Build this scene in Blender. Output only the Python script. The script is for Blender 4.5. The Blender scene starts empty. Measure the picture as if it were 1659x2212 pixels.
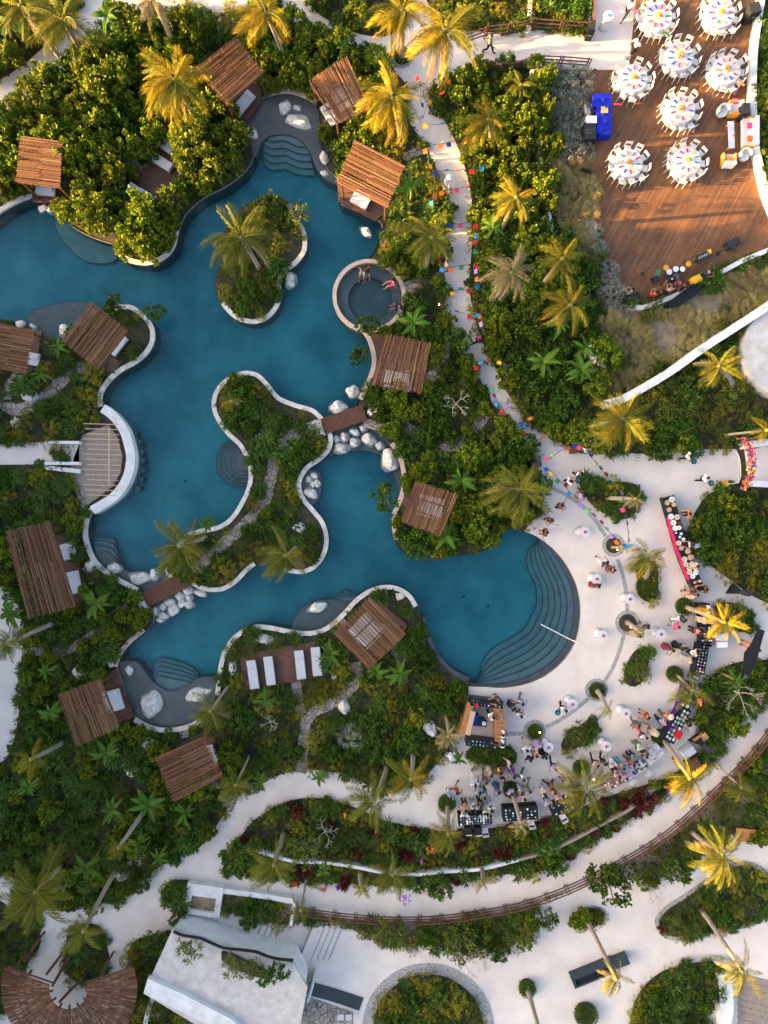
import bpy, bmesh, math, random
import numpy as np
from mathutils import Vector, Matrix, noise
from mathutils.geometry import tessellate_polygon
R = math.radians
sc = bpy.context.scene
# ---------------- camera, sky, sun, exposure ----------------
H = 47.0            # height of the aerial camera above the ground (m)
S = 31.0            # traced units per metre on the ground
cam_d = bpy.data.cameras.new('camera'); cam = bpy.data.objects.new('camera', cam_d)
sc.collection.objects.link(cam); cam.location = (0, 0, H)
cam_d.sensor_fit = 'VERTICAL'; cam_d.sensor_height = 24; cam_d.lens = 12.0 * H / (1106 / S)
cam_d.clip_end = 2000; sc.camera = cam
SUN_EL, SUN_AZ = 13.0, 184.0     # sun low in the left of the picture; light runs right and slightly up
w = bpy.data.worlds.new('World'); sc.world = w; w.use_nodes = True
nt = w.node_tree; bg = nt.nodes['Background']
sky = nt.nodes.new('ShaderNodeTexSky'); sky.sky_type = 'NISHITA'; sky.sun_disc = False
sky.sun_elevation = R(SUN_EL); sky.sun_rotation = R(90 - SUN_AZ); sky.air_density = 0.8; sky.dust_density = 5.0; sky.ozone_density = 0.3
nt.links.new(sky.outputs[0], bg.inputs[0]); bg.inputs[1].default_value = 0.10
sl = bpy.data.lights.new('sun', 'SUN'); sl.energy = 5.0; sl.angle = R(0.5); sl.color = (1.0, 0.60, 0.22)
so = bpy.data.objects.new('sun', sl); sc.collection.objects.link(so)
sd = Vector((math.cos(R(SUN_AZ)) * math.cos(R(SUN_EL)), math.sin(R(SUN_AZ)) * math.cos(R(SUN_EL)), math.sin(R(SUN_EL))))
so.rotation_euler = sd.to_track_quat('Z', 'Y').to_euler(); so.location = (-60, -4, 30)
sc.view_settings.view_transform = 'Standard'; sc.view_settings.look = 'None'
sc.view_settings.gamma = 1.0; sc.view_settings.exposure = 2.70
sc.cycles.max_bounces = 6; sc.cycles.transparent_max_bounces = 12; sc.cycles.diffuse_bounces = 3

# ---------------- helpers ----------------
C = sc.collection
rnd = random.Random(7)
def W(u, v, z=0.0):
    k = (H - z) / H / S
    return Vector(((u - 829.5) * k, (1106 - v) * k, z))
def P(pts, z=0.0): return [W(a, b, z).to_2d() for a, b in pts]
def tag(o, label=None, cat=None, group=None, kind=None):
    if label: o['label'] = label
    if cat: o['category'] = cat
    if group: o['group'] = group
    if kind: o['kind'] = kind
    return o
def thing(name, label, cat, loc=(0, 0, 0), rz=0, group=None):
    o = bpy.data.objects.new(name, None); C.objects.link(o); o.empty_display_size = .2
    o.location = loc; o.rotation_euler = (0, 0, rz); return tag(o, label, cat, group)
class MB:
    def __init__(s): s.v = []; s.f = []
    def add(s, vs, fs):
        n = len(s.v); s.v += [tuple(p) for p in vs]; s.f += [tuple(i + n for i in f) for f in fs]; return s
    def box(s, x, y, z, sx, sy, sz, rz=0, tilt=0):      # z = bottom
        c, q = math.cos(rz), math.sin(rz); vs = []
        for dz in (0, sz):
            for dx, dy in ((-1, -1), (1, -1), (1, 1), (-1, 1)):
                a, b = dx * sx / 2, dy * sy / 2
                vs.append((x + a * c - b * q, y + a * q + b * c, z + dz + tilt * a))
        return s.add(vs, [(3, 2, 1, 0), (4, 5, 6, 7), (0, 1, 5, 4), (1, 2, 6, 5), (2, 3, 7, 6), (3, 0, 4, 7)])
    def tube(s, pts, rad, n=6, cap=True):
        pts = [Vector(p) for p in pts]; vs = []; fs = []
        if not hasattr(rad, '__len__'): rad = [rad] * len(pts)
        for i, p in enumerate(pts):
            d = (pts[min(i + 1, len(pts) - 1)] - pts[max(i - 1, 0)]).normalized()
            a = d.orthogonal().normalized() if abs(d.z) > .9 else d.cross(Vector((0, 0, 1))).normalized()
            b = d.cross(a)
            for k in range(n):
                t = 2 * math.pi * k / n; vs.append(p + (a * math.cos(t) + b * math.sin(t)) * rad[i])
        for i in range(len(pts) - 1):
            for k in range(n):
                k2 = (k + 1) % n; fs.append((i * n + k, (i + 1) * n + k, (i + 1) * n + k2, i * n + k2))
        if cap: fs += [tuple(range(n)), tuple(reversed(range((len(pts) - 1) * n, len(pts) * n)))]
        return s.add(vs, fs)
    def lathe(s, prof, n=20, x=0, y=0, z=0, cap=True):
        vs = [(x + r * math.cos(2 * math.pi * k / n), y + r * math.sin(2 * math.pi * k / n), z + h) for r, h in prof for k in range(n)]
        fs = [(i * n + k, i * n + (k + 1) % n, (i + 1) * n + (k + 1) % n, (i + 1) * n + k) for i in range(len(prof) - 1) for k in range(n)]
        if cap: fs += [tuple(reversed(range(n))), tuple(range((len(prof) - 1) * n, len(prof) * n))]
        return s.add(vs, fs)
    def prism(s, poly, z0, z1, holes=()):
        loops = [list(poly)] + [list(h) for h in holes]
        tri = tessellate_polygon([[Vector((p[0], p[1], 0)) for p in l] for l in loops])
        flat = [p for l in loops for p in l]; n = len(flat)
        up = []
        for a, b, c in tri:
            A, B, D = flat[a], flat[b], flat[c]
            cr = (B[0] - A[0]) * (D[1] - A[1]) - (B[1] - A[1]) * (D[0] - A[0])
            up.append((a, b, c) if cr > 0 else (a, c, b))
        vs = [(p[0], p[1], z1) for p in flat]; fs = list(up)
        if z0 is not None:
            vs += [(p[0], p[1], z0) for p in flat]; fs += [tuple(i + n for i in reversed(t)) for t in up]
            o = 0
            for l in loops:
                m = len(l)
                for i in range(m):
                    j = (i + 1) % m; fs.append((o + i, o + j, o + j + n, o + i + n))
                o += m
        return s.add(vs, fs)
    def strip(s, pts, wd, z0, z1, closed=False):
        L, Rr = offset(pts, wd / 2, closed), offset(pts, -wd / 2, closed)
        n = len(pts); m = n if closed else n - 1
        vs = [(p[0], p[1], z1) for p in L] + [(p[0], p[1], z1) for p in Rr] + [(p[0], p[1], z0) for p in L] + [(p[0], p[1], z0) for p in Rr]
        fs = []
        for i in range(m):
            j = (i + 1) % n
            fs += [(i, n + i, n + j, j), (2 * n + i, i, j, 2 * n + j), (n + i, 3 * n + i, 3 * n + j, n + j)]
        return s.add(vs, fs)
    def blob(s, x, y, z, rx, ry, rz, n=8, m=5):
        vs = [(x, y, z + rz)]; fs = []
        for i in range(1, m):
            a = math.pi * i / m
            for k in range(n):
                t = 2 * math.pi * k / n; vs.append((x + rx * math.sin(a) * math.cos(t), y + ry * math.sin(a) * math.sin(t), z + rz * math.cos(a)))
        vs.append((x, y, z - rz))
        for k in range(n):
            k2 = (k + 1) % n; fs.append((0, 1 + k, 1 + k2))
            for i in range(m - 2): fs.append((1 + i * n + k, 1 + (i + 1) * n + k, 1 + (i + 1) * n + k2, 1 + i * n + k2))
            fs.append((1 + (m - 2) * n + k, len(vs) - 1, 1 + (m - 2) * n + k2))
        return s.add(vs, fs)
    def mesh(s, name, mat, smooth=False):
        me = bpy.data.meshes.new(name); me.from_pydata(s.v, [], s.f); me.materials.append(mat)
        if smooth: me.polygons.foreach_set('use_smooth', [True] * len(me.polygons))
        me.update(); return me
def ob(name, me, parent=None, loc=(0, 0, 0), rz=0):
    o = bpy.data.objects.new(name, me); C.objects.link(o); o.location = loc; o.rotation_euler = (0, 0, rz)
    if parent: o.parent = parent
    return o
def part(name, mb, mat, parent, smooth=False): return ob(name, mb.mesh(name, mat, smooth), parent)
def solo(name, mb, mat, label, cat, group=None, loc=(0, 0, 0), rz=0, smooth=False):
    return tag(ob(name, mb.mesh(name, mat, smooth), None, loc, rz), label, cat, group)
def struct(name, mb, mat): return tag(ob(name, mb.mesh(name, mat)), kind='structure')
def dup(root, loc, rz=0, label=None, group=None, scale=None):
    r = root.copy(); C.objects.link(r); r.location = loc; r.rotation_euler = (0, 0, rz)
    if scale: r.scale = (scale,) * 3 if not hasattr(scale, '__len__') else scale
    if label: r['label'] = label
    if group: r['group'] = group
    for ch in root.children:
        c = ch.copy(); C.objects.link(c); c.parent = r
        for g in ch.children:
            d = g.copy(); C.objects.link(d); d.parent = c
    return r
def offset(pts, d, closed=False):
    out = []; n = len(pts)
    for i in range(n):
        a = pts[(i - 1) % n] if closed or i > 0 else pts[i]; b = pts[(i + 1) % n] if closed or i < n - 1 else pts[i]
        t = Vector((b[0] - a[0], b[1] - a[1])); t = t.normalized() if t.length > 1e-9 else Vector((1, 0))
        out.append(Vector((pts[i][0] - t.y * d, pts[i][1] + t.x * d)))
    return out
def smooth(pts, closed=True, n=4, corner=62):
    pts = [Vector(p) for p in pts]; N = len(pts); out = []; tan = []
    for i in range(N):
        if not closed and i in (0, N - 1): tan.append(Vector((0, 0))); continue
        a, b, c = pts[(i - 1) % N], pts[i], pts[(i + 1) % N]; u1, u2 = b - a, c - b
        if u1.length < 1e-6 or u2.length < 1e-6: tan.append(Vector((0, 0))); continue
        ang = math.degrees(u1.angle(u2)); L = min(u1.length, u2.length)
        tan.append(Vector((0, 0)) if ang > corner else (u1.normalized() + u2.normalized()).normalized() * L)
    for i in range(N if closed else N - 1):
        a, b, ta, tb = pts[i], pts[(i + 1) % N], tan[i], tan[(i + 1) % N]
        for k in range(n):
            t = k / n; t2, t3 = t * t, t * t * t
            out.append(a * (2 * t3 - 3 * t2 + 1) + ta * (t3 - 2 * t2 + t) + b * (3 * t2 - 2 * t3) + tb * (t3 - t2))
    if not closed: out.append(pts[-1])
    return out
def area(p): return sum(p[i][0] * p[(i + 1) % len(p)][1] - p[(i + 1) % len(p)][0] * p[i][1] for i in range(len(p))) / 2
def circ(cx, cy, r, n=40, ry=None, rot=0):
    ry = ry or r; c, s_ = math.cos(rot), math.sin(rot)
    return [Vector((cx + r * math.cos(t) * c - ry * math.sin(t) * s_, cy + r * math.cos(t) * s_ + ry * math.sin(t) * c)) for t in [2 * math.pi * k / n for k in range(n)]]
def inside(x, y, poly):
    """vectorised even-odd test; x, y numpy arrays"""
    p = np.array([(q[0], q[1]) for q in poly]); r = np.zeros(x.shape, bool); j = len(p) - 1
    for i in range(len(p)):
        xi, yi = p[i]; xj, yj = p[j]
        if yi != yj:
            c = ((yi > y) != (yj > y)) & (x < (xj - xi) * (y - yi) / (yj - yi) + xi); r ^= c
        j = i
    return r

# ---------------- materials ----------------
def mat(name, col, rough=.8, spec=.3, var=0, scale=4, bump=0, bscale=40, isl=None, objv=0, trans=0, metal=0, col2=None):
    """procedural surface: col, mottled by noise (var), optional second colour patches, per-leaf variation (isl)"""
    m = bpy.data.materials.new(name); m.use_nodes = True; t = m.node_tree; N = t.nodes; L = t.links
    b = N['Principled BSDF']; b.inputs['Roughness'].default_value = rough; b.inputs['Specular IOR Level'].default_value = spec
    b.inputs['Metallic'].default_value = metal; b.inputs['Base Color'].default_value = (*col, 1); src = None
    co = N.new('ShaderNodeNewGeometry')
    if isl:
        r = N.new('ShaderNodeValToRGB'); e = r.color_ramp.elements
        e[0].position = 0; e[0].color = (*isl[0], 1); e[1].position = 1; e[1].color = (*isl[-1], 1)
        for i, cc in enumerate(isl[1:-1]): q = e.new((i + 1) / (len(isl) - 1)); q.color = (*cc, 1)
        L.new(co.outputs['Random Per Island'], r.inputs[0]); src = r.outputs[0]
    if var or col2:
        n = N.new('ShaderNodeTexNoise'); n.inputs['Scale'].default_value = scale; n.inputs['Detail'].default_value = 5; n.inputs['Roughness'].default_value = .62
        L.new(co.outputs['Position'], n.inputs['Vector'])
        r = N.new('ShaderNodeValToRGB'); e = r.color_ramp.elements; e[0].position = .32; e[1].position = .68
        k = 1 - var
        c0 = tuple(x * k for x in col) if not col2 else col2
        e[0].color = (*c0, 1); e[1].color = (*[min(1, x * (1 + var * .35)) for x in col], 1)
        L.new(n.outputs['Fac'], r.inputs[0])
        if src is None: src = r.outputs[0]
        else:
            mx = N.new('ShaderNodeMix'); mx.data_type = 'RGBA'; mx.inputs[0].default_value = .5
            L.new(src, mx.inputs[6]); L.new(r.outputs[0], mx.inputs[7]); src = mx.outputs[2]
    if objv:
        oi = N.new('ShaderNodeObjectInfo'); hs = N.new('ShaderNodeHueSaturation'); mr = N.new('ShaderNodeMapRange')
        mr.inputs[3].default_value = 1 - objv; mr.inputs[4].default_value = 1 + objv
        L.new(oi.outputs['Random'], mr.inputs[0]); L.new(mr.outputs[0], hs.inputs['Value'])
        m2 = N.new('ShaderNodeMath'); m2.operation = 'MULTIPLY_ADD'; m2.inputs[1].default_value = .05 * objv * 2; m2.inputs[2].default_value = .5 - .05 * objv
        L.new(oi.outputs['Random'], m2.inputs[0]); L.new(m2.outputs[0], hs.inputs['Hue'])
        if src is None: hs.inputs['Color'].default_value = (*col, 1)
        else: L.new(src, hs.inputs['Color'])
        src = hs.outputs[0]
    if src is not None: L.new(src, b.inputs['Base Color'])
    if bump:
        n = N.new('ShaderNodeTexNoise'); n.inputs['Scale'].default_value = bscale; n.inputs['Detail'].default_value = 4
        L.new(co.outputs['Position'], n.inputs['Vector'])
        bp = N.new('ShaderNodeBump'); bp.inputs['Strength'].default_value = bump; bp.inputs['Distance'].default_value = .03
        L.new(n.outputs['Fac'], bp.inputs['Height']); L.new(bp.outputs[0], b.inputs['Normal'])
    if trans:
        tr = N.new('ShaderNodeBsdfTranslucent'); ms = N.new('ShaderNodeMixShader'); ms.inputs[0].default_value = trans
        if src is not None: L.new(src, tr.inputs[0])
        else: tr.inputs[0].default_value = (*col, 1)
        out = N['Material Output']; L.new(b.outputs[0], ms.inputs[1]); L.new(tr.outputs[0], ms.inputs[2]); L.new(ms.outputs[0], out.inputs[0])
    return m
def leafmat(name, cols, tr=.3, objv=.22, rough=.6, spec=.12): return mat(name, cols[0], rough=rough, spec=spec, isl=cols, objv=objv, trans=tr)
def brickmat(name, c1, c2, mortar, bw, bh, ms=.02, rot=0, rough=.7, offset_=.5, var=.25):
    m = bpy.data.materials.new(name); m.use_nodes = True; t = m.node_tree; N = t.nodes; L = t.links; b = N['Principled BSDF']
    b.inputs['Roughness'].default_value = rough; g = N.new('ShaderNodeNewGeometry'); mp = N.new('ShaderNodeMapping'); mp.inputs['Rotation'].default_value = (0, 0, rot)
    br = N.new('ShaderNodeTexBrick'); br.inputs['Color1'].default_value = (*c1, 1); br.inputs['Color2'].default_value = (*c2, 1); br.inputs['Mortar'].default_value = (*mortar, 1)
    br.inputs['Scale'].default_value = 1; br.inputs['Brick Width'].default_value = bw; br.inputs['Row Height'].default_value = bh; br.inputs['Mortar Size'].default_value = ms; br.offset = offset_
    L.new(g.outputs['Position'], mp.inputs[0]); L.new(mp.outputs[0], br.inputs[0])
    n = N.new('ShaderNodeTexNoise'); n.inputs['Scale'].default_value = .7; n.inputs['Detail'].default_value = 6; L.new(g.outputs['Position'], n.inputs['Vector'])
    mr = N.new('ShaderNodeMapRange'); mr.inputs[1].default_value = .3; mr.inputs[2].default_value = .7; mr.inputs[3].default_value = 1 - var; mr.inputs[4].default_value = 1 + var
    L.new(n.outputs['Fac'], mr.inputs[0]); mu = N.new('ShaderNodeVectorMath'); mu.operation = 'SCALE'
    L.new(br.outputs[0], mu.inputs[0]); L.new(mr.outputs[0], mu.inputs['Scale']); L.new(mu.outputs[0], b.inputs['Base Color'])
    return m
def vormat(name, c1, c2, gap, scale, wid=.06, rough=.85):
    """irregular stones: voronoi cells with dark joints"""
    m = bpy.data.materials.new(name); m.use_nodes = True; t = m.node_tree; N = t.nodes; L = t.links; b = N['Principled BSDF']; b.inputs['Roughness'].default_value = rough
    g = N.new('ShaderNodeNewGeometry'); v1 = N.new('ShaderNodeTexVoronoi'); v1.inputs['Scale'].default_value = scale; v2 = N.new('ShaderNodeTexVoronoi'); v2.feature = 'DISTANCE_TO_EDGE'; v2.inputs['Scale'].default_value = scale
    L.new(g.outputs['Position'], v1.inputs['Vector']); L.new(g.outputs['Position'], v2.inputs['Vector'])
    mx = N.new('ShaderNodeMix'); mx.data_type = 'RGBA'; mx.inputs[6].default_value = (*c1, 1); mx.inputs[7].default_value = (*c2, 1)
    sp = N.new('ShaderNodeSeparateColor'); L.new(v1.outputs['Color'], sp.inputs[0]); L.new(sp.outputs[0], mx.inputs[0])
    gt = N.new('ShaderNodeMath'); gt.operation = 'GREATER_THAN'; gt.inputs[1].default_value = wid; L.new(v2.outputs['Distance'], gt.inputs[0])
    m2 = N.new('ShaderNodeMix'); m2.data_type = 'RGBA'; m2.inputs[6].default_value = (*gap, 1); L.new(gt.outputs[0], m2.inputs[0]); L.new(mx.outputs[2], m2.inputs[7]); L.new(m2.outputs[2], b.inputs['Base Color'])
    return m
M = {}
M['soil'] = mat('soil', (.07, .052, .035), var=.5, scale=1.3, bump=.6, bscale=12, col2=(.022, .026, .012))
M['sand'] = mat('sandy_soil', (.32, .245, .165), var=.4, scale=1.8, bump=.5, bscale=15, col2=(.15, .115, .07))
M['pave'] = brickmat('pale_paving', (.70, .62, .56), (.665, .585, .53), (.60, .52, .465), 3.4, 3.4, .010, R(14), .75, .5, .09)
M['coping'] = mat('coping_stone', (.76, .71, .65), rough=.7, var=.1, scale=2.2, col2=(.50, .45, .39))
M['coping2'] = mat('sandstone_coping', (.62, .48, .37), rough=.7, var=.2, scale=5, col2=(.5, .38, .30))
M['white'] = mat('white_plaster', (.78, .77, .75), rough=.7, var=.08, scale=1.5, col2=(.62, .60, .57))
M['roofwhite'] = mat('weathered_white_roof', (.60, .56, .53), rough=.8, var=.2, scale=1.6, bump=.3, bscale=9, col2=(.46, .42, .385))
M['tile'] = mat('pool_tile', (.15, .43, .47), rough=.5, var=.15, scale=.25, col2=(.035, .22, .28))
M['shelf'] = mat('grey_pool_plaster', (.235, .225, .21), rough=.6, var=.2, scale=1.2, col2=(.17, .165, .16))
M['step'] = mat('step_plaster', (.28, .35, .35), rough=.6, var=.15, scale=1.5, col2=(.21, .27, .28))
M['nosing'] = mat('dark_nosing', (.09, .12, .13), rough=.5)
M['deckR'] = brickmat('deck_boards', (.205, .088, .03), (.115, .05, .02), (.05, .025, .018), 2.4, .14, .012, R(-62), var=.3)
M['deck'] = brickmat('timber_deck', (.17, .075, .05), (.11, .05, .035), (.03, .015, .01), 1.6, .12, .014, R(20))
M['cobble'] = vormat('cobble_stones', (.34, .33, .33), (.12, .12, .125), (.50, .47, .45), 11, .09)
M['flag'] = vormat('flagstone_path', (.36, .31, .27), (.24, .20, .17), (.09, .08, .06), 2.4, .05)
M['stick'] = mat('roof_sticks', (.2, .09, .05), rough=.8, isl=[(.075, .032, .016), (.165, .07, .034), (.225, .10, .048), (.115, .05, .025), (.34, .19, .10)], objv=.08)
M['wood'] = mat('brown_timber', (.15, .06, .035), rough=.65, var=.3, scale=6, col2=(.08, .035, .02))
M['wood2'] = mat('grey_timber', (.30, .24, .20), rough=.8, var=.3, scale=6)
M['orangewood'] = mat('honey_timber', (.45, .20, .07), rough=.6, var=.3, scale=5, col2=(.33, .13, .045))
M['palewood'] = mat('pale_timber', (.62, .42, .27), rough=.6, var=.1, scale=8)
M['rock'] = mat('limestone', (.74, .70, .64), rough=.9, var=.2, scale=3.5, bump=.9, bscale=7, col2=(.46, .42, .37), objv=.08)
M['mattress'] = mat('white_cushion', (.56, .57, .59), rough=.9, var=.05, scale=6)
M['cloth'] = mat('white_cloth', (.62, .62, .66), rough=.85, var=.1, scale=5, col2=(.54, .54, .59))
M['chair'] = mat('white_chair', (.58, .57, .56), rough=.5)
M['black'] = mat('black_cloth', (.012, .013, .016), rough=.8)
M['dark'] = mat('dark_metal', (.03, .03, .032), rough=.5)
M['darkgrey'] = mat('dark_stone', (.035, .05, .055), rough=.4, var=.2, scale=4)
M['blue'] = mat('blue_cloth', (.004, .015, .42), rough=.7)
M['pink'] = mat('magenta_cloth', (.50, .012, .09), rough=.8)
M['purple'] = mat('purple_cloth', (.08, .015, .17), rough=.8)
M['trunk'] = mat('palm_trunk', (.40, .32, .25), rough=.9, var=.35, scale=9, bump=.5, bscale=30)
M['bark'] = mat('bark', (.26, .20, .15), rough=.9, var=.3, scale=8)
M['baretwig'] = mat('bare_twigs', (.42, .36, .29), rough=.9)
def wmat():
    m = bpy.data.materials.new('pool_water'); m.use_nodes = True; t = m.node_tree; N = t.nodes; L = t.links
    N.remove(N['Principled BSDF']); o = N['Material Output']
    tr = N.new('ShaderNodeBsdfTransparent'); gl = N.new('ShaderNodeBsdfGlossy'); gl.inputs['Roughness'].default_value = .05
    fr = N.new('ShaderNodeFresnel'); fr.inputs[0].default_value = 1.33; mx = N.new('ShaderNodeMixShader')
    g = N.new('ShaderNodeNewGeometry'); n = N.new('ShaderNodeTexNoise'); n.inputs['Scale'].default_value = 3.2; n.inputs['Detail'].default_value = 3
    L.new(g.outputs['Position'], n.inputs['Vector']); bp = N.new('ShaderNodeBump'); bp.inputs['Strength'].default_value = .25; bp.inputs['Distance'].default_value = .05
    L.new(n.outputs['Fac'], bp.inputs['Height']); L.new(bp.outputs[0], gl.inputs['Normal'])
    L.new(fr.outputs[0], mx.inputs[0]); L.new(tr.outputs[0], mx.inputs[1]); L.new(gl.outputs[0], mx.inputs[2]); L.new(mx.outputs[0], o.inputs[0])
    va = N.new('ShaderNodeVolumeAbsorption'); va.inputs[0].default_value = (.24, .80, .82, 1); va.inputs[1].default_value = .60
    L.new(va.outputs[0], o.inputs['Volume']); return m
M['water'] = wmat()
# ---------------- pool ----------------
# outline in traced units; each run: (kind of edge, points) going clockwise in the picture; c coping, s sandstone coping, n none
RUNS = [
('c', [(-60,500),(-20,478),(0,462),(30,443),(72,428)]),
('n', [(110,440),(135,470),(165,495),(205,515),(248,528)]),
('c', [(250,545),(275,565),(320,573),(355,560),(377,535),(386,500)]),
('n', [(400,465),(440,428),(490,402),(530,370),(546,340),(540,310),(522,292),(524,262),(540,232),(562,214)]),
('s', [(588,205),(612,201),(642,205),(680,224)]),
('n', [(688,240),(691,270),(693,300),(698,335),(708,365),(729,386),(733,436),(762,452),(792,466),(822,480),(826,500),(815,525),(808,545),(790,562)]),
('n', [(765,573),(742,590),(727,615),(722,640),(726,668),(738,688),(752,700)]),
('s', [(770,708),(790,728),(801,757),(804,785),(797,812),(785,838),(775,862)]),
('n', [(772,885),(800,912),(822,930)]),
('s', [(843,960),(858,985),(866,1010),(869,1035),(866,1062),(858,1085),(848,1110),(847,1135),(853,1168)]),
('n', [(870,1192),(900,1200)]),
('c', [(930,1202),(960,1203)]),
('n', [(1000,1198),(1040,1192),(1075,1170),(1092,1146)]),
('n', [(1110,1142),(1133,1148),(1160,1160),(1185,1178),(1210,1203),(1230,1233),(1246,1270),(1253,1312),(1250,1355),(1238,1395),(1213,1430),(1178,1458),(1140,1475),(1090,1484),(1045,1482),(1006,1473),(970,1452),(936,1413),(920,1375),(912,1335)]),
('c', [(901,1308),(888,1286),(866,1270),(840,1264),(810,1268),(784,1281),(763,1298),(743,1320),(718,1344),(690,1360),(655,1364),(620,1359),(586,1352),(553,1350),(528,1358),(505,1374),(488,1396),(477,1424),(471,1458),(466,1500)]),
('n', [(456,1535)]),
('c', [(433,1552),(400,1567),(360,1573),(322,1566),(294,1550)]),
('n', [(283,1540),(273,1506),(262,1470),(254,1446)]),
('s', [(253,1440),(263,1414),(285,1387),(315,1362)]),
('n', [(332,1342),(328,1318),(310,1292)]),
('c', [(300,1272),(268,1254),(235,1235),(208,1208),(195,1180),(189,1150),(194,1120),(205,1100)]),
('n', [(222,1093),(255,1070),(279,1040),(291,1010),(293,976),(285,946),(264,916),(240,895)]),
('c', [(223,878),(222,852),(238,826),(264,803),(296,785),(320,764),(333,740),(334,714),(324,692),(306,675),(287,662),(262,660),(238,668)]),
('n', [(215,676),(190,692),(155,722),(133,735),(115,733),(82,722),(60,702),(30,694),(0,690),(-60,690)]),
]
ISA = [(638,470),(655,490),(662,515),(660,545),(640,572),(620,585),(606,610),(608,640),(600,665),(580,688),(550,699),(515,692),(490,672),(470,640),(465,600),(480,560),(478,520),(505,470),(540,440),(590,420),(625,440)]
ISB = [(553,806),(527,803),(493,816),(467,843),(459,873),(466,902),(492,940),(518,965),(534,995),(539,1022),(535,1053),(522,1082),(505,1110),(488,1127),(465,1138),(433,1144),(408,1152),(388,1172),(368,1198),(358,1222),(366,1245),(390,1258),(413,1262),(433,1272),(457,1277),(483,1275),(512,1258),(535,1234),(558,1218),(578,1219),(600,1228),(628,1236),(653,1238),(680,1228),(702,1200),(709,1165),(701,1130),(682,1104),(661,1080),(651,1060),(651,1038),(665,1014),(688,998),(708,980),(717,962),(717,940),(706,915),(696,901),(677,884),(640,873),(603,857),(583,833),(567,815)]
flat = []; runs = []; si = 0
for k, pts in RUNS:
    runs.append((k, len(flat), len(flat) + len(pts))); flat += pts
NS = 4
pool = smooth(P(flat), True, NS)
islA, islB = smooth(P(ISA), True, NS), smooth(P(ISB), True, NS)
HT = W(797.5, 640); HTr = 71 / S
hot = circ(HT.x, HT.y, HTr, 48)
big = [Vector(p) for p in ((-150, -150), (150, -150), (150, 150), (-150, 150))]
g = MB(); g.prism(big, None, 0, [pool, hot]); g.prism(islA, None, .05); g.prism(islB, None, .05); struct('ground', g, M['soil'])
w_ = MB()
for lp in (pool, hot, islA, islB):
    n = len(lp); w_.add([(p.x, p.y, 0.06) for p in lp] + [(p.x, p.y, -1.6) for p in lp], [(i, (i + 1) % n, n + (i + 1) % n, n + i) for i in range(n)])
struct('pool_wall', w_, M['shelf'])
f = MB(); f.prism([Vector(p) for p in ((-31, -18), (16, -18), (16, 32), (-31, 32))], None, -1.35); struct('pool_floor', f, M['tile'])
sgn = 1 if area(pool) > 0 else -1
wat = MB(); wat.prism(offset(pool, -.03 * sgn, True), -1.5, -.14); struct('pool_water', wat, M['water'])
wat = MB(); wat.prism(circ(HT.x, HT.y, HTr + .02, 48), -1.5, -.12); struct('hot_tub_water', wat, M['water'])
# coping: runs along the pool edge, lying on the land side
cw, cs = MB(), MB()
for k, a, b in runs:
    if k == 'n': continue
    seg = pool[a * NS:(b - 1) * NS + 1]
    mid = offset(seg, -.13 * sgn); (cw if k == 'c' else cs).strip(mid, .32, -.02, .14)
for lp, gaps in ((islA, ((51, 80),)), (islB, ((112, 122),))):
    s2 = 1 if area(lp) > 0 else -1; q = offset(lp, .12 * s2, True)
    n = len(q); keep = [i for i in range(n + 1) if not any(x <= i % n < y for x, y in gaps)]
    run = []
    for i in range(2 * n):
        ii = i % n; bad = any(x <= ii < y for x, y in gaps)
        if not bad: run.append(q[ii])
        elif len(run) > 2 and i > n: break
        else: run = []
        if len(run) > n: break
    cw.strip(run[-n:], .31, -.02, .14)
struct('pool_coping', cw, M['coping']); struct('sandstone_coping', cs, M['coping2'])
# hot tub: ring wall and inner bench
r_ = MB(); r_.prism(circ(HT.x, HT.y, HTr + .26, 56), -1.3, .16, [circ(HT.x, HT.y, HTr - .01, 48)])
hr = thing('hot_tub', 'round hot tub with sandstone rim beside the lagoon pool', 'hot tub', (0, 0, 0)); part('rim', r_, M['coping2'], hr)
r_ = MB(); r_.prism(circ(HT.x, HT.y, HTr + .01, 48), -1.3, -.50, [circ(HT.x + .05, HT.y - .1, HTr * .68, 40)]); part('bench', r_, M['shelf'], hr)
r_ = MB(); r_.prism(circ(HT.x, HT.y, HTr + .01, 48), None, -1.05); part('basin_floor', r_, M['shelf'], hr)
# shelves and steps: (material, top z, polygon, smooth?)
def terr(name, polys, z0, dz, m, nos=True):
    b, nn = MB(), MB()
    for i, pl in enumerate(polys):
        z = z0 + i * dz; b.prism(pl, -1.42, z)
        if nos: nn.strip(list(pl) + [pl[0]], .045, z - .02, z + .012)
    struct(name, b, m)
    if nos: struct(name + '_nosing', nn, M['nosing'])
def lerp(a, b, t): return [x + (y - x) * t for x, y in zip(a, b)]
def resample(pts, n):
    L = [0]
    for i in range(1, len(pts)): L.append(L[-1] + (pts[i] - pts[i - 1]).length)
    out = []; j = 0
    for k in range(n):
        d = L[-1] * k / (n - 1)
        while j < len(L) - 2 and L[j + 1] < d: j += 1
        out.append(pts[j].lerp(pts[j + 1], (d - L[j]) / max(1e-6, L[j + 1] - L[j])))
    return out
inner = smooth(P([(1168,1176),(1152,1186),(1145,1210),(1150,1236),(1163,1262),(1168,1290),(1165,1318),(1153,1342),(1140,1365),(1112,1384),(1086,1398),(1062,1416),(1047,1440),(1041,1470)]), False, 5)
outr = smooth(P([(1168,1164),(1186,1178),(1212,1203),(1232,1233),(1248,1270),(1255,1312),(1252,1355),(1240,1397),(1214,1432),(1180,1460),(1140,1478),(1090,1487),(1050,1484),(1030,1482)]), False, 5)
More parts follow.
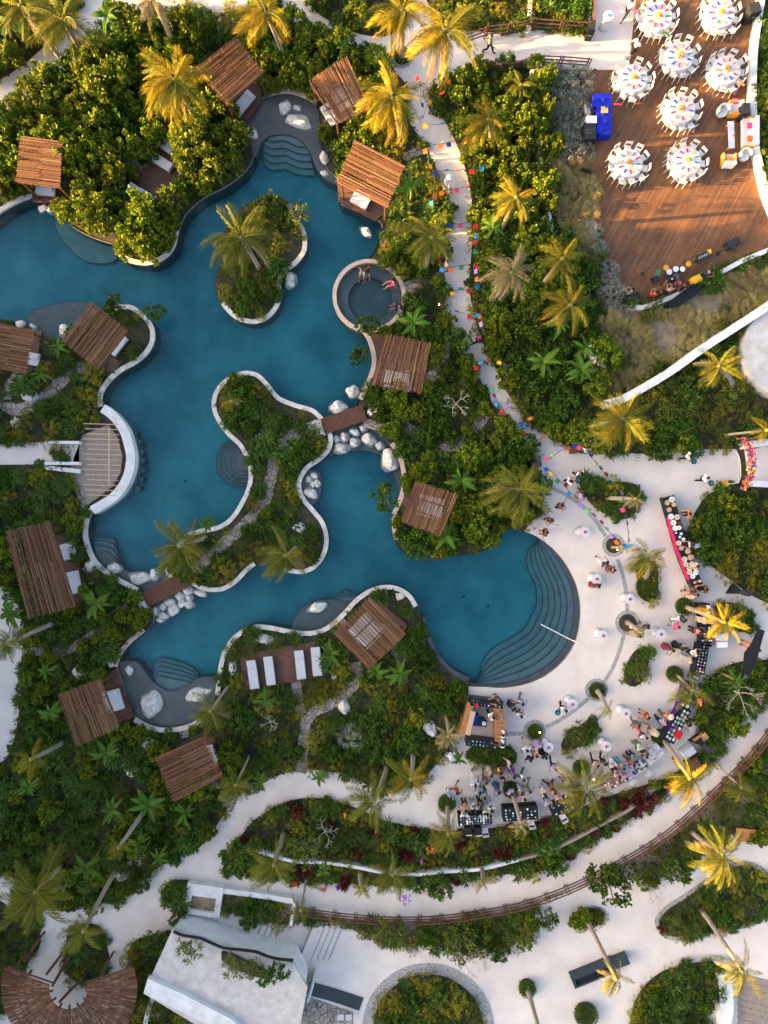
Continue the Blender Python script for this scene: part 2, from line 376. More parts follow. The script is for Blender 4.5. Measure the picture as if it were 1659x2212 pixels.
A_, B_ = resample(inner, 60), resample(outr, 60)
ts = [0, .14, .28, .42, .56, .70, .84]
terr('curved_pool_steps', [lerp(A_, B_, t) + list(reversed(offset(B_, .3))) for t in ts[:-1]], -1.15, .15, M['step'])
terr('grey_pool_ledge', [lerp(A_, B_, .86) + list(reversed(offset(B_, .35)))], -.20, .1, M['shelf'], False)
led = MB(); lp = smooth(P([(1010,1476),(970,1455),(936,1416),(918,1378),(908,1335)]), False, 5); led.strip(offset(lp, -.1), .55, -1.4, -.2); struct('pool_ledge', led, M['shelf'])
lag = smooth(P([(510,330),(500,280),(520,230),(560,195),(640,185),(700,230),(712,330),(740,400),(718,392),(697,380),(680,355),(668,322),(650,300),(618,286),(580,290),(562,305),(552,335)]), True, 4)
terr('lagoon_shelf', [lag], -.24, 0, M['shelf'], False)
sp = []
for i in range(5):
    k = i * 13; t = .7 if i else 1
    sp.append(smooth(P([(560 + i * 3, 296 + 0), (590,284),(620,280),(650,292),(668,322 ),(676 - i * 3,362 - k),(640,360 - k),(612,348 - k),(585,350 - k),(566,340 - k)]), True, 3))
terr('lagoon_steps', sp, -1.1, .17, M['step'])
terr('left_shelf', [smooth(P([(40,700),(55,672),(95,656),(140,648),(185,650),(215,668),(230,700),(200,745),(120,750),(60,740)]), True, 4)], -.5, 0, M['shelf'])
terr('upper_left_shelf', [smooth(P([(100,440),(150,478),(200,500),(250,512),(238,550),(205,558),(170,552),(140,528),(110,490)]), True, 4)], -.95, 0, M['step'])
cc = W(514, 996)
terr('round_steps', [circ(cc.x + .1 * i, cc.y, (54 - 8.5 * i) / S * 1.02, 40) for i in range(5)], -1.05, .17, M['shelf'])
bl = smooth(P([(245,1432),(285,1430),(300,1440),(316,1462),(335,1482),(365,1495),(398,1486),(425,1468),(450,1464),(470,1475),(480,1500),(470,1590),(270,1590),(240,1500)]), True, 4)
terr('lower_left_shelf', [bl], -.3, 0, M['shelf'])
sp = [smooth(P([(318 + i * 3,1440 + i * 9),(335,1428 + i * 9),(365,1434 + i * 9),(395,1444 + i * 8),(420,1462 + i * 5),(412,1482),(375,1500),(340,1490),(322,1466 + i * 2)]), True, 3) for i in range(5)]
terr('lower_left_steps', sp, -1.1, .14, M['step'])
terr('mid_shelf', [smooth(P([(625,1372),(632,1345),(650,1315),(675,1302),(715,1296),(745,1300),(765,1300),(745,1335),(715,1360),(680,1375)]), True, 4)], -.45, 0, M['shelf'])
sp = [P([(742 - 9 * i,1278 + 6 * i),(775,1290),(740,1345),(712 - 6 * i,1318 + 3 * i)]) for i in range(4)]
terr('mid_steps', sp, -.95, .14, M['step'])
terr('basin_shelf', [smooth(P([(700,905),(790,900),(850,960),(875,1010),(880,1090),(855,1140),(858,1060),(845,1010),(825,985),(790,972),(745,975),(712,985),(690,960)]), True, 4)], -.55, 0, M['shelf'])
terr('rock_shelf', [smooth(P([(655,1010),(690,1020),(694,1045),(688,1078),(672,1092),(650,1075)]), True, 4)], -.4, 0, M['shelf'])
terr('pool_end_shelf', [smooth(P([(190,1200),(215,1190),(240,1203),(258,1228),(290,1240),(345,1228),(372,1222),(380,1265),(350,1345),(300,1290),(240,1260),(200,1235)]), True, 4)], -.4, 0, M['shelf'])
terr('end_steps', [smooth(P([(187,1160 + 9 * i),(235,1165 + 11 * i),(250,1215),(200,1225)]), True, 3) for i in range(3)], -.95, .2, M['step'])
for u, v, lab in [(1001,1289,'left square drain on the floor of the big round pool'),(1055,1309,'right square drain on the floor of the big round pool'),(400,1040,'small dark drain on the floor of the left pool')]:
    c = W(u, v, -1.3); b = MB(); b.box(0, 0, 0, .22, .22, .03); b.box(0, 0, .031, .1, .1, .01); o = ob('pool_drain', b.mesh('pool_drain', M['nosing']), None, (c.x, c.y, -1.35)); tag(o, lab, 'drain', 'pool drains')
# ---------------- paving ----------------
PAVE = {
'plaza': [(893,-60),(922,-60),(922,0),(945,60),(1000,65),(1106,72),(1146,64),(1270,74),(1273,-60),(1374,-60),(1374,0),(1358,151),(1149,149),(1053,139),(1000,165),(930,185),(926,213),(955,253),(978,293),(996,337),(1010,383),(1019,433),(1021,500),(1018,553),(1014,620),(1026,686),(1043,740),(1073,800),(1095,846),(1118,880),(1150,914),(1180,930),(1205,953),(1246,969),(1293,974),(1390,980),(1450,976),(1520,970),(1590,970),(1600,996),(1596,1043),(1566,1052),(1533,1066),(1508,1095),(1493,1130),(1498,1175),(1514,1205),(1535,1222),(1582,1256),(1623,1286),(1665,1305),(1720,1320),(1720,1430),(1660,1425),(1606,1428),(1566,1440),(1533,1463),(1513,1492),(1504,1540),(1511,1580),(1530,1602),(1505,1640),(1465,1665),(1403,1692),(1353,1708),(1306,1722),(1240,1750),(1163,1772),(1106,1782),(1050,1790),(990,1795),(930,1792),(873,1782),(820,1769),(786,1752),(753,1739),(720,1729),(680,1723),(636,1727),(593,1744),(553,1768),(530,1793),(508,1822),(490,1850),(480,1880),(553,1890),(640,1903),(740,1908),(820,1914),(900,1914),(953,1910),(1020,1899),(1106,1888),(1173,1882),(1216,1862),(1250,1839),(1306,1806),(1340,1784),(1390,1752),(1440,1718),(1500,1680),(1545,1645),(1560,1600),(1600,1560),(1640,1530),(1720,1480),(1720,2300),(-60,2300),(-60,2190),(30,2190),(60,2080),(84,2020),(100,1945),(127,1934),(157,1957),(213,1952),(264,1942),(290,1917),(320,1889),(367,1860),(430,1832),(463,1790),(497,1740),(520,1715),(553,1698),(573,1688),(620,1669),(670,1663),(720,1668),(766,1679),(800,1696),(840,1702),(900,1690),(936,1660),(973,1613),(988,1573),(1006,1519),(1012,1500),(1012,1483),(1045,1484),(1090,1486),(1140,1477),(1180,1459),(1214,1431),(1239,1396),(1251,1355),(1254,1312),(1247,1270),(1231,1233),(1211,1203),(1186,1178),(1161,1160),(1134,1148),(1145,1130),(1170,1106),(1172,1060),(1162,1008),(1150,975),(1130,945),(1106,930),(1086,915),(1066,876),(1048,836),(1010,786),(992,750),(966,690),(958,640),(956,553),(965,500),(972,433),(953,400),(938,350),(920,320),(905,293),(880,253),(882,187),(830,140),(813,117),(780,103),(713,90),(663,67),(620,33),(600,0),(560,-5),(540,20),(500,22),(478,30),(478,110),(468,110),(466,30),(400,12),(330,36),(280,60),(233,85),(190,125),(120,170),(60,215),(30,250),(0,268),(-60,300),(-60,200),(0,173),(50,140),(100,97),(135,70),(175,0),(200,-60),(670,-60),(667,0),(690,32),(760,68),(800,78),(845,75),(880,40)],
'left_path': [(-60,1240),(0,1256),(28,1280),(46,1330),(52,1400),(50,1470),(42,1530),(30,1600),(12,1640),(-60,1680)],
'corner_path': [(-60,1870),(0,1880),(30,1900),(40,1935),(20,1960),(0,1945),(-60,1940)],
'counter_path': [(-40,958),(108,955),(110,1003),(-40,1004)],
}
paves = {k: smooth(P(v, .05), True, 3) for k, v in PAVE.items()}
for k, v in paves.items():
    b = MB(); b.prism(v, 0, .05); struct('paving', b, M['pave'])
b = MB(); dome = circ(*W(1690, 765).to_2d(), 3.3, 48); b.prism(dome, 0, 1.1); solo('round_white_roof', b, M['roofwhite'], 'pale round plastered roof beyond the long white wall at the right edge', 'roof')
# beds that sit in the paving (z a little above it)
BEDS = {
 'b1': [(1250,1040),(1262,1030),(1300,1038),(1360,1042),(1383,1050),(1382,1090),(1366,1115),(1345,1122),(1322,1116),(1290,1100),(1262,1070)],
 'b2': [(1373,1220),(1382,1215),(1410,1212),(1420,1225),(1421,1285),(1408,1298),(1395,1299),(1380,1285),(1376,1250)],
 'b3': [(1349,1465),(1352,1440),(1368,1410),(1380,1401),(1398,1405),(1403,1420),(1398,1445),(1385,1475),(1370,1483),(1354,1478)],
 'b4': [(1212,1610),(1222,1590),(1250,1570),(1270,1555),(1285,1553),(1293,1565),(1285,1585),(1262,1605),(1235,1622),(1215,1622)],
 'b5': [(1012,1628),(1018,1614),(1032,1612),(1100,1616),(1115,1625),(1116,1640),(1106,1651),(1085,1652),(1030,1648),(1014,1640)],
 'b6': [(1545,1310),(1560,1300),(1580,1302),(1610,1310),(1625,1330),(1626,1350),(1610,1365),(1585,1362),(1570,1350),(1548,1340)],
 'strip': [(626,1968),(720,1982),(820,1990),(886,1991),(953,1988),(1020,1980),(1106,1966),(1180,1944),(1248,1917),(1320,1880),(1400,1836),(1468,1788),(1532,1728),(1582,1678),(1614,1645),(1720,1540),(1720,1815),(1659,1815),(1606,1802),(1570,1805),(1535,1835),(1500,1862),(1440,1890),(1400,1902),(1306,1898),(1256,1916),(1206,1932),(1168,1948),(1150,1992),(1108,2045),(1020,2062),(930,2040),(886,2046),(800,2030),(740,1998),(640,1992),(628,1985)],
 'right': [(1423,1989),(1440,1967),(1490,1935),(1536,1902),(1590,1872),(1626,1872),(1670,1905),(1700,1950),(1659,1979),(1606,1996),(1540,2009),(1466,2024),(1436,2016)],
 'low': [(1363,2250),(1363,2212),(1370,2169),(1396,2126),(1433,2098),(1490,2082),(1543,2077),(1563,2092),(1566,2126),(1535,2170),(1518,2250)],
 'hedgepit': [(353,1925),(360,1910),(373,1904),(407,1905),(394,1952),(372,1950),(355,1938)],
 'pergola_bed': [(150,2000),(190,1995),(218,2005),(232,2050),(235,2080),(215,2110),(180,2128),(140,2100),(140,2050)],
 'leftb': [(-40,1985),(60,1990),(84,2010),(84,2050),(60,2075),(50,2120),(-40,2200)],
 'midb': [(290,2035),(305,2025),(345,2020),(360,2010),(372,2012),(318,2110),(310,2146),(326,2152),(310,2260),(270,2260),(285,2110),(275,2060)],
 'low2': [(326,2152),(340,2156),(447,2212),(520,2260),(316,2260)],
 'planter_strip': [(482,1932),(560,1942),(625,1955),(624,1978),(620,2000),(560,1988),(520,1980),(473,1962)],
}
beds = {k: smooth(P(v, .09), True, 3) for k, v in BEDS.items()}
for k, v in beds.items():
    b = MB(); b.prism(v, 0, .09); struct('planting_bed', b, M['sand'] if k in ('strip', 'low2', 'planter_strip') else M['soil'])
b = MB(); b.strip(offset(beds['right'], .15 if area(beds['right']) < 0 else -.15, True), .3, .0, .075, True); struct('cobble_border', b, M['cobble'])
b = MB()
for q in ([(1185,335),(1264,350),(1292,490),(1275,560),(1210,520)],[(1300,866),(1288,760),(1300,690),(1345,640),(1440,668),(1606,566),(1720,525),(1720,612),(1600,695),(1500,760)]): b.prism(P(q), None, .012)
struct('sandy_ground', b, M['sand'])
# stone paths through the planting
FP = [
 (26,[(668,932),(636,940),(606,966),(592,1000),(584,1040),(572,1080),(548,1115),(505,1155),(465,1190),(432,1222)]),
 (24,[(1050,888),(1028,926),(995,958),(948,972),(938,1005),(934,1045)]),(22,[(860,900),(880,925),(905,938)]),
 (24,[(870,625),(918,606),(960,594)]),(24,[(912,822),(945,805),(958,770),(975,725)]),
 (24,[(770,1430),(771,1466),(750,1496),(714,1520),(680,1536),(662,1558),(656,1606),(652,1668)]),(22,[(640,1470),(643,1500),(652,1545)]),
 (20,[(48,1410),(100,1406),(137,1408),(200,1373),(235,1340),(265,1314),(290,1303)]),
 (26,[(50,800),(22,836),(8,870),(33,886),(77,872),(117,840),(168,795),(200,800)]),
 (24,[(130,245),(145,280),(160,310)]),(26,[(247,300),(277,340),(302,374)]),(22,[(320,247),(345,265),(385,285)]),
 (18,[(870,342),(918,322)]),(18,[(996,340),(1040,325)]),(20,[(395,1575),(402,1592)]),(26,[(838,1395),(862,1410),(868,1430)]),(30,[(455,1682),(480,1720),(510,1735)]),(24,[(185,1220),(197,1228)]),(20,[(785,912),(830,925)]),(22,[(728,1350),(745,1338)])]
fpl = [smooth([W(a, b).to_2d() for a, b in p], False, 4) for _, p in FP]
b = MB()
for (wd, _), q in zip(FP, fpl): b.strip(q, wd / S, 0, .075 if wd == 26 else .07)
struct('flagstone_path', b, M['flag'])
# cobble line and rings on the plaza
b = MB(); ln = smooth(P([(1165,1050),(1185,1054),(1215,1064),(1255,1092),(1290,1130),(1308,1158)], .06), False, 4); b.strip(ln, .26, 0, .056)
for q in ([(1334,1208),(1345,1240),(1353,1280)],[(1355,1295),(1355,1320)],[(1349,1368),(1340,1400),(1325,1440),(1306,1472)],[(1272,1508),(1240,1535),(1205,1558),(1180,1570)],[(1132,1584),(1100,1586),(1072,1588)]):
    b.strip(smooth(P(q, .06), False, 4), .27, 0, .056)
struct('cobble_line', b, M['cobble'])
RINGS = [(1325,1178,25,17,'soil'),(1355,1345,27,19,'soil'),(1288,1490,25,18,'g'),(1154,1578,24,16.5,'g'),(868,125,24,18,'g')]
PITS = [(1479,1310,19,'g'),(1457,1456,17,'g'),(1427,1594,19,'g'),(1104,1706,17.5,'g'),(965,1736,19,'g'),(1256,1660,18,'g'),(1139,2135,18,'g'),(1266,2192,25,'g')]
b = MB()
for u, v, r1, r2, k in RINGS:
    c = W(u, v); b.prism(circ(c.x, c.y, r1 / S, 40), 0, .062, [circ(c.x, c.y, r2 / S, 32)])
c = W(925, 2222); b.prism(circ(c.x, c.y, 143 / S, 64), 0, .064, [circ(c.x, c.y, 119 / S, 56)])
c = W(1270, 1982); b.prism(circ(c.x, c.y, 41 / S, 40, 25 / S, R(15)), 0, .064, [circ(c.x, c.y, 36 / S, 40, 21 / S, R(15))])
struct('cobble_ring', b, M['cobble'])
beds['circle'] = circ(*W(925, 2222).to_2d(), 119 / S, 56); beds['oval'] = circ(c.x, c.y, 36 / S, 40, 21 / S, R(15))
for k in ('circle', 'oval'): b = MB(); b.prism(beds[k], 0, .09); struct('planting_bed', b, M['soil'])
# timber decks
DK = {'main': [(1263,151),(1358,152),(1374,0),(1374,-60),(1655,-60),(1636,60),(1630,110),(1627,200),(1632,310),(1645,370),(1665,440),(1700,520),(1659,538),(1606,558),(1540,590),(1440,640),(1386,657),(1340,630),(1313,553),(1306,533),(1280,427),(1266,363)]}
dkm = P(DK['main'], .1); b = MB(); b.prism(dkm, 0, .1); struct('event_deck', b, M['deckR'])
DKS = [[(475,205),(560,165),(566,215),(535,262),(480,238)],[(728,395),(733,437),(790,466),(812,476),(846,446),(830,410)],[(214,1463),(252,1444),(270,1500),(289,1546),(257,1572),(225,1510)],[(105,1160),(150,1148),(180,1250),(188,1290),(160,1315)],[(213,790),(240,768),(262,782),(241,814)],[(45,395),(130,400),(132,438),(70,436)],[(436,1592),(462,1592),(487,1680),(470,1690)],[(288,385),(330,345),(350,295),(405,330),(388,440),(345,452)],[(517,1414),(688,1384),(702,1460),(528,1494)],[(60,710),(90,715),(78,800),(56,806)],[(700,210),(770,200),(800,240),(728,270)],[(786,1292),(806,1286),(880,1350),(870,1372)],[(800,720),(930,740),(915,852),(806,838)],[(868,1060),(985,1065),(960,1150),(868,1130)]]
dks = [P(q, .12) for q in DKS]; b = MB()
for q in dks: b.prism(q, 0, .12)
struct('timber_deck', b, M['deck'])
b = MB()     # timber steps at bottom right and on the ramp
for i in range(9): 
    c = W(1640, 2130 + i * 14); b.box(c.x + 1.5, c.y, 0.02, 6.2, .42, .08 + .0 * i, R(-14))
struct('wooden_steps', b, M['wood2'])
# region test used for planting
EXC = [paves['plaza'], paves['left_path'], paves['corner_path'], paves['counter_path'], dkm, dome] + dks
EXC += [offset(q, 0) + list(reversed(q)) for q in []]
rects = []
def strip_poly(q, wd): return offset(q, wd / 2) + list(reversed(offset(q, -wd / 2)))
EXC += [strip_poly(q, wd / S) for (wd, _), q in zip(FP, fpl)]
COUNTER = P([(150,950),(236,888),(262,914),(285,946),(293,976),(291,1010),(279,1040),(255,1072),(200,1106),(150,1020)])
EXC += [COUNTER, P([(310,2146),(372,2005),(400,1975),(480,1905),(640,1950),(640,1930),(630,2080),(668,2130),(700,2260),(520,2260)])]
EXC += [P([(15,2090),(100,2075),(147,2110),(215,2120),(282,2118),(285,2160),(260,2260),(20,2260)]), P([(1590,955),(1720,940),(1720,1060),(1590,1055)])]
PEX = offset(pool, -.32 * sgn, True)
def plantable(x, y):
    x = np.atleast_1d(np.array(x, float)); y = np.atleast_1d(np.array(y, float)); ok = np.ones(x.shape, bool)
    for q in EXC: ok &= ~inside(x, y, q)
    inp = inside(x, y, PEX) | inside(x, y, circ(HT.x, HT.y, HTr + .3, 40))
    ok &= ~inp | inside(x, y, offset(islA, .22 if area(islA) > 0 else -.22, True)) | inside(x, y, offset(islB, .5 if area(islB) > 0 else -.5, True))
    for q in beds.values(): ok |= inside(x, y, q)
    return ok
# ---------------- buildings, cabanas, walls and fences ----------------
def V3(p, z): return Vector((p[0], p[1], z))
# blocks added out of view on the left, sized to shade the pools
ho = thing('unseen_shade_block', 'added white block unseen left of the garden, throwing the evening shade', 'building', (-60, -30, 0))
def shade_block(x0, x1, y0, y1, h):
    b = MB(); b.box((x0 + x1) / 2, (y0 + y1) / 2, 0, x1 - x0, y1 - y0, h); b.box((x0 + x1) / 2, (y0 + y1) / 2, h, x1 - x0 + .6, y1 - y0 + .6, .35)
    o = part('wall', b, M['white'], ho); o.location = (60, 30, 0)
    k = MB(); n = int((y1 - y0) / 4)
    for zz in range(int(h // 3.4)):
        k = MB(); k.box(x1 + .03, (y0 + y1) / 2, 1 + zz * 3.4, .1, y1 - y0 - 3, 1.6); o = part('dark_band', k, M['darkgrey'], ho); o.location = (60, 30, 0)
shade_block(-72, -50, -75, 13.0, 20.8); shade_block(-72, -54, 13.7, 62, 6.6)
# cabanas: roof corners as traced, a-b and d-c are the two eaves the sticks run between
CB = [
('c1',[(507,80),(568,156),(490,226),(422,147)],1,'brown stick roofed cabana at the top of the lagoon pool, left of the boulders',[(525,223,.8,1.9,-40)]),
('c2',[(750,122),(800,233),(726,267),(668,177)],0,'dark stick roofed cabana right of the lagoon boulders, white bed peeping out left',[(712,248,.7,1.6,32),(742,205,1.6,1.9,32)]),
('c3',[(768,303),(873,357),(836,447),(728,393)],0,'sunlit golden stick roofed cabana with a white daybed on its pool deck',[(780,429,1.3,1.1,-27)]),
('c4',[(47,293),(133,305),(128,405),(35,393)],0,'sun streaked stick roofed cabana half under foliage near the top left pool edge',[(98,412,1.4,.7,-5)]),
('c5',[(-40,690),(73,713),(55,808),(-40,790)],0,'stick roofed cabana cut by the left edge of the picture, beside two pale rocks',[(73,776,.8,.9,-10)]),
('c6',[(197,652),(275,716),(213,796),(133,735)],1,'stick roofed cabana on the rounded left peninsula with a slim white cushion',[(257,747,.5,1.6,-38)]),
('c7',[(12,1148),(107,1129),(163,1309),(60,1336)],1,'largest stick roofed cabana, a long one with two daybeds on its right',[(148,1190,1.0,1.2,18),(160,1258,.9,1.6,12)]),
('c8',[(125,1503),(217,1468),(257,1569),(163,1613)],1,'square stick roofed cabana on a timber deck by the lower left grey shelf',[(244,1514,1.3,1.5,17)]),
('c9',[(337,1636),(440,1591),(480,1679),(377,1734)],0,'square stick roofed cabana above the curved promenade with a rounded white seat',[(460,1632,.5,1.5,20)]),
('c10',[(801,1291),(876,1368),(796,1446),(723,1369)],0,'open stick roofed cabana on the knob of land between the two lower pools',[(792,1362,1.9,1.9,-44)]),
('c11',[(835,723),(931,743),(911,848),(803,829)],1,'stick roofed cabana below the hot tub with a white bed under its lower edge',[(857,822,1.8,1.5,-5)]),
('c12',[(896,1041),(990,1070),(953,1156),(868,1126)],1,'stick roofed cabana right of the small basin with a pale bed seen through',[(930,1095,1.8,1.5,-14)]),
]
ROOFS = []; DBL_ = []
DBL = ['white daybed peeping out below the top left lagoon cabana','slim white daybed left under the dark cabana by the boulders','white bed seen through the roof of the dark cabana by the boulders','white daybed on the deck of the sunlit golden cabana','white daybed below the sun streaked cabana at upper left','white daybed at the right side of the left edge cabana','slim white cushion right of the left peninsula cabana','upper white daybed right of the largest cabana','lower white daybed right of the largest cabana','white daybed on the deck right of the lower left cabana','rounded white seat right of the promenade cabana','white bed seen through the open roof of the knob cabana','white bed at the lower edge of the cabana below the hot tub','pale bed seen through the roof of the small basin cabana']
for key, q, way, lab, bedsl in CB:
    hz = 2.75; cs_ = [W(a, b_, hz) for a, b_ in q]; ctr = sum(cs_, Vector()) / 4; ctr.z = 0; ROOFS.append([c.to_2d() for c in cs_])
    t = thing('cabana', lab, 'cabana', ctr, 0, 'stick roofed cabanas round the pools')
    A, B, Cc, D = [c - ctr for c in cs_]
    if way: A, B, Cc, D = B, Cc, D, A
    # sticks run from edge A-D to edge B-C
    L = (D - A).length; n = int(L / .066); b = MB()
    for i in range(n):
        s = (i + .5) / n + rnd.uniform(-.2, .2) / n
        if rnd.random() < .05: continue
        p, e = A.lerp(D, s), B.lerp(Cc, s); d = (e - p).normalized(); p = p - d * rnd.uniform(0, .12); e = e + d * rnd.uniform(0, .12)
        m = p.lerp(e, rnd.uniform(.4, .6)); wdt = rnd.uniform(.019, .031); zz = rnd.uniform(-.02, .02)
        for a1, a2 in ((p, m), (m, e)):
            o1 = Vector((0, 0, zz + rnd.uniform(-.015, .015))); b.tube([a1 + o1, a2 + o1], wdt, 4, False)
    part('roof', b, M['stick'], t)
    b = MB()
    for s in (.06, .35, .65, .94): b.tube([A.lerp(B, s) + Vector((0, 0, -.12)), D.lerp(Cc, s) + Vector((0, 0, -.12))], .06, 4)
    for s in (.04, .96): b.tube([A.lerp(D, s) + Vector((0, 0, -.25)), B.lerp(Cc, s) + Vector((0, 0, -.25))], .07, 4)
    part('roof_beam', b, M['wood'], t)
    cen = (A + B + Cc + D) / 4; cen.z = 0
    for p in (A, B, Cc, D):
        g_ = Vector((p.x, p.y, 0)) * .88; b = MB(); b.tube([g_, g_ + Vector((0, 0, 2.5))], .07, 6); part('post', b, M['wood'], t)
    for (u, v, sx, sy, a) in bedsl:
        c = W(u, v, .45) - ctr; bt = thing('daybed', DBL[len(DBL_) ], 'daybed', W(u, v, .45) * 1, R(a), 'white daybeds in the cabanas'); bt.location.z = .0; DBL_.append(1)
        b = MB(); b.box(0, 0, .12, sx, sy, .22); part('frame', b, M['wood'], bt)
        b = MB(); b.box(0, 0, .345, sx - .06, sy - .06, .16); b.box(0, sy / 2 - .25, .51, sx * .8, .3, .1); part('mattress', b, M['mattress'], bt)
# C-shaped pergola at the bottom left
c = W(147, 2139, 2.8); t = thing('round_pergola', 'large horseshoe shaped stick roof in the bottom left corner', 'pergola', (c.x, c.y, 0))
b = MB(); bb = MB(); a0, a1 = R(-198), R(18)
for j in range(6):
    ra, rb = lerp([1.25], [4.35], j / 6)[0], lerp([1.25], [4.35], (j + 1) / 6)[0] + .12; n = int((a1 - a0) * rb / .095)
    for i in range(n):
        a = a0 + (a1 - a0) * (i + .5) / n + rnd.uniform(-.003, .003); z = 2.8 - j * .03 + rnd.uniform(-.015, .015)
        b.tube([(ra * math.cos(a), ra * math.sin(a), z), (rb * math.cos(a), rb * math.sin(a), z - .03)], rnd.uniform(.036, .046), 4, False)
part('roof', b, M['stick'], t)
for i in range(9):
    a = a0 + (a1 - a0) * i / 8; bb.tube([(1.1 * math.cos(a), 1.1 * math.sin(a), 2.6), (4.3 * math.cos(a), 4.3 * math.sin(a), 2.55)], .07, 4)
    p = MB(); p.tube([(3.9 * math.cos(a), 3.9 * math.sin(a), 0), (3.9 * math.cos(a), 3.9 * math.sin(a), 2.6)], .09, 6); part('post', p, M['wood'], t)
part('roof_beam', bb, M['wood'], t)
for i, (u1, v1, u2, v2) in enumerate([(83,2030,53,2077),(138,2055,100,2105),(150,2065,113,2130),(180,2110,128,2165),(235,2073,212,2120),(284,2085,270,2118)]):
    b = MB(); p, e = W(u1, v1, .9), W(u2, v2, .9); b.tube([p, e], .09, 4); b.tube([V3(p, 0), p], .08, 5)
    solo('timber_beam', b, M['wood'], ['short dark beam at the left end of', 'dark beam over the pale paving, outermost on the left of', 'long dark beam leaning beside the leafy bed of', 'dark beam crossing the open middle of', 'dark beam right of the leafy bed of', 'short dark beam at the right end of'][i] + ' the horseshoe pergola', 'beam', 'dark beams running to the horseshoe pergola')
# white roofed building at the bottom
rf = [(373,2009),(400,2024),(455,2040),(560,2069),(631,2082),(622,2122),(663,2132),(640,2250),(470,2250),(310,2146)]
bl_ = P([(373 - 4,2009)] , 2.2)[0]
bt = thing('white_building', 'white flat roofed building at the bottom with plants along its roof edge', 'building', (-9, -34, 0))
pl = P([(373,2006),(480,2040),(560,2062),(635,2082),(664,2134),(640,2260),(500,2260),(310,2146)], 2.4)
def mv(mb, dx, dy): mb.v = [(x - dx, y - dy, z) for x, y, z in mb.v]; return mb
part('wall', mv(MB().prism(offset(pl, .15 if area(pl) > 0 else -.15, True), 0, 2.2), -9, -34), M['white'], bt)
part('roof', mv(MB().prism(pl, 2.2, 2.4), -9, -34), M['roofwhite'], bt)
pp = P([(319,2114),(400,2150),(500,2202),(560,2260),(500,2260),(447,2212),(310,2146)], 2.75); part('parapet', mv(MB().prism(pp, 2.4, 2.75), -9, -34), M['white'], bt)
b = MB(); q = smooth(P([(371,2020),(388,2028),(430,2035),(455,2046),(480,2056),(550,2064),(575,2074),(600,2080),(632,2083)], 2.9), False, 4); b.strip(q, .07, 2.4, 2.62); part('cable', mv(b, -9, -34), M['dark'], bt)
roofbed = P([(478,2058),(500,2062),(560,2092),(590,2108),(586,2118),(550,2110),(510,2094),(478,2074)], 2.6)
part('roof_planter', mv(MB().prism(roofbed, 2.4, 2.6), -9, -34), M['soil'], bt)
# stairs left of it, planter box
b = MB()
for i in range(5):
    for (u, v, L_) in ((407 + i * 13, 1998, 1.7), (535 + i * 14, 2020, 1.9), (668 + i * 13, 2035, 2.6)):
        c = W(u, v); b.box(c.x, c.y, .04, .40, L_, .05 + .05 * (4 - i), R(-22))
struct('outdoor_steps', b, M['pave'])
b = MB()
for i in range(6):
    for (u, v, L_) in ((400 + i * 13, 1996, 1.7), (528 + i * 14, 2018, 1.9), (661 + i * 13, 2033, 2.6)):
        c = W(u, v); b.box(c.x, c.y, .05, .035, L_, .26 - .035 * i, R(-22))
struct('step_edge', b, M['wood2'])
c = W(440, 1944, .5); t = thing('stone_planter', 'square white planter box with a dark open top by the lower steps', 'planter', (c.x, c.y, 0), R(-8))
b = MB(); b.prism([Vector(p) for p in ((-1.25,-1.05),(1.25,-1.05),(1.25,1.05),(-1.25,1.05))], 0, .6, [[Vector(p) for p in ((-.85,-.75),(.85,-.75),(.85,.25),(-.85,.25))]]); part('wall', b, M['white'], t)
b = MB(); b.box(0, -.25, .2, 1.75, 1.05, .2); part('soil', b, M['sand'], t)
def wall(pts, wd, h, name, m, lab, cat='wall', z0=0):
    q = smooth(P(pts, h), False, 4); c = q[len(q) // 2]; b = MB(); b.strip([p - c for p in q], wd, z0, h)
    n = len(q); b.f += [(0, 2 * n, 3 * n, n), (n - 1, 2 * n - 1, 4 * n - 1, 3 * n - 1)]
    return solo(name, b, m, lab, cat, None, (c.x, c.y, 0))
wall([(1652,-40),(1640,40),(1631,110),(1628,200),(1633,310),(1646,370),(1662,430),(1700,520)], .42, .6, 'deck_wall', M['white'], 'low white wall curving down the right side of the event deck')
wall([(1700,520),(1659,540),(1606,562),(1540,598),(1440,646),(1386,664),(1362,660)], .30, .5, 'deck_wall', M['white'], 'low white wall behind the band along the lower deck edge')
wall([(1310,872),(1345,862),(1440,808),(1520,752),(1600,700),(1660,661),(1720,620)], .52, 1.4, 'long_wall', M['white'], 'long straight white wall running diagonally up to the right edge')
wall([(1278,745),(1290,770),(1302,795)], .4, 1.2, 'garden_wall', M['white'], 'short broken white wall end between the dark trees and the dune grass')
wall([(553,1838),(590,1850),(640,1862),(700,1864),(770,1874),(820,1884),(900,1890),(960,1884),(1040,1878),(1120,1858)], .2, .7, 'garden_wall', M['white'], 'thin white wall hidden in planting above the curved promenade')
wall([(1120,1858),(1180,1842),(1240,1815),(1300,1782),(1360,1750),(1420,1700)], .16, .7, 'garden_wall', M['wood2'], 'thin brown wall edge below the red leaved planting on the promenade')
wall([(482,1925),(560,1935),(640,1948)], .35, .5, 'garden_wall', M['white'], 'short white wall above the yellow green planter strip by the steps')
wall([(636,1950),(628,2000)], .2, .9, 'garden_wall', M['white'], 'short upright white wall at the left end of the promenade fence')
wall([(665,2135),(720,2150),(780,2170)], .9, .12, 'dark_ramp', M['darkgrey'], 'dark grey ramp strip between the white building and the cobbled circle', 'ramp')
b = MB(); b.prism(P([(655,2148),(762,2186),(765,2250),(640,2250)], .04), 0, .07); struct('paving', b, M['flag'])
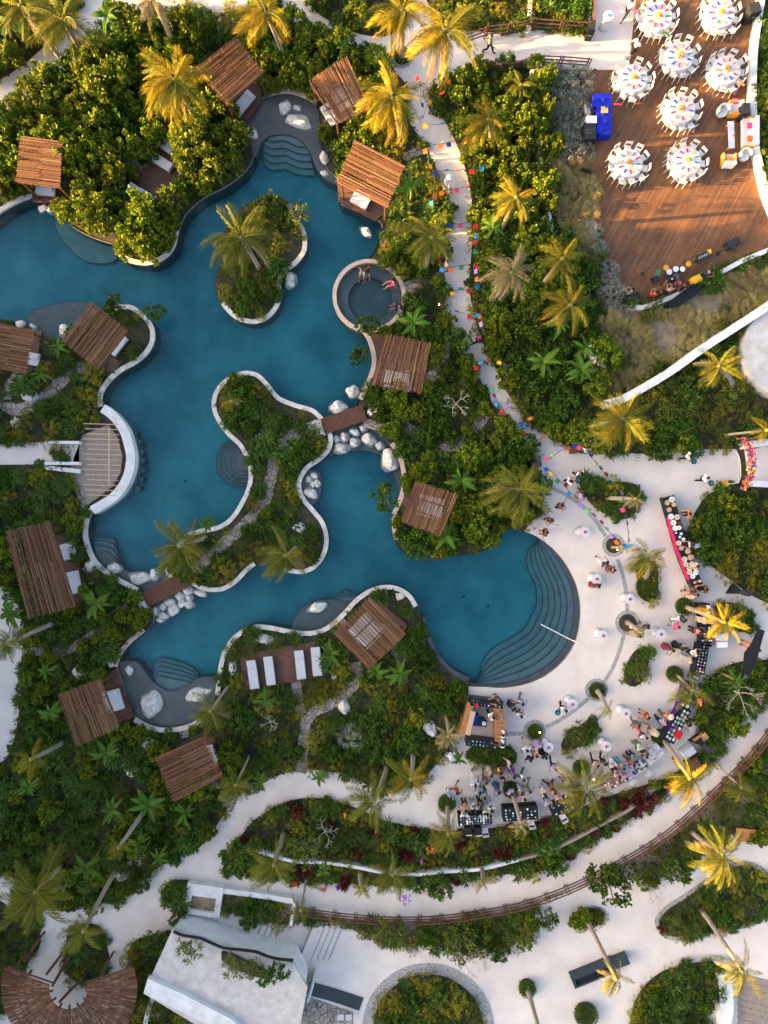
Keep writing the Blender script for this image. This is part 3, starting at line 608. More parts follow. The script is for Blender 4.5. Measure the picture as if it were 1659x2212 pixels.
wall([(677,2125),(670,2150),(664,2166)], .12, 1.6, 'garden_wall', M['white'], 'narrow white fin wall beside the dark ramp at the bottom')
wall([(1565,2105),(1570,2150),(1570,2190),(1556,2250)], .9, .5, 'garden_wall', M['white'], 'thick pale wall beside the wooden steps in the bottom right corner')
wall([(330,2155),(318,2190),(308,2240)], .3, .5, 'garden_wall', M['white'], 'thin pale wall left of the white roofed building')
wall([(1146,0),(1144,30),(1143,60)], .3, .5, 'garden_wall', M['white'], 'short white wall upright in the bed above the ramp')
wall([(1150,150),(1152,190),(1158,230)], .22, .6, 'garden_wall', M['white'], 'white wall going down from the ramp into the sunlit bushes')
wall([(1160,300),(1175,380),(1190,480),(1205,550)], .2, .5, 'garden_wall', M['white'], 'broken pale wall line running down between bushes and dune grass')
wall([(1610,962),(1659,955),(1720,950)], .45, .8, 'gate_wall', M['white'], 'upper white side wall of the flower decorated entrance')
wall([(1622,1044),(1659,1046),(1720,1048)], .4, .8, 'gate_wall', M['white'], 'lower white side wall of the flower decorated entrance')
b = MB(); b.prism(P([(1612,966),(1720,955),(1720,1045),(1622,1040)], .3), 0, .3); struct('entrance_floor', b, M['pave'])
# bar counter by the left pool
q = smooth(P([(222,882),(244,898),(268,930),(279,965),(283,990),(277,1025),(262,1055),(240,1078),(200,1102)], .5), False, 4)
t = thing('pool_counter', 'white curved bar counter bulging into the left pool', 'counter', (q[12].x, q[12].y, 0))
b = MB(); b.strip([p - q[12] for p in q], .62, -.9, .55); part('counter_top', b, M['white'], t)
q2 = P([(236,918),(255,945),(266,985),(262,1020),(245,1050),(180,1100),(150,1020),(180,940)], 0); part('sunken_floor', MB().prism([p - q[12] for p in q2], 0, .14), M['wood2'], t)
b = MB(); p0 = [W(236, y, 2.6) - V3(q[12], 0) for y in (925, 990, 1050)]; b.tube(p0, .05, 4); part('pole', b, M['palewood'], t)
b = MB()
for i in range(15):
    y = 915 + i * 11; x1 = 262 - abs(i - 6) * 1.2
    p, e = W(180 + (i % 3) * 4, y, 2.5), W(x1, y + 2, 2.5); b.tube([p - V3(q[12], 0), e - V3(q[12], 0)], .028, 4)
part('slat', b, M['palewood'], t)
for i in range(7):
    c = W(290 + [0, 8, 13, 16, 16, 12, 5][i], 935 + i * 20, -.2); b = MB(); b.lathe([(.17, -.7), (.17, .0)], 10); solo('bar_stool', b, M['shelf'], f'submerged round bar stool, {["topmost","second","third","fourth","fifth","sixth","lowest"][i]} along the white curved counter', 'stool', 'stools in the water along the counter', (c.x, c.y, -.45))
t = thing('garden_stairs', 'pale stairs with white side walls leading to the pool counter', 'stairs', W(143, 980))
b = MB()
for i in range(5): c = W(121 + i * 12, 982); b.box((i - 2) * .39, 0, 0, .385, 1.2, .5 - i * .09)
part('step', b, M['pave'], t)
for s in (1, -1): b = MB(); b.box(0, s * .72, 0, 2.35, .2, .65); part('side_wall', b, M['white'], t)
b = MB()
for i in range(6): b.box(0, -.6 + i * .24, 0, .05, .06, 1)
wall([(100,1004),(101,1010),(172,1018)], .3, .4, 'garden_wall', M['white'], 'low white wall under the stairs to the pool counter')
# bridges
def bridge(u1, v1, u2, v2, wd, lab, ends):
    p, e = W(u1, v1, .3), W(u2, v2, .3); m = (p + e) / 2; d = e - p; L = d.length; a = math.atan2(d.y, d.x)
    t = thing('foot_bridge', lab, 'bridge', (m.x, m.y, 0), a, 'brown timber foot bridges'); n = int(L / .15); b = MB()
    for i in range(n): b.box(-L / 2 + (i + .5) * L / n, 0, .2 + rnd.uniform(0, .012), L / n - .02, wd, .06)
    part('planking', b, M['wood'], t); b = MB(); b.box(0, wd / 2 - .05, .05, L, .1, .15); b.box(0, -wd / 2 + .05, .05, L, .1, .15); part('beam', b, M['wood'], t)
    for s in ends:
        b = MB(); [b.box(s * (L / 2 + .2 + i * .33), 0, 0, .32, wd + .1, .24 - i * .07) for i in range(3)]; part('step', b, M['coping'], t)
bridge(698, 921, 788, 890, 1.12, 'brown foot bridge with a pale end slab over the upper rocks', (-1,))
bridge(312, 1297, 403, 1249, 1.12, 'brown foot bridge with stone steps at both ends over the lower rocks', (-1, 1))
# timber fences
def fence(pts, n, h, lab, rails=3, z0=0, hh=1):
    q = smooth(P(pts, z0), False, 5); q = resample(q, 60); c = q[30]
    t = thing('timber_fence', lab, 'fence', (c.x, c.y, z0), 0, 'brown timber fences')
    for k in range(rails):
        z = h * (k + 1) / rails; b = MB(); b.tube([V3(p - c, z) for p in q], .045, 5); part('rail', b, M['wood'], t)
    po = MB(); po.box(-.09, 0, 0, .06, .1, h + .08); po.box(.09, 0, 0, .06, .1, h + .08); me = po.mesh('post', M['wood'])
    for i, p in enumerate(resample(q, n)): 
        j = min(int(i * 59 / (n - 1)), 58); d = q[j + 1] - q[j]; ob('post', me, t, V3(p - c, 0), math.atan2(d.y, d.x))
    return t
fence([(632,1952),(720,1966),(820,1975),(886,1976),(953,1973),(1020,1964),(1106,1949),(1173,1929),(1240,1902),(1313,1865),(1390,1822),(1456,1775),(1523,1715),(1575,1665),(1612,1628),(1680,1540)], 27, 1.15, 'long curved brown fence along the outer side of the promenade', 4)
fence([(1000,100),(1055,82),(1106,76),(1145,66)], 4, 1.1, 'upper brown ramp railing, left angled half beside the palm')
fence([(1149,66),(1210,70),(1268,74)], 3, 1.1, 'upper brown ramp railing, straight half next to the black box')
fence([(1272,72),(1275,30),(1278,-30)], 3, 1.1, 'brown railing going up from the black box to the top edge')
fence([(1053,152),(1105,158),(1147,140)], 4, 1.0, 'lower dark ramp railing, angled left half over the bushes')
fence([(1148,141),(1212,144),(1266,148)], 3, 1.0, 'lower dark ramp railing, straight right half above the silver bush')
# black trough fountain and box on the lower plaza
c = W(1293, 2088); t = thing('water_trough', 'long dark stone water trough with a black basin on the lower plaza', 'fountain', c, R(22))
b = MB(); b.prism([Vector(p) for p in ((-2.1,-.5),(1.0,-.5),(1.0,.5),(-2.1,.5))], 0, .45, [[Vector(p) for p in ((-1.9,-.38),(.9,-.38),(.9,.08),(-1.9,.08))]]); part('rim', b, M['darkgrey'], t)
b = MB(); b.box(-.5, -.15, .1, 2.75, .44, .2); part('water', b, M['black'], t); b = MB(); b.box(1.55, .1, 0, 1.05, .62, .6); part('end_block', b, M['darkgrey'], t)
# little red-brown house-like lantern at right
c = W(1608, 1802, .4); t = thing('lantern_house', 'small red brown house shaped lantern box at the right edge', 'lantern', (c.x, c.y, 0), R(-5))
b = MB(); b.box(0, 0, 0, 1.1, .7, .5); part('body', b, M['wood'], t); b = MB(); b.prism([Vector((-.65,-.45)), Vector((.65,-.45)), Vector((.65,.45)), Vector((-.65,.45))], .5, .58); part('roof', b, M['orangewood'], t)
# rocks
def rockmesh(seed):
    bm = bmesh.new(); bmesh.ops.create_icosphere(bm, subdivisions=3, radius=1); r = random.Random(seed); o = Vector((seed * 7.1, seed * 3.3, 0))
    cuts = [(Vector((r.uniform(-1, 1), r.uniform(-1, 1), r.uniform(-.2, .8))).normalized(), r.uniform(.62, .85)) for _ in range(9)]
    for v in bm.verts:
        for nrm, d in cuts:
            e = v.co.dot(nrm) - d
            if e > 0: v.co -= nrm * e
        v.co *= 1 + .16 * noise.noise(v.co * 1.6 + o) + .07 * noise.noise(v.co * 5 + o)
    me = bpy.data.meshes.new('rock'); bm.to_mesh(me); bm.free(); me.materials.append(M['rock']); return me
RM = [rockmesh(i + 1) for i in range(6)]
ROCKS = [(611,222,16,17),(641,223,11,9),(645,253,30,20),(540,277,17,16),(82,443,12,10),(101,447,10,9),(700,337,9,14),(701,366,10,9),(790,493,18,9),(625,600,13,20),(38,698,11,8),(60,702,13,8),(135,711,18,16),(62,857,18,16),(27,913,11,14),(763,843,15,16),(730,878,23,16),(766,931,12,10),(743,943,10,12),(726,948,8,10),(736,968,18,13),(765,955,12,12),(798,950,16,16),(821,961,10,11),(843,993,21,27),(785,923,8,10),(801,890,8,9),(815,888,8,8),(678,1026,9,9),(666,1035,9,9),(683,1043,10,9),(670,1065,17,14),(674,1045,8,7),(560,936,12,12),(242,1229,15,14),(293,1251,26,14),(328,1244,12,15),(345,1313,10,8),(358,1303,15,9),(383,1289,13,11),(403,1278,12,12),(403,1295,9,8),(386,1306,10,10),(405,1308,11,11),(367,1320,14,14),(348,1334,13,9),(340,1343,10,7),(330,1324,8,12),(430,1283,15,10),(273,1451,11,11),(318,1526,26,30),(427,1506,28,19),(233,1431,10,13),(167,1454,16,15),(322,1611,18,16),(275,1657,14,13),(500,1446,8,16),(570,1384,20,11),(683,1314,26,11),(650,1140,22,18),(743,1529,14,15),(720,1464,7,6),(931,1576,15,20),(863,1290,10,8),(283,1669,20,12),(260,1897,14,12),(195,1222,12,14),(1240,262,0,0),(1280,1100,0,0)]
NEAR = [('boulder pile at the head of the lagoon', 640, 240), ('far left pool edge', 70, 450), ('lagoon right shore', 720, 350), ('sunlit golden cabana deck', 790, 470), ('palm island', 600, 620), ('left peninsula cabana', 110, 700), ('left stone path', 40, 880), ('upper bridge', 750, 920), ('right side of the upper bridge', 830, 970), ('small basin left shore', 670, 1045), ('middle island planting', 600, 1040), ('lower end of the left pool', 280, 1240), ('lower bridge', 375, 1305), ('lower left grey shelf', 340, 1490), ('lower left bed', 200, 1500), ('cabana above the promenade', 310, 1650), ('lounger deck', 570, 1420), ('mid pool shelf', 690, 1330), ('lower middle garden', 800, 1540)]
cnt = {}
order = sorted([r for r in ROCKS if r[2] > 0], key=lambda r: -r[2] * r[3])
for i, (u, v, a, b_) in enumerate(order):
    nm = min(NEAR, key=lambda q: (q[1] - u) ** 2 + (q[2] - v) ** 2)[0]; k = cnt.get(nm, 0); cnt[nm] = k + 1
    sz = ['largest', 'second largest', 'third largest', 'fourth largest', 'fifth largest', 'sixth largest', 'seventh largest', 'eighth largest', 'ninth largest', 'tenth largest', 'eleventh largest', 'twelfth largest', 'thirteenth largest', 'smallest'][k]
    c = W(u, v, .35); o = ob('rock', RM[i % 6], None, (c.x, c.y, .05), 0); base = -.35 if inside(np.array([c.x]), np.array([c.y]), pool)[0] else .0
    rot = {(790, 493): -40, (683, 1314): 22, (427, 1506): 25}.get((u, v), 0)
    o.location.z = base + .1; o.scale = (a / S * 1.12, b_ / S * 1.12, min(a, b_) / S * .85); o.rotation_euler = (0, 0, R(rot))
    tag(o, f'{sz} pale limestone rock at the {nm}', 'rock', 'pale limestone rocks round the pools')
# ---------------- planting ----------------
M['grape'] = leafmat('sea_grape_leaf', [(.045, .09, .008), (.10, .165, .011), (.27, .28, .014), (.024, .055, .007)], .3)  # yellow leaf share puts the sun's golden highlights into the colour
M['darkleaf'] = leafmat('dark_leaf', [(.024, .062, .008), (.05, .11, .010), (.11, .175, .014), (.012, .032, .006)], .22)
M['fine'] = leafmat('olive_leaf', [(.09, .12, .018), (.15, .17, .022), (.05, .085, .012), (.23, .22, .05)], .25)
M['strap'] = leafmat('strap_leaf', [(.03, .08, .012), (.07, .14, .02), (.14, .19, .03), (.022, .05, .01)], .25)
M['croton'] = leafmat('yellow_leaf', [(.24, .22, .015), (.34, .30, .02), (.12, .15, .02), (.38, .27, .02)], .28)
M['red'] = leafmat('red_leaf', [(.12, .014, .018), (.18, .035, .03), (.07, .012, .014), (.10, .06, .02)], .2)
M['silver'] = leafmat('silver_leaf', [(.30, .31, .25), (.38, .38, .31), (.20, .22, .17)], .2)
M['grass'] = leafmat('dune_grass', [(.42, .33, .13), (.52, .41, .17), (.26, .24, .07), (.66, .5, .22), (.12, .11, .04)], .35)
M['banana'] = leafmat('banana_leaf', [(.03, .105, .010), (.055, .15, .014), (.09, .18, .02)], .3)
M['frond'] = leafmat('palm_leaflet', [(.13, .15, .015), (.20, .19, .02), (.07, .10, .012), (.30, .23, .02)], .32)
M['dryfrond'] = leafmat('dry_palm_leaflet', [(.36, .27, .13), (.44, .31, .15), (.28, .22, .08)], .28)
M['gold'] = leafmat('golden_palm_leaflet', [(.42, .27, .012), (.50, .33, .02), (.28, .21, .015), (.17, .16, .015)], .35)
M['cover'] = leafmat('ground_cover_leaf', [(.018, .05, .007), (.036, .078, .010), (.025, .062, .008), (.07, .11, .014)], .15, 0)
M['rib'] = mat('leaf_rib', (.22, .21, .04), rough=.6)
nr = np.random.default_rng(3)
def leafverts(Pn, D, Nn, ln, wd, hexa=False):
    """Pn base positions, D directions, Nn normals (n,3); returns verts (n,k,3)"""
    D = D / (np.linalg.norm(D, axis=1, keepdims=True) + 1e-9); Sd = np.cross(D, Nn); Sd /= (np.linalg.norm(Sd, axis=1, keepdims=True) + 1e-9)
    ln = np.asarray(ln).reshape(-1, 1); wd = np.asarray(wd).reshape(-1, 1)
    if hexa: return np.stack([Pn, Pn + D * ln * .25 + Sd * wd * .5, Pn + D * ln * .75 + Sd * wd * .5, Pn + D * ln, Pn + D * ln * .75 - Sd * wd * .5, Pn + D * ln * .25 - Sd * wd * .5], 1)
    return np.stack([Pn, Pn + D * ln * .45 + Sd * wd * .5, Pn + D * ln, Pn + D * ln * .45 - Sd * wd * .5], 1)
def npmesh(name, V, m):
    """V (n,k,3) -> mesh of n separate k-gons"""
    n, k, _ = V.shape; me = bpy.data.meshes.new(name); me.vertices.add(n * k); me.loops.add(n * k); me.polygons.add(n)
    me.vertices.foreach_set('co', V.reshape(-1).astype(np.float32)); me.loops.foreach_set('vertex_index', np.arange(n * k, dtype=np.int32))
    me.polygons.foreach_set('loop_start', np.arange(0, n * k, k, dtype=np.int32)); me.update(calc_edges=True); me.validate()
    me.materials.append(m); return me
def unit(n, up=0.0):
    v = nr.normal(size=(n, 3)); v /= np.linalg.norm(v, axis=1, keepdims=True)
    v[:, 2] += up; return v / np.linalg.norm(v, axis=1, keepdims=True)
def bush(name, m, clumps, per, lsz, lw, h=1.1, crad=.2, hexa=False, up=.9, inner=.35, uneven=.25, spire=0):
    """dome of leaf clumps, uneven outline, unit radius"""
    out = []; lobes = nr.uniform(0, 2 * math.pi, 3)
    for i in range(clumps):
        t = nr.uniform(0, 2 * math.pi); el = math.asin(nr.uniform(.0, 1)); rr = 1 - uneven * (0.5 + .5 * math.sin(3 * t + lobes[0])) * nr.uniform(.4, 1.2)
        if nr.random() < inner: rr *= nr.uniform(.3, .85)
        c = np.array([rr * math.cos(el) * math.cos(t), rr * math.cos(el) * math.sin(t), .18 + h * rr * math.sin(el) * nr.uniform(.8, 1.1)])
        n = per + int(nr.integers(-per // 3, per // 3 + 1)); o = unit(n); pos = c + o * crad * nr.uniform(.3, 1, (n, 1)); pos[:, 2] += spire * nr.uniform(0, 1, n) * crad
        nrm = unit(n, up); d = np.cross(nrm, unit(n)); s = lsz * nr.uniform(.7, 1.25, n); out.append(leafverts(pos, d, nrm, s, s * lw, hexa))
    return npmesh(name, np.concatenate(out), m)
def rosette(name, m, heads, per, ln, wd, h=.7, spread=.7, droop=.5):
    """strap leaves arching out from several heads"""
    out = []
    for i in range(heads):
        a = nr.uniform(0, 2 * math.pi); r = spread * math.sqrt(nr.random()); c = np.array([r * math.cos(a), r * math.sin(a), h * nr.uniform(.35, 1.0) * (1 - .4 * r)])
        t = nr.uniform(0, 2 * math.pi, per); e = nr.uniform(.05, 1.25, per); L = ln * nr.uniform(.7, 1.2, per)
        d1 = np.stack([np.cos(t) * np.cos(e), np.sin(t) * np.cos(e), np.sin(e)], 1); up = np.tile([0, 0, 1.0], (per, 1)); sd = np.cross(d1, up); sd /= np.linalg.norm(sd, axis=1, keepdims=True)
        d2 = d1.copy(); d2[:, 2] -= droop; d2 /= np.linalg.norm(d2, axis=1, keepdims=True); p0 = np.tile(c, (per, 1)); p1 = p0 + d1 * (L * .5)[:, None]; p2 = p1 + d2 * (L * .5)[:, None]; w2 = wd * .5
        out.append(np.stack([p0, p1 + sd * w2, p2, p1 - sd * w2], 1))
    return npmesh(name, np.concatenate(out), m)
def combed(heads, per):
    """long grass blades combed over by the wind"""
    out = []
    for i in range(heads):
        a = nr.uniform(0, 6.283); r = .75 * math.sqrt(nr.random()); wa = nr.uniform(-.5, .5) + .6; c = np.array([r * math.cos(a), r * math.sin(a), .15]); t = wa + nr.normal(0, .55, per); e = nr.uniform(.35, 1.3, per); L = nr.uniform(.6, 1.15, per)
        d1 = np.stack([np.cos(t) * np.cos(e), np.sin(t) * np.cos(e), np.sin(e)], 1); sd = np.stack([-np.sin(t), np.cos(t), 0 * t], 1); d2 = d1.copy(); d2[:, 2] -= 1.2; d2 /= np.linalg.norm(d2, axis=1, keepdims=True)
        p0 = np.tile(c, (per, 1)) + nr.normal(0, .06, (per, 3)); p1 = p0 + d1 * (L * .5)[:, None]; p2 = p1 + d2 * (L * .55)[:, None]; out.append(np.stack([p0, p1 + sd * .02, p2, p1 - sd * .02], 1))
    return npmesh('dune_grass_tuft', np.concatenate(out), M['grass'])
SPEC = {
 'grape': ('sea_grape_bush', [bush('foliage', M['grape'], 54, 32, .125, .95, 1.15, .21, True, 1.2) for _ in range(4)], 'bush'),
 'dark': ('leafy_shrub', [bush('leafy_shrub', M['darkleaf'], 50, 32, .115, .7, .95, .24, True, 1.0) for _ in range(4)], 'shrub'),
 'fine': ('olive_shrub', [bush('olive_shrub', M['fine'], 50, 30, .10, .45, .8, .24, False, .6, .45, .4) for _ in range(4)], 'shrub'),
 'strap': ('strap_leaved_plant', [rosette('strap_leaved_plant', M['strap'], 14, 24, .60, .085, .75, .8) for _ in range(4)], 'plant'),
 'croton': ('yellow_shrub', [bush('yellow_shrub', M['croton'], 40, 24, .12, .5, .8, .2, False, .8) for _ in range(2)], 'shrub'),
 'red': ('red_leaved_plant', [rosette('red_leaved_plant', M['red'], 7, 40, .6, .09, .8, .5, .3) for _ in range(2)], 'plant'),
 'silver': ('silver_bush', [bush('silver_bush', M['silver'], 60, 34, .085, .4, .9, .2, False, .5, .3, .2) for _ in range(3)], 'bush'),
 'grass': ('dune_grass_tuft', [combed(9, 130) for _ in range(3)], 'grass tuft'),
}
M['stem'] = M['bark']
def stemmesh(h=1.0):
    b = MB()
    for i in range(5):
        a = i * 1.3; b.tube([(0, 0, 0), (.2 * math.cos(a), .2 * math.sin(a), h * .45), (.55 * math.cos(a + .3), .55 * math.sin(a + .3), h * .95)], [.06, .045, .02], 5)
    return b.mesh('trunk', M['bark'])
STEM = stemmesh()
LAND = [('top left pale path', 90, 120), ('sun streaked cabana', 80, 340), ('upper left loungers', 340, 370), ('cabana left of the boulders', 490, 150), ('tree tops by the left pool edge', 190, 520), ('cabana right of the boulders', 740, 190), ('sunlit golden cabana', 800, 370), ('palm island', 560, 590), ('round ringed palm on the top path', 870, 125), ('hot tub', 798, 640), ('upper end of the bunting path', 1000, 300), ('ramp railings', 1100, 110), ('silver bushes', 1225, 230), ('deck corner', 1300, 500), ('middle of the bunting path', 1030, 560), ('broken white wall', 1290, 770), ('long white wall', 1460, 780), ('band corner', 1400, 670), ('round white roof', 1620, 760), ('cabana below the hot tub', 870, 780), ('lower bunting path', 1080, 830), ('upper bridge', 740, 905), ('middle island', 600, 900), ('flagstone fork', 960, 970), ('cabana by the small basin', 930, 1095), ('big green mass left of the plaza', 1080, 1040), ('left peninsula cabana', 205, 725), ('left edge cabana', 30, 750), ('left flagstone bend', 40, 870), ('pool counter', 230, 980), ('counter stairs', 143, 980), ('largest cabana', 90, 1230), ('lower bridge', 355, 1273), ('lower left stone path', 150, 1400), ('lower left cabana', 190, 1540), ('promenade cabana', 410, 1660), ('lounger deck', 610, 1440), ('knob cabana', 798, 1368), ('middle stone path', 655, 1600), ('square bar', 1045, 1560), ('buffet of round plates', 1470, 1180), ('flower gate', 1615, 1010), ('right oval garden', 1600, 1190), ('right hand stall garden', 1590, 1520), ('promenade bend', 600, 1760), ('black dish table', 1035, 1775), ('dessert table', 1350, 1680), ('promenade fence', 1100, 1960), ('white planter box', 440, 1944), ('horseshoe pergola', 147, 2139), ('white building', 480, 2100), ('cobbled circle', 925, 2222), ('black trough', 1293, 2088), ('right cobble edged bed', 1550, 1950), ('bottom right bed', 1470, 2160), ('middle left garden', 120, 1740), ('left palms', 200, 1880), ('lantern house', 1608, 1802), ('lower middle lawn bed', 900, 1600), ('left pale path', 20, 1460), ('end of the promenade fence', 1500, 1730)]
USED = {}
DIRS = ['right of', 'above right of', 'above', 'above left of', 'left of', 'below left of', 'below', 'below right of']
ORD = ['nearest', 'second', 'third', 'fourth', 'fifth', 'sixth', 'seventh', 'eighth', 'ninth', 'tenth', 'eleventh', 'twelfth', 'thirteenth', 'fourteenth', 'fifteenth', 'sixteenth', 'seventeenth', 'eighteenth', 'nineteenth', 'twentieth', 'last']
def to_uv(x, y, z=0): k = H / (H - z) * S; return 829.5 + x * k, 1106 - y * k
def where(x, y, z=0):
    u, v = to_uv(x, y, z); best = min(LAND, key=lambda q: (q[1] - u) ** 2 + (q[2] - v) ** 2); d = math.hypot(u - best[1], v - best[2])
    a = int(round(math.atan2(best[2] - v, u - best[1]) / (math.pi / 4))) % 8; return best[0], DIRS[a], d
def label_all(items, adjs, noun):
    """items (object, x, y, z): label each by landmark, side and rank"""
    gr = {}
    for it in items:
        L_, d_, dist = where(*it[1:4]); gr.setdefault((L_, d_), []).append((dist, it[0]))
    for (L_, d_), l in gr.items():
        for i, (_, o) in enumerate(sorted(l, key=lambda q: q[0])):
            a = adjs[(i + len(L_)) % len(adjs)] if isinstance(adjs, list) else adjs
            o['label'] = (f'{a} {noun}, {ORD[min(i, 20)]} {d_} the {L_}' if len(l) > 1 else f'{a} {noun}, just {d_} the {L_}')
ZN = [
 ('isA', [(455,440),(560,400),(670,470),(660,600),(600,700),(480,700),(450,600)], {'fine': .5, 'dark': .4, 'croton': .1}, (.55, .85)),
 ('silver', [(1175,150),(1268,160),(1264,350),(1200,340)], {'silver': 1}, (.75, 1.0)),
 ('silver', [(1262,470),(1305,500),(1347,640),(1390,680),(1360,706),(1312,670),(1275,560)], {'silver': 1}, (.5, .75)),
 ('grass', [(1185,335),(1264,350),(1292,490),(1272,570),(1210,520)], {'grass': 1}, (.45, .7)),
 ('grass', [(1300,865),(1290,760),(1300,690),(1390,690),(1450,665),(1720,540),(1720,610),(1500,750)], {'grass': .86, 'fine': .12, 'croton': .02}, (.42, .7)),
 ('tl', [(-60,60),(300,60),(450,110),(480,240),(570,330),(545,410),(400,480),(390,600),(150,560),(60,430),(-60,430)], {'grape': .85, 'dark': .15}, (.95, 1.3)),
 ('tm', [(440,40),(820,80),(840,220),(790,330),(740,420),(660,380),(680,230),(560,210)], {'grape': .7, 'dark': .3}, (.7, 1.05)),
 ('tr', [(930,150),(1180,150),(1205,340),(1200,480),(1020,480),(990,300)], {'grape': .7, 'dark': .12, 'fine': .18}, (.55, .85)),
 ('mr', [(1015,480),(1200,480),(1290,700),(1312,860),(1290,980),(1150,930),(1050,760)], {'dark': .6, 'grape': .3, 'fine': .1}, (.8, 1.15)),
 ('mg', [(800,560),(960,480),(1050,840),(1165,990),(1165,1070),(1100,1165),(980,1200),(850,1190),(780,900),(830,720)], {'dark': .7, 'grape': .2, 'fine': .1}, (.7, 1.05)),
 ('rt', [(1320,890),(1720,640),(1720,960),(1390,985)], {'fine': .4, 'dark': .35, 'croton': .15, 'strap': .1}, (.7, 1.1)),
 ('ro', [(1480,1050),(1720,1050),(1720,1330),(1500,1260)], {'dark': .5, 'croton': .12, 'fine': .2, 'strap': .18}, (.7, 1.0)),
 ('rs', [(1500,1420),(1720,1420),(1720,1560),(1500,1650)], {'strap': .5, 'dark': .15, 'fine': .35}, (.65, .95)),
 ('pr', [(480,1720),(760,1700),(1110,1770),(1450,1690),(1560,1600),(1500,1700),(1250,1850),(900,1920),(480,1900)], {'strap': .4, 'fine': .2, 'dark': .22, 'croton': .14, 'red': .02}, (.5, .85)),
 ('cb', [(-60,880),(240,880),(240,1110),(-60,1140)], {'strap': .65, 'dark': .25, 'croton': .1}, (.5, .85)),
 ('ll', [(-60,1100),(420,1100),(560,1700),(300,1960),(-60,1960)], {'strap': .42, 'dark': .42, 'fine': .16}, (.5, 1.05)),
 ('bs', [(1106,1940),(1720,1500),(1720,1820),(1106,2030)], {'fine': .55, 'dark': .25, 'strap': .2}, (.6, 1.0)),
]
znp = [(z[0], P(z[1]), z[2], z[3]) for z in ZN]; DEF = ('df', None, {'dark': .4, 'fine': .25, 'strap': .29, 'croton': .06}, (.45, 1.0))
CLEAR = [(368,375,20),(335,452,16),(350,330,24),(312,428,22),(285,345,18),(340,262,20),(345,385,26),(1430,730,45),(1520,650,38),(1360,740,26),(130,1790,26),(165,1862,22),(575,1795,24),(625,1775,20),(300,1690,26),(860,1420,10),(620,560,18),(640,530,20),(300,740,22),(1405,700,20),(1585,905,25),(1650,860,30),(1440,640,20),(90,820,14),(1380,1895,0),(570,1560,18),(250,1770,24),(880,330,18),(910,345,14)]
NC = 40000; X = nr.uniform(-27.6, 27.6, NC); Y = nr.uniform(-36.6, 36.6, NC); ok = plantable(X, Y); X, Y = X[ok], Y[ok]
ok = np.ones(len(X), bool)
for u, v, r in CLEAR: c = W(u, v); ok &= np.hypot(X - c.x, Y - c.y) > r / S
for u, v, a, b_ in ROCKS: c = W(u, v); ok &= np.hypot(X - c.x, Y - c.y) > (max(a, b_) / S) * .75 + .35
for q in ROOFS: ok &= ~inside(X, Y, q)
X, Y = X[ok], Y[ok]; zi = np.full(len(X), -1)
for i, z in enumerate(znp): m_ = inside(X, Y, z[1]) & (zi < 0); zi[m_] = i
rr_ = nr.random(len(X)); RR = np.array([(znp[i] if i >= 0 else DEF)[3][0] + (((znp[i] if i >= 0 else DEF)[3][1]) - (znp[i] if i >= 0 else DEF)[3][0]) * q for i, q in zip(zi, rr_)])
for a in range(8):
    m_ = plantable(X + np.cos(a * math.pi / 4) * RR * .45, Y + np.sin(a * math.pi / 4) * RR * .45); small = ~m_; RR[small] *= .86
ok = RR > .26; X, Y, zi, RR = X[ok], Y[ok], zi[ok], RR[ok]
acc = []; grid = {}
for x, y, z, r in zip(X, Y, zi, RR):
    gx, gy = int(x // 1.5), int(y // 1.5); bad = False
    for i in (-1, 0, 1):
        for j in (-1, 0, 1):
            for (x2, y2, r2) in grid.get((gx + i, gy + j), ()):
                if (x - x2) ** 2 + (y - y2) ** 2 < ((.48 if z >= 0 and znp[z][0] == 'grass' else .60) * (r + r2)) ** 2: bad = True; break
            if bad: break
        if bad: break
    if bad: continue
    grid.setdefault((gx, gy), []).append((x, y, r)); acc.append((x, y, z, r))
GRP = {'grape': 'sea grape bushes in the beds', 'dark': 'dark leafy shrubs in the beds', 'fine': 'olive green shrubs in the beds', 'strap': 'strap leaved plants in the beds', 'croton': 'yellow leaved shrubs in the beds', 'red': 'red leaved plants in the beds', 'silver': 'silver grey bushes along the deck', 'grass': 'dune grass tufts near the deck'}
items = {k: [] for k in SPEC}
for x, y, z, r in acc:
    wts = dict((znp[z] if z >= 0 else DEF)[2]); ks = [k for k in wts if len(items[k]) < 299]
    if not ks: ks = [k for k in ('fine', 'strap', 'dark', 'grape', 'croton') if len(items[k]) < 299][:1]
    if not ks: continue
    k = rnd.choices(ks, [wts.get(q, 1) for q in ks])[0]; nm, ms, cat_ = SPEC[k]; me = rnd.choice(ms); hs = rnd.uniform(.85, 1.25) * (1.25 if z >= 0 and znp[z][0] in ('tl', 'tr') else 1)
    if k == 'grape':
        o = thing(nm, '', cat_, (x, y, .04), rnd.uniform(0, 6.28), GRP[k]); o.scale = (r * 1.12, r * 1.12, r * 1.2 * hs); c = ob('foliage', me, o); c.location = (0, 0, .25); ob('trunk', STEM, o)
    else:
        o = ob(nm, me, None, (x, y, .04), rnd.uniform(-.5, .5) if k == 'grass' else rnd.uniform(0, 6.28)); o.scale = (r * 1.15, r * 1.15, r * hs * (1.1 if r > .5 else .8)); tag(o, '', cat_, GRP[k])
    items[k].append((o, x, y, .8))
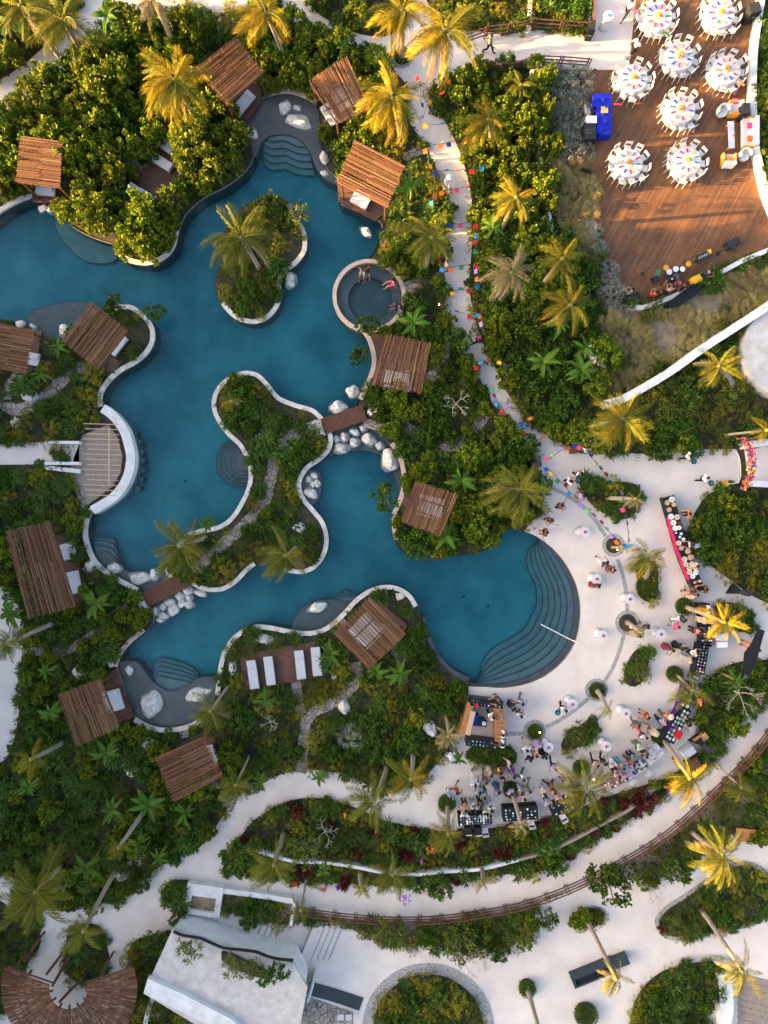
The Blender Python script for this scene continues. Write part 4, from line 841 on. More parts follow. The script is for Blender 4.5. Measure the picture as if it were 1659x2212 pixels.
AD = {'grape': (['bushy', 'spreading', 'glossy'], 'round leaved sea grape bush'), 'dark': (['dark green', 'dense dark', 'deep green'], 'leafy shrub'), 'fine': (['olive green', 'wispy olive', 'pale green'], 'small leaved shrub'), 'strap': (['spiky', 'arching', 'tufted'], 'strap leaved plant'), 'croton': ('yellow green', 'shrub'), 'red': ('dark red', 'rosette leaved plant'), 'silver': (['silver grey', 'pale grey'], 'bush'), 'grass': (['golden', 'windswept', 'straw coloured'], 'dune grass tuft')}
for k, l in items.items(): label_all(l, AD[k][0], AD[k][1])
# extra named coloured plants exactly where the photo has them
for i, (u, v, k, r, lab) in enumerate([(643,1756,'red',.75,'dark red rosette plant at the left end of the promenade bed'),(816,1802,'red',.7,'dark red rosette plant in the middle of the promenade bed'),(1388,1722,'red',1.15,'large crimson spiky plant below the dessert table'),(1100,1842,'red',.7,'brownish red plant near the thin brown wall edge'),(260,1376,'croton',.65,'bright yellow shrub on the shore left of the lower pool'),(506,820,'croton',.65,'bright yellow shrub at the tip of the middle island'),(1435,2012,'red',.45,'small reddish plant at the left tip of the cobble edged bed'),(395,1935,'croton',.01,''),(1640,1180,'croton',.8,'yellow green shrub inside the right oval garden'),(1575,1095,'croton',1.1,'large bright yellow green shrub at the top of the right oval garden'),(205,820,'croton',1.0,'bright green shrub on the shore below the peninsula cabana'),(863,890,'croton',.7,'yellow green shrub just right of the upper bridge'),(760,1590,'silver',1.0,'pale olive rounded bush left of the middle lawn bed'),(640,1145,'fine',.01,'')]):
    if not lab: continue
    c = W(u, v, .6); nm, ms, cat_ = SPEC[k]; o = ob(nm, ms[i % len(ms)], None, (c.x, c.y, .05), i); o.scale = (r, r, r); tag(o, lab, cat_)
# low ground cover between the shrubs
n = 130000; X = nr.uniform(-28, 28, n); Y = nr.uniform(-37, 37, n); ok = plantable(X, Y)
for z in znp:
    if z[0] in ('grass', 'silver'): ok &= ~(inside(X, Y, z[1]) & (nr.random(n) > .12))
for u, v, r in CLEAR: c = W(u, v); ok &= (np.hypot(X - c.x, Y - c.y) > r / S * nr.uniform(.6, 1.1, n))
X, Y = X[ok], Y[ok]; n = len(X); pos = np.stack([X, Y, nr.uniform(.1, .34, n)], 1); nrm = unit(n, 1.6); d = np.cross(nrm, unit(n)); s = nr.uniform(.10, .2, n)
tag(ob('ground_cover', npmesh('ground_cover', leafverts(pos, d, nrm, s, s * .75, True), M['cover'])), 'low dark green ground cover filling the beds between shrubs', 'ground cover', None, 'stuff')
# dry leaves blown onto the paving beside the beds
n = 60000; X = nr.uniform(-27.5, 27.5, n); Y = nr.uniform(-36.5, 36.5, n); ok = inside(X, Y, paves['plaza']) & ~plantable(X, Y); X, Y = X[ok], Y[ok]; near = np.zeros(len(X), bool)
for a in range(6): near |= plantable(X + np.cos(a * 1.047) * .55, Y + np.sin(a * 1.047) * .55)
near &= nr.random(len(X)) < .30; far = nr.random(len(X)) < .015; ok = near | far; X, Y = X[ok], Y[ok]; n = len(X); nrm = unit(n, 4); s = nr.uniform(.05, .12, n)
M['litter'] = leafmat('dry_leaf', [(.22, .12, .04), (.30, .2, .08), (.12, .10, .03)], 0, 0)
tag(ob('fallen_leaves', npmesh('fallen_leaves', leafverts(np.stack([X, Y, np.full(n, .066)], 1), np.cross(nrm, unit(n)), nrm, s, s * .5), M['litter'])), 'dry fallen leaves scattered on the pale paving beside the beds', 'leaves', None, 'stuff')
# clipped round hedges in the pits
def hedge(poly, h, lab, m=None, trim=True):
    xs = [p.x for p in poly]; ys = [p.y for p in poly]; A_ = abs(area(poly)); c = W(0, 0); cx, cy = sum(xs) / len(xs), sum(ys) / len(ys)
    n = int(A_ * 900) + 60; x = nr.uniform(min(xs), max(xs), n); y = nr.uniform(min(ys), max(ys), n); k = inside(x, y, poly); x, y = x[k], y[k]
    z = .1 + h * nr.uniform(.55, 1.02, len(x)); n = len(x); nrm = unit(n, 1.2); d = np.cross(nrm, unit(n)); s = nr.uniform(.06, .11, n)
    V = leafverts(np.stack([x - cx, y - cy, z], 1), d, nrm, s, s * .6); q = []; per = resample(poly + [poly[0]], max(30, int(sum((poly[i] - poly[i - 1]).length for i in range(len(poly))) * 14)))
    for zz in np.arange(.1, h, .1):
        pp = np.array([(p.x - cx, p.y - cy, zz + rnd.uniform(0, .1)) for p in per]); nn = pp * [1, 1, 0]; nn /= np.linalg.norm(nn, axis=1, keepdims=True) + 1e-6
        nn = nn + unit(len(pp)) * .6; q.append(leafverts(pp, np.cross(nn, unit(len(pp))), nn, np.full(len(pp), .11), np.full(len(pp), .07)))
    t = thing('clipped_hedge', lab, 'hedge', (cx, cy, 0), 0, 'clipped hedges in the paving'); ob('foliage', npmesh('foliage', np.concatenate([V] + q), m or M['darkleaf']), t)
    b = MB(); b.prism([p * .9 for p in offset([Vector((p.x - cx, p.y - cy)) for p in poly], 0, True)], .05, h * .6); part('soil_core', b, M['soil'], t)
PN = ['left of the short tailed palm row, by the stacked black table', 'below the patterned oval bed right', 'right of the crowd at the lower right stall', 'amid the crowd above the dark striped table', 'beside the leftmost crowd at the promenade', 'below the teal shirt crowd, behind the arched palm frond', 'in the bottom plaza left, with a leaning trunk', 'at the bottom edge, right of the cobbled circle']
for i, (u, v, r, k) in enumerate(PITS): c = W(u, v, .3); hedge(circ(c.x, c.y, r / S, 28), .45, 'round clipped hedge ' + PN[i])
RN = ['', '', 'right of the big pool, in a cobble ring', 'right of the bar, in a cobble ring', 'in the cobble ring at the top path junction']
for i, (u, v, r1, r2, k) in enumerate(RINGS):
    c = W(u, v)
    if k == 'g': hedge(circ(c.x, c.y, r2 / S, 28), .3, 'round clipped hedge ' + RN[i])
    else: b = MB(); b.prism(circ(c.x, c.y, r2 / S, 28), .0, .055); struct('planting_bed', b, M['soil'])
hedge(P(BEDS['b5'], .4), .5, 'long clipped hedge with rounded ends below the bar')
hedge(P([(1250,1042),(1262,1032),(1300,1040),(1360,1044),(1380,1052),(1380,1075),(1340,1068),(1300,1072)], .4), .5, 'triangular clipped hedge under the second bunting line')
hedge(P([(1376,1262),(1420,1262),(1420,1285),(1408,1297),(1395,1298),(1380,1285)], .4), .4, 'clipped hedge tip below the golden palm on the plaza')
hedge(P(BEDS['hedgepit'], .4), .6, 'clipped hedge left of the white planter box')
hedge(P([(632,2082),(640,2076),(664,2100),(660,2128),(640,2130),(625,2118)], .9), 1.0, 'dark box hedge at the right corner of the white building')
hedge(P([(345,1240),(350,1228)], 0) + P([(352,1225),(355,1238)], 0), .1, 'tiny clipped tuft of hedge on the middle island tip') if False else None
# ---- palms ----
def frondmesh(L, nl, drp, m, wl=.5, seed=0, bend=0.0):
    r = random.Random(seed); V = []; pts = []; n = 10
    for i in range(n):
        t = i / (n - 1); pts.append(Vector((L * (t - .12 * t * t * drp), bend * t * t, L * (.30 * t - (.30 + .42 * drp) * t * t))))
    for i in range(nl):
        t = .14 + .86 * i / (nl - 1); a = t * (n - 1); j = min(int(a), n - 2); p = pts[j].lerp(pts[j + 1], a - j); d = (pts[j + 1] - pts[j]).normalized(); sdv = Vector((-d.y, d.x, 0)).normalized()
        ll = wl * math.sin(math.pi * (.16 + .74 * t)) ** .6
        for s in (-1, 1):
            if r.random() < .06: continue
            l2 = ll * r.uniform(.72, 1.15) * (1 + .22 * s * (1 if bend < 0 else -1)); o = (sdv * s * r.uniform(.55, .85) + d * (.5 + .55 * t) + Vector((0, 0, r.uniform(-.35, .1) - .3 * drp))).normalized(); q = o.copy(); q.z -= r.uniform(.4, 1.0); q.normalize(); w_ = .0115
            m1 = p + o * l2 * .5; e = m1 + q * l2 * .5; V.append([p, m1 + d * w_, e, m1 - d * w_])
    b = MB(); b.tube(pts, [.012 * (1 - .75 * i / n) for i in range(n)], 4); return npmesh('frond', np.array([[list(x) for x in q] for q in V]), m), b.mesh('midrib', M['rib'])
FM = {k: [[frondmesh(1, 48, d, M[k], .34, i * 7 + j, bd) for j, bd in enumerate((-.28, 0, .28))] for i, d in enumerate((.3, .65, 1.0, 1.35))] for k in ('frond', 'gold', 'dryfrond')}
def palm(u, v, Rr, h, bu, bv, lab, kind='frond', nf=15, trunkr=.15, name='coconut_palm', dry=2):
    top = W(u, v, h); base = W(bu, bv) if bu else W(*to_uv(top.x - top.x * .03, top.y - top.y * .03 + .3)); t = thing(name, lab, 'palm', (base.x, base.y, 0), 0, 'coconut palms'); tl = top - base; b = MB(); pts = []
    for i in range(9):
        s = i / 8; pts.append(Vector((tl.x * s ** 1.25, tl.y * s ** 1.25, tl.z * s)))
    b.tube(pts, [trunkr * (1.35 if i == 0 else 1 - .35 * i / 8) for i in range(9)], 8); part('trunk', b, M['trunk'], t, True)
    b = MB(); b.blob(tl.x, tl.y, tl.z, .16, .16, .22); part('crownshaft', b, M['rib'], t, True)
    wind = R(228); nf = int(nf * 1.7)
    for i in range(nf):
        a = i * 2.39996 + rnd.uniform(-.3, .3); pull = math.sin(wind - a); a += .6 * pull; lev = i / nf; k = kind if not (dry and i < dry) else 'dryfrond'
        if kind == 'gold' and rnd.random() < .35: k = 'frond'
        fm = FM[k][min(3, int((1 - lev) * 4))][1 if abs(pull) < .35 else (2 if pull > 0 else 0)]; s = Rr * .97 * rnd.uniform(.72, 1.12) * (.78 + .28 * (1 - abs(lev - .4)))
        fr = ob('frond', fm[0], t, tl); fr.scale = (s, s, s); fr.rotation_euler = (rnd.uniform(-.6, .6), R(10 - 58 * lev + rnd.uniform(-8, 8)), a); rb = ob('midrib', fm[1], fr)
    return t
PALMS = [
(137,45,2.3,6,183,122,'tall palm over the pale path in the top left corner','frond',16),(378,175,2.5,5.2,None,0,'big sunlit palm left of the upper cabana with droopy fronds','gold',18),
(575,30,2.0,6,615,130,'bright yellow palm at the top edge with a bent pale trunk','gold',14),(870,25,2.0,6,868,128,'palm rising from the ringed hedge at the top path junction','gold',13),
(962,70,2.4,6.5,960,150,'large yellow palm beside the ramp railing','gold',18),(848,215,2.3,6,865,305,'large yellow palm between the right cabanas and the path','gold',18),
(1055,260,1.8,4.6,1060,308,'yellow palm among sunlit bushes right of the bunting path','gold',13),(522,515,2.3,4.8,None,0,'palm standing on the palm island','frond',15),
(933,515,1.9,4.8,None,0,'palm left of the bunting path above the hot tub','frond',13),(1115,428,1.6,4.6,None,0,'small yellow palm near the broken pale wall line','gold',12),
(1105,590,1.8,5,None,0,'tawny palm in the dark trees right of the path','dryfrond',13),(1215,560,1.5,5,None,0,'ragged golden palm beside the dune grass, upper of two','gold',10),
(1232,660,1.8,5,None,0,'ragged golden palm beside the dune grass, lower of two','gold',12),(1345,905,2.1,5.6,None,0,'bright yellow palm at the lower end of the long white wall','gold',17),
(1120,1058,2.1,5.4,None,0,'large palm left of the plaza near the guitar players','frond',18),(1400,1200,1.6,4.6,1393,1248,'bright golden palm standing alone in the plaza hedge','gold',10),
(1565,1345,1.5,5.6,1479,1310,'golden palm leaning right from the round hedge by the black tables','gold',10),(1495,1490,1.5,3.6,1459,1456,'green palm hanging over the purple cloth stall','frond',9),
(1490,1682,1.7,6,1430,1596,'bright yellow palm over the promenade, trunk from the right hand hedge','gold',11),(1265,1700,2.1,4.4,1258,1664,'arching palm at the right end of the crowd','frond',11),
(888,1682,1.7,5,892,1630,'golden palm at the promenade edge below the lawn bed','gold',10),(808,1728,1.8,4.9,836,1655,'olive palm with a pale trunk crossing the promenade','frond',12),
(968,1800,1.5,4.4,966,1738,'green palm at the lower left of the black dish table','frond',10),(1127,1785,.75,4.6,1104,1706,'small dry crowned palm over the striped dark table','dryfrond',9),
(393,1180,2.2,4.2,None,0,'broad palm at the lower bridge over the left pool','frond',16),(618,1200,1.9,3.8,None,0,'thin fronded palm at the lower right of the middle island','frond',11),
(455,1535,1.5,3.6,None,0,'palm at the corner of the lower left grey shelf','frond',11),(968,1590,1.0,3.8,963,1545,'small drying palm left of the bar','dryfrond',10),
(1312,1532,.8,5.2,1289,1491,'thin palm with one green frond right of the round plaza hedge','frond',4),(592,1868,1.7,5.2,613,1800,'green palm over the left end of the curved promenade','frond',14),
(848,1888,1.5,4.0,846,1862,'round crowned green palm in the middle of the promenade bed','frond',16),(78,1925,2.35,7.0,133,1870,'huge dark palm in the lower left above the pergola','frond',20),
(182,2010,1.5,7,255,1872,'palm leaning far down left with a long pale trunk','frond',11),(68,1640,1.2,5,138,1603,'drooping yellow palm left of the lower left cabana','gold',6),
(257,1830,.9,4.4,None,0,'small yellow palm in the middle of the lower left planting','gold',7),(1560,1845,1.9,6.2,1492,1795,'large olive palm by the cobble edged bed at right','frond',17),
(1602,2095,1.6,6.4,1514,1964,'palm with long leaning trunk in the lower right corner','frond',9),(1330,2112,1.1,7.6,1267,1985,'small crowned palm leaning over the black trough','frond',8),
(782,1920,.75,4.6,778,1885,'small yellow palm crown over the pale promenade, left of two','gold',6),(1042,1908,.75,4.6,1040,1870,'small pale palm crown over the pale promenade, right of two','dryfrond',6),
(22,1388,1.3,4.6,None,0,'palm at the left edge beside the pale path','frond',12),(500,868,.7,2.2,None,0,'dwarf orange yellow palm on the tip of the middle island','gold',8),
(1552,792,1.5,5,1580,835,'greenish palm below the long white wall near the round roof','frond',10),(1655,930,1.0,4,None,0,'yellow palm tip at the right edge above the flower gate','gold',8),
(510,1695,1.4,3.0,None,0,'fan of green palm fronds above the left end of the promenade','frond',12),(1175,2260,1.3,7.5,1139,2135,'palm whose trunk leaves the bottom edge of the picture','frond',10),
(1385,1366,.6,4.3,1355,1345,'stubby trunked palm in the plaza ring beside the khaki guest','dryfrond',5),(1350,1180,.5,3.6,1322,1182,'stubby trunked palm in the upper plaza ring with bunting','dryfrond',4),
(1372,1078,.8,4.6,1312,1076,'pale thick trunked palm with a small brown crown in the plaza hedge','dryfrond',7),(1345,30,0,0,0,0,'','',0),(1560,15,0,0,0,0,'','',0),
(45,15,1.8,5,None,0,'green palm cut by the top left corner','frond',10),(330,0,1.6,5,None,0,'brownish palm at the top edge right of the first palm','dryfrond',9),(505,45,1.0,2.2,None,0,'low green fan palm at the top edge beside the yellow palm','frond',12),(1125,185,1.0,1.6,None,0,'low green fan palm below the ramp railing','frond',13),(1600,1700,1.0,2.4,None,0,'low palm right of the promenade fence end','frond',11),(650,1965,.9,2.2,None,0,'low green fan palm at the left end of the promenade fence','frond',11)]
for (u, v, Rr, h, bu, bv, lab, k, nf) in PALMS:
    if lab: palm(u, v, Rr, h, bu, bv, lab, k, nf, .17 if h > 4 else .1, dry=0 if k != 'frond' else 2)
# ---- banana plants ----
def bananaleaf(seed):
    r = random.Random(seed); n = 10; L, Rg, Q = [], [], []
    for i in range(n):
        t = i / (n - 1); c = Vector((t - .1 * t * t, 0, .35 * t - .62 * t * t)); w_ = .155 * math.sin(math.pi * min(1, .08 + .95 * t)) ** .6 * r.uniform(.88, 1.05); w_ = max(w_, .01)
        Q.append(c); L.append(c + Vector((0, w_, .03))); Rg.append(c + Vector((0, -w_, .03)))
    vs = Q + L + Rg; fs = []
    for i in range(n - 1): fs += [(i, i + 1, n + i + 1, n + i), (i + 1, i, 2 * n + i, 2 * n + i + 1)]
    b = MB(); b.add(vs, fs); me = b.mesh('leaf', M['banana']); m2 = MB(); m2.tube([c + Vector((0, 0, .012)) for c in Q], .012, 4); return me, m2.mesh('midrib', M['rib'])
BLM = [bananaleaf(i) for i in range(4)]; bst = MB(); bst.tube([(0, 0, 0), (.02, .02, .5), (0, 0, 1)], [.12, .10, .06], 7); BST = bst.mesh('stem', M['rib'])
its = []
for i, (u, v, Rr) in enumerate([(233,33,1.4),(130,320,1.3),(740,100,.7),(890,400,1.4),(1063,493,1.2),(893,696,1.5),(996,1036,1.3),(963,1156,1.3),(713,1413,1.1),(813,1450,1.1),(863,1453,1.2),(207,1303,1.4),(23,1326,1.2),(230,1626,1.2),(187,1876,1.3),(343,1852,1.0),(243,1749,1.3),(320,1736,1.4),(400,1756,1.1),(1173,783,1.6),(1256,800,1.4),(1263,753,1.1),(573,1513,.9),(127,750,.9),(83,806,.9),(100,1450,.8),(110,1540,1.1),(20,50,1.5),(447,1133,.9),(990,1640,.7),(700,1880,.8),(480,1260,.01),(150,470,.01),(560,1690,.9),(690,1680,.8),(1590,1470,1.0),(1210,700,1.2),(300,1820,1.0),(60,1700,1.1)]):
    if Rr < .1: continue
    h = 1.6 + Rr * .5; c = W(u, v, h); t = thing('banana_plant', '', 'plant', (c.x, c.y, 0), 0, 'banana plants with long paddle leaves'); s_ = ob('stem', BST, t); s_.scale = (1, 1, h)
    nl = rnd.choice((6, 7, 8)); a0 = rnd.uniform(0, 6)
    for j in range(nl):
        q = BLM[rnd.randrange(4)]; l = ob('leaf', q[0], t, (0, 0, h)); s = Rr * .86 * rnd.uniform(.75, 1.2); l.scale = (s, s * rnd.uniform(.8, 1.1), s); l.rotation_euler = (rnd.uniform(-.5, .5), R(rnd.uniform(-42, 12)), a0 + j * 6.283 / nl + rnd.uniform(-.3, .3)); ob('midrib', q[1], l)
    its.append((t, c.x, c.y, h))
label_all(its, ['bright green', 'long leaved', 'ragged'], 'banana plant')
# ---- loose and bare trees ----
CR = [bush('crown', M['darkleaf'], 34, 22, .15, .6, .9, .2, True, .8, .4, .45) for _ in range(3)]; CRO = [bush('crown', M['fine'], 40, 24, .12, .5, .8, .2, False, .6, .4, .45) for _ in range(2)]
for u, v, Rr, h, k, lab in [(513,1865,1.35,2.8,0,'loose dark tree at the left end of the promenade bed'),(1339,1925,1.7,3.0,0,'loose broad leaved tree over the plaza left of the cobble edged bed'),(1475,1895,1.0,2.6,0,'dark tree at the upper left of the cobble edged bed'),(850,2030,1.3,2.2,1,'feathery tree below the promenade fence above the cobbled circle'),(1005,2052,1.6,2.3,1,'rounded bright green tree right of the feathery one below the fence'),(1190,2000,.75,1.8,0,'small leafy tree overhanging the plaza left of the oval ring'),(662,1845,1.5,2.4,1,'olive brown tree left in the promenade bed'),(1150,2035,.9,1.9,1,'small tree below the fence bend left of the oval ring'),(940,1925,1.2,1.5,0,'dark spreading bush with violet flowers over the promenade'),(1150,690,1.2,3,0,'dark tree crown right of the lower bunting path'),(380,1990,.7,1.4,0,'small broad leaved tree with big paddles by the planter box'),(325,2055,1.1,1.6,0,'deep green large leaved shrub above the white building'),(400,2060,1.1,2.9,1,'bright shrub on the left corner of the white roof'),(500,2095,1.1,2.8,1,'planted strip shrub in the middle of the white roof'),(545,2105,.9,2.8,1,'right hand shrub in the middle of the white roof'),(575,2120,.7,2.8,0,'dark shrub low in the middle of the white roof'),(600,2110,.7,2.8,0,'dark shrub near the right end of the white roof'),(1385,1455,.7,1.0,1,'pale flowered shrub spilling right from the long plaza bed'),(1245,1590,.9,1.0,1,'pale flowered shrub spilling left from the slanted plaza bed'),(1590,1335,1.2,1.3,1,'round feathery shrub behind the leaning golden palm'),(830,1075,1.0,1.8,0,'shrub hanging over the small basin at left of the pale roof'),(640,455,1.0,1.8,1,'wispy tree at the upper right of the palm island'),(580,425,.8,1.8,0,'leafy tree at the top of the palm island'),(790,700,.9,2.0,0,'leafy tree hanging over the lower rim of the hot tub'),(775,760,.8,1.5,0,'leafy tree over the water left of the cabana below the hot tub'),(235,650,.9,1.8,0,'leafy shrub reaching over the water behind the peninsula cabana'),(325,672,.8,1.8,0,'leafy shrub reaching over the water at the tip of the left peninsula'),(1000,720,1.0,2.6,0,'leafy tree over the path bend by the lowest bunting')]:
    zb = 2.45 if 'roof' in lab else 0; h = 1.3 if zb else h; c = W(u, v, h + zb); t = thing('garden_tree', lab, 'tree', (c.x, c.y, zb)); cr = ob('crown', (CR if k == 0 else CRO)[int(u) % (3 if k == 0 else 2)], t, (0, 0, h * .45)); cr.scale = (Rr, Rr, h * .5); cr.rotation_euler = (0, 0, u); s_ = ob('trunk', STEM, t); s_.scale = (Rr * .8, Rr * .8, h)
def baretree(u, v, Rr, h, lab, m='baretwig', seed=1):
    c = W(u, v, h * .7); t = thing('bare_tree', lab, 'tree', (c.x, c.y, 0)); r = random.Random(seed); b = MB()
    def br(p, d, L, rad, lv):
        q = p + d * L; b.tube([p, p.lerp(q, .5) + Vector((r.uniform(-1, 1), r.uniform(-1, 1), 0)) * L * .1, q], [rad, rad * .8, rad * .6], 4)
        if lv:
            for _ in range(3): br(q, (d + Vector((r.uniform(-1, 1), r.uniform(-1, 1), r.uniform(-.3, .5))) * .9).normalized(), L * .7, rad * .6, lv - 1)
    for i in range(4): a = i * 1.57 + r.random(); br(Vector((0, 0, h * .4)), Vector((math.cos(a), math.sin(a), .7)).normalized(), Rr * .42, .035, 3)
    part('branches', b, M[m], t); b = MB(); b.tube([(0, 0, 0), (0, 0, h * .42)], [.07, .05], 6); part('trunk', b, M[m], t)
for i, a in enumerate([(988,868,1.1,3,'pale leafless tree right of the cabana below the hot tub'),(1610,1505,1.6,3,'tangled leafless tree in the right hand stall garden'),(1005,2100,1.2,3,'leafless brown twigs drooping over the cobbled circle'),(700,1808,1.1,2.6,'leafless pale tree in the left promenade bed'),(428,2040,1.0,2.6,'leafless twigs over the stairs beside the white building'),(600,2130,.8,2.9,'leafless twigs at the right end of the white roof'),(1420,1935,1.0,2.6,'brown sparse twigs between the broad leaved tree and the cobble edged bed'),(290,1860,.7,2,'grey dry twigs in the lower left planting'),(580,1565,.7,2,'grey dry twigs left of the middle stone path'),(1040,2080,1.0,2.8,'dark twigs right over the cobbled circle')]): baretree(*a, seed=i)
# flowers
def flowers(u, v, rad, n, col, lab, h=.8):
    m = M.get('fl' + str(col)) or mat('flower_petal', col, rough=.6); M['fl' + str(col)] = m; c = W(u, v, h); pos = unit(n) * rad * nr.uniform(.2, 1, (n, 1)); pos[:, 2] = pos[:, 2] * .3 + h
    nrm = unit(n, 1.5); V = leafverts(pos, np.cross(nrm, unit(n)), nrm, np.full(n, .11), np.full(n, .1), True); tag(ob('flowering_plant', npmesh('flowering_plant', V, m), None, (c.x, c.y, 0)), lab, 'flowers')
for u, v, rd, n, col, lab in [(635,1909,.2,16,(.6,.01,.02),'cluster of red flowers overhanging the left promenade'),(700,1922,.3,14,(.6,.02,.06),'scattered red flowers at the promenade edge'),(732,1918,.25,18,(.25,.05,.45),'small violet flowers beside scattered red ones'),(875,1942,.5,40,(.28,.12,.5),'long violet flower spray over the promenade'),(1445,1710,.25,24,(.22,.07,.4),'violet flowers at the right end of the promenade bed'),(930,1835,.4,24,(.7,.18,.02),'orange flowers in the promenade bed below the green palm'),(910,1858,.2,10,(.35,.03,.5),'magenta flowers low in the promenade bed'),(745,1762,.15,8,(.8,.25,.02),'small orange flowers in the promenade bed'),(145,1936,.12,6,(.8,.2,.02),'single orange bloom left in the lower left planting')]: flowers(u, v, rd, n, col, lab)
# ---------------- furniture, food tables, bunting ----------------
COL = {'white': (.78,.78,.78), 'red': (.55,.015,.02), 'orange': (.75,.16,.02), 'yellow': (.80,.48,.03), 'green': (.02,.25,.08), 'blue': (.015,.06,.40), 'purple': (.22,.08,.32), 'pink': (.70,.06,.20), 'navy': (.012,.02,.06), 'black': (.012,.012,.014), 'grey': (.13,.13,.14), 'brown': (.12,.05,.025), 'khaki': (.32,.28,.15), 'beige': (.52,.40,.30), 'tan': (.50,.30,.15), 'cream': (.72,.60,.46), 'teal': (.02,.28,.32), 'light blue': (.30,.42,.62), 'lilac': (.42,.34,.55), 'maroon': (.16,.02,.04), 'mint': (.35,.60,.50), 'denim': (.10,.15,.22), 'skin': (.42,.22,.14), 'skin2': (.22,.10,.06), 'hair': (.015,.01,.008), 'hair2': (.08,.035,.015), 'sky blue': (.02,.30,.62), 'violet': (.40,.22,.66), 'light green': (.25,.62,.28), 'silver': (.5,.52,.55), 'gold': (.6,.30,.03)}
for k, c in COL.items(): M['c_' + k] = mat(k.replace(' ', '_') + '_finish', c, rough=.75)
def cm(k): return M['c_' + k]
def wq(u, v, h, name, lab, cat_, group=None, deg=0):
    c = W(u, v, h); return thing(name, lab, cat_, (c.x, c.y, 0), R(deg), group)
def bx(x, y, z, a, b_, c, rz=0, tilt=0): return MB().box(x, y, z, a, b_, c, rz, tilt)
# loungers
lg = wq(547, 1458, .35, 'sun_lounger', 'leftmost white sun lounger on the long brown lounger deck', 'sun lounger', 'white sun loungers', -82)
part('mattress', bx(.25, 0, .28, 1.35, .62, .10), M['mattress'], lg); part('backrest', bx(-.72, 0, .30, .68, .62, .10, 0, -.25), M['mattress'], lg)
part('frame', bx(0, 0, .2, 2.0, .68, .06), M['wood2'], lg); lm = bx(0, 0, 0, .06, .06, .2).mesh('leg', M['wood2'])
for sx in (-.85, .85):
    for sy in (-.28, .28): ob('leg', lm, lg, (sx, sy, 0))
for u, v, dg, lab in [(583,1450,-83,'second white sun lounger from the left on the long brown deck'),(649,1437,-84,'third white sun lounger from the left on the long brown deck'),(684,1430,-85,'rightmost white sun lounger on the long brown deck, under banana leaves'),(364,320,-32,'upper white sun lounger at the shady upper left deck'),(346,349,-32,'second white sun lounger at the shady upper left deck'),(309,421,-30,'lower white sun lounger at the shady upper left deck, below the brown boards'),(300,463,-25,'white sun lounger half hidden by leaves near the left pool edge')]:
    c = W(u, v, .35); dup(lg, (c.x, c.y, .12), R(dg), lab)
lg.location.z = .12
# banquet tables
tb = thing('round_banquet_table', '', 'table', (0, 0, 0), 0, 'round banquet tables on the deck')
b = MB(); b.lathe([(.9, .70), (.9, .74)], 28); part('tabletop', b, M['palewood'], tb); lm = MB().tube([(0, 0, 0), (0, 0, .7)], .03, 6).mesh('leg', M['dark'])
for i in range(4): ob('leg', lm, tb, (.5 * math.cos(i * 1.57 + .78), .5 * math.sin(i * 1.57 + .78), 0))
b = MB(); n = 44; prof = [(.0, .76), (.92, .76), (.95, .73), (1.0, .45), (1.05, .08)]
vs = []; fs = []
for j, (r, z) in enumerate(prof):
    for k in range(n): a = 2 * math.pi * k / n; rr = r * (1 + (.045 * math.sin(a * 11) * max(0, j - 2))); vs.append((rr * math.cos(a), rr * math.sin(a), z))
for j in range(len(prof) - 1):
    for k in range(n): k2 = (k + 1) % n; fs.append((j * n + k, (j + 1) * n + k, (j + 1) * n + k2, j * n + k2))
b.add(vs, fs); CLM = b.mesh('tablecloth', M['cloth'])
ch = thing('folding_chair', '', 'chair', (0, 0, 0), 0, 'white folding chairs round the banquet tables')
part('seat', bx(0, 0, .43, .42, .40, .04), M['chair'], ch); part('back_slat', bx(0, -.24, .66, .40, .03, .16), M['chair'], ch)
for s in (-1, 1):
    part('side_frame', MB().tube([(s * .22, -.30, .0), (s * .22, -.2, .45), (s * .21, -.26, .88)], .022, 5), M['chair'], ch)
    part('leg', MB().tube([(s * .19, -.12, .43), (s * .20, .22, 0)], .02, 5), M['chair'], ch)
part('top_rail', MB().tube([(-.21, -.26, .88), (.21, -.26, .88)], .024, 5), M['chair'], ch)
plm = MB().lathe([(.0, 0), (.10, 0), (.15, .02)], 18, cap=False).mesh('plate', cm('white')); nkm = bx(0, 0, 0, .11, .27, .02).mesh('napkin', cm('red'))
rnm = bx(0, 0, 0, .34, 1.9, .006).mesh('table_runner', mat('lace_runner', (.75,.35,.30), rough=.9, col2=(.82,.72,.68), scale=22))
b = MB()
for i in range(16): a = i * 2.4; r = .03 + .012 * i; b.blob(r * math.cos(a), r * math.sin(a), .10 + .1 * (1 - r / .2), .055, .055, .05, 6, 4)
BQ = b.mesh('blooms', mat('marigold', (.75,.16,.01), rough=.8, isl=[(.55,.05,.005),(.85,.28,.01),(.8,.42,.02),(.5,.02,.01)])); vsm = MB().lathe([(.06, 0), (.08, .1)], 10).mesh('bowl', cm('brown'))
def setm(o, m): o.material_slots[0].link = 'OBJECT'; o.material_slots[0].material = m; return o
HRS = ['twelve', 'one', 'two', 'three', 'four', 'five', 'six', 'seven', 'eight', 'nine', 'ten', 'eleven']
def hour(a): return HRS[int(round((math.pi / 2 - a) / (math.pi / 6))) % 12]
TN = ['top left banquet table', 'top right banquet table', 'second row left banquet table', 'rightmost banquet table', 'banquet table nearest the white ramp', 'banquet table in the deck centre', 'banquet table nearest the black triangle', 'lowest right banquet table']
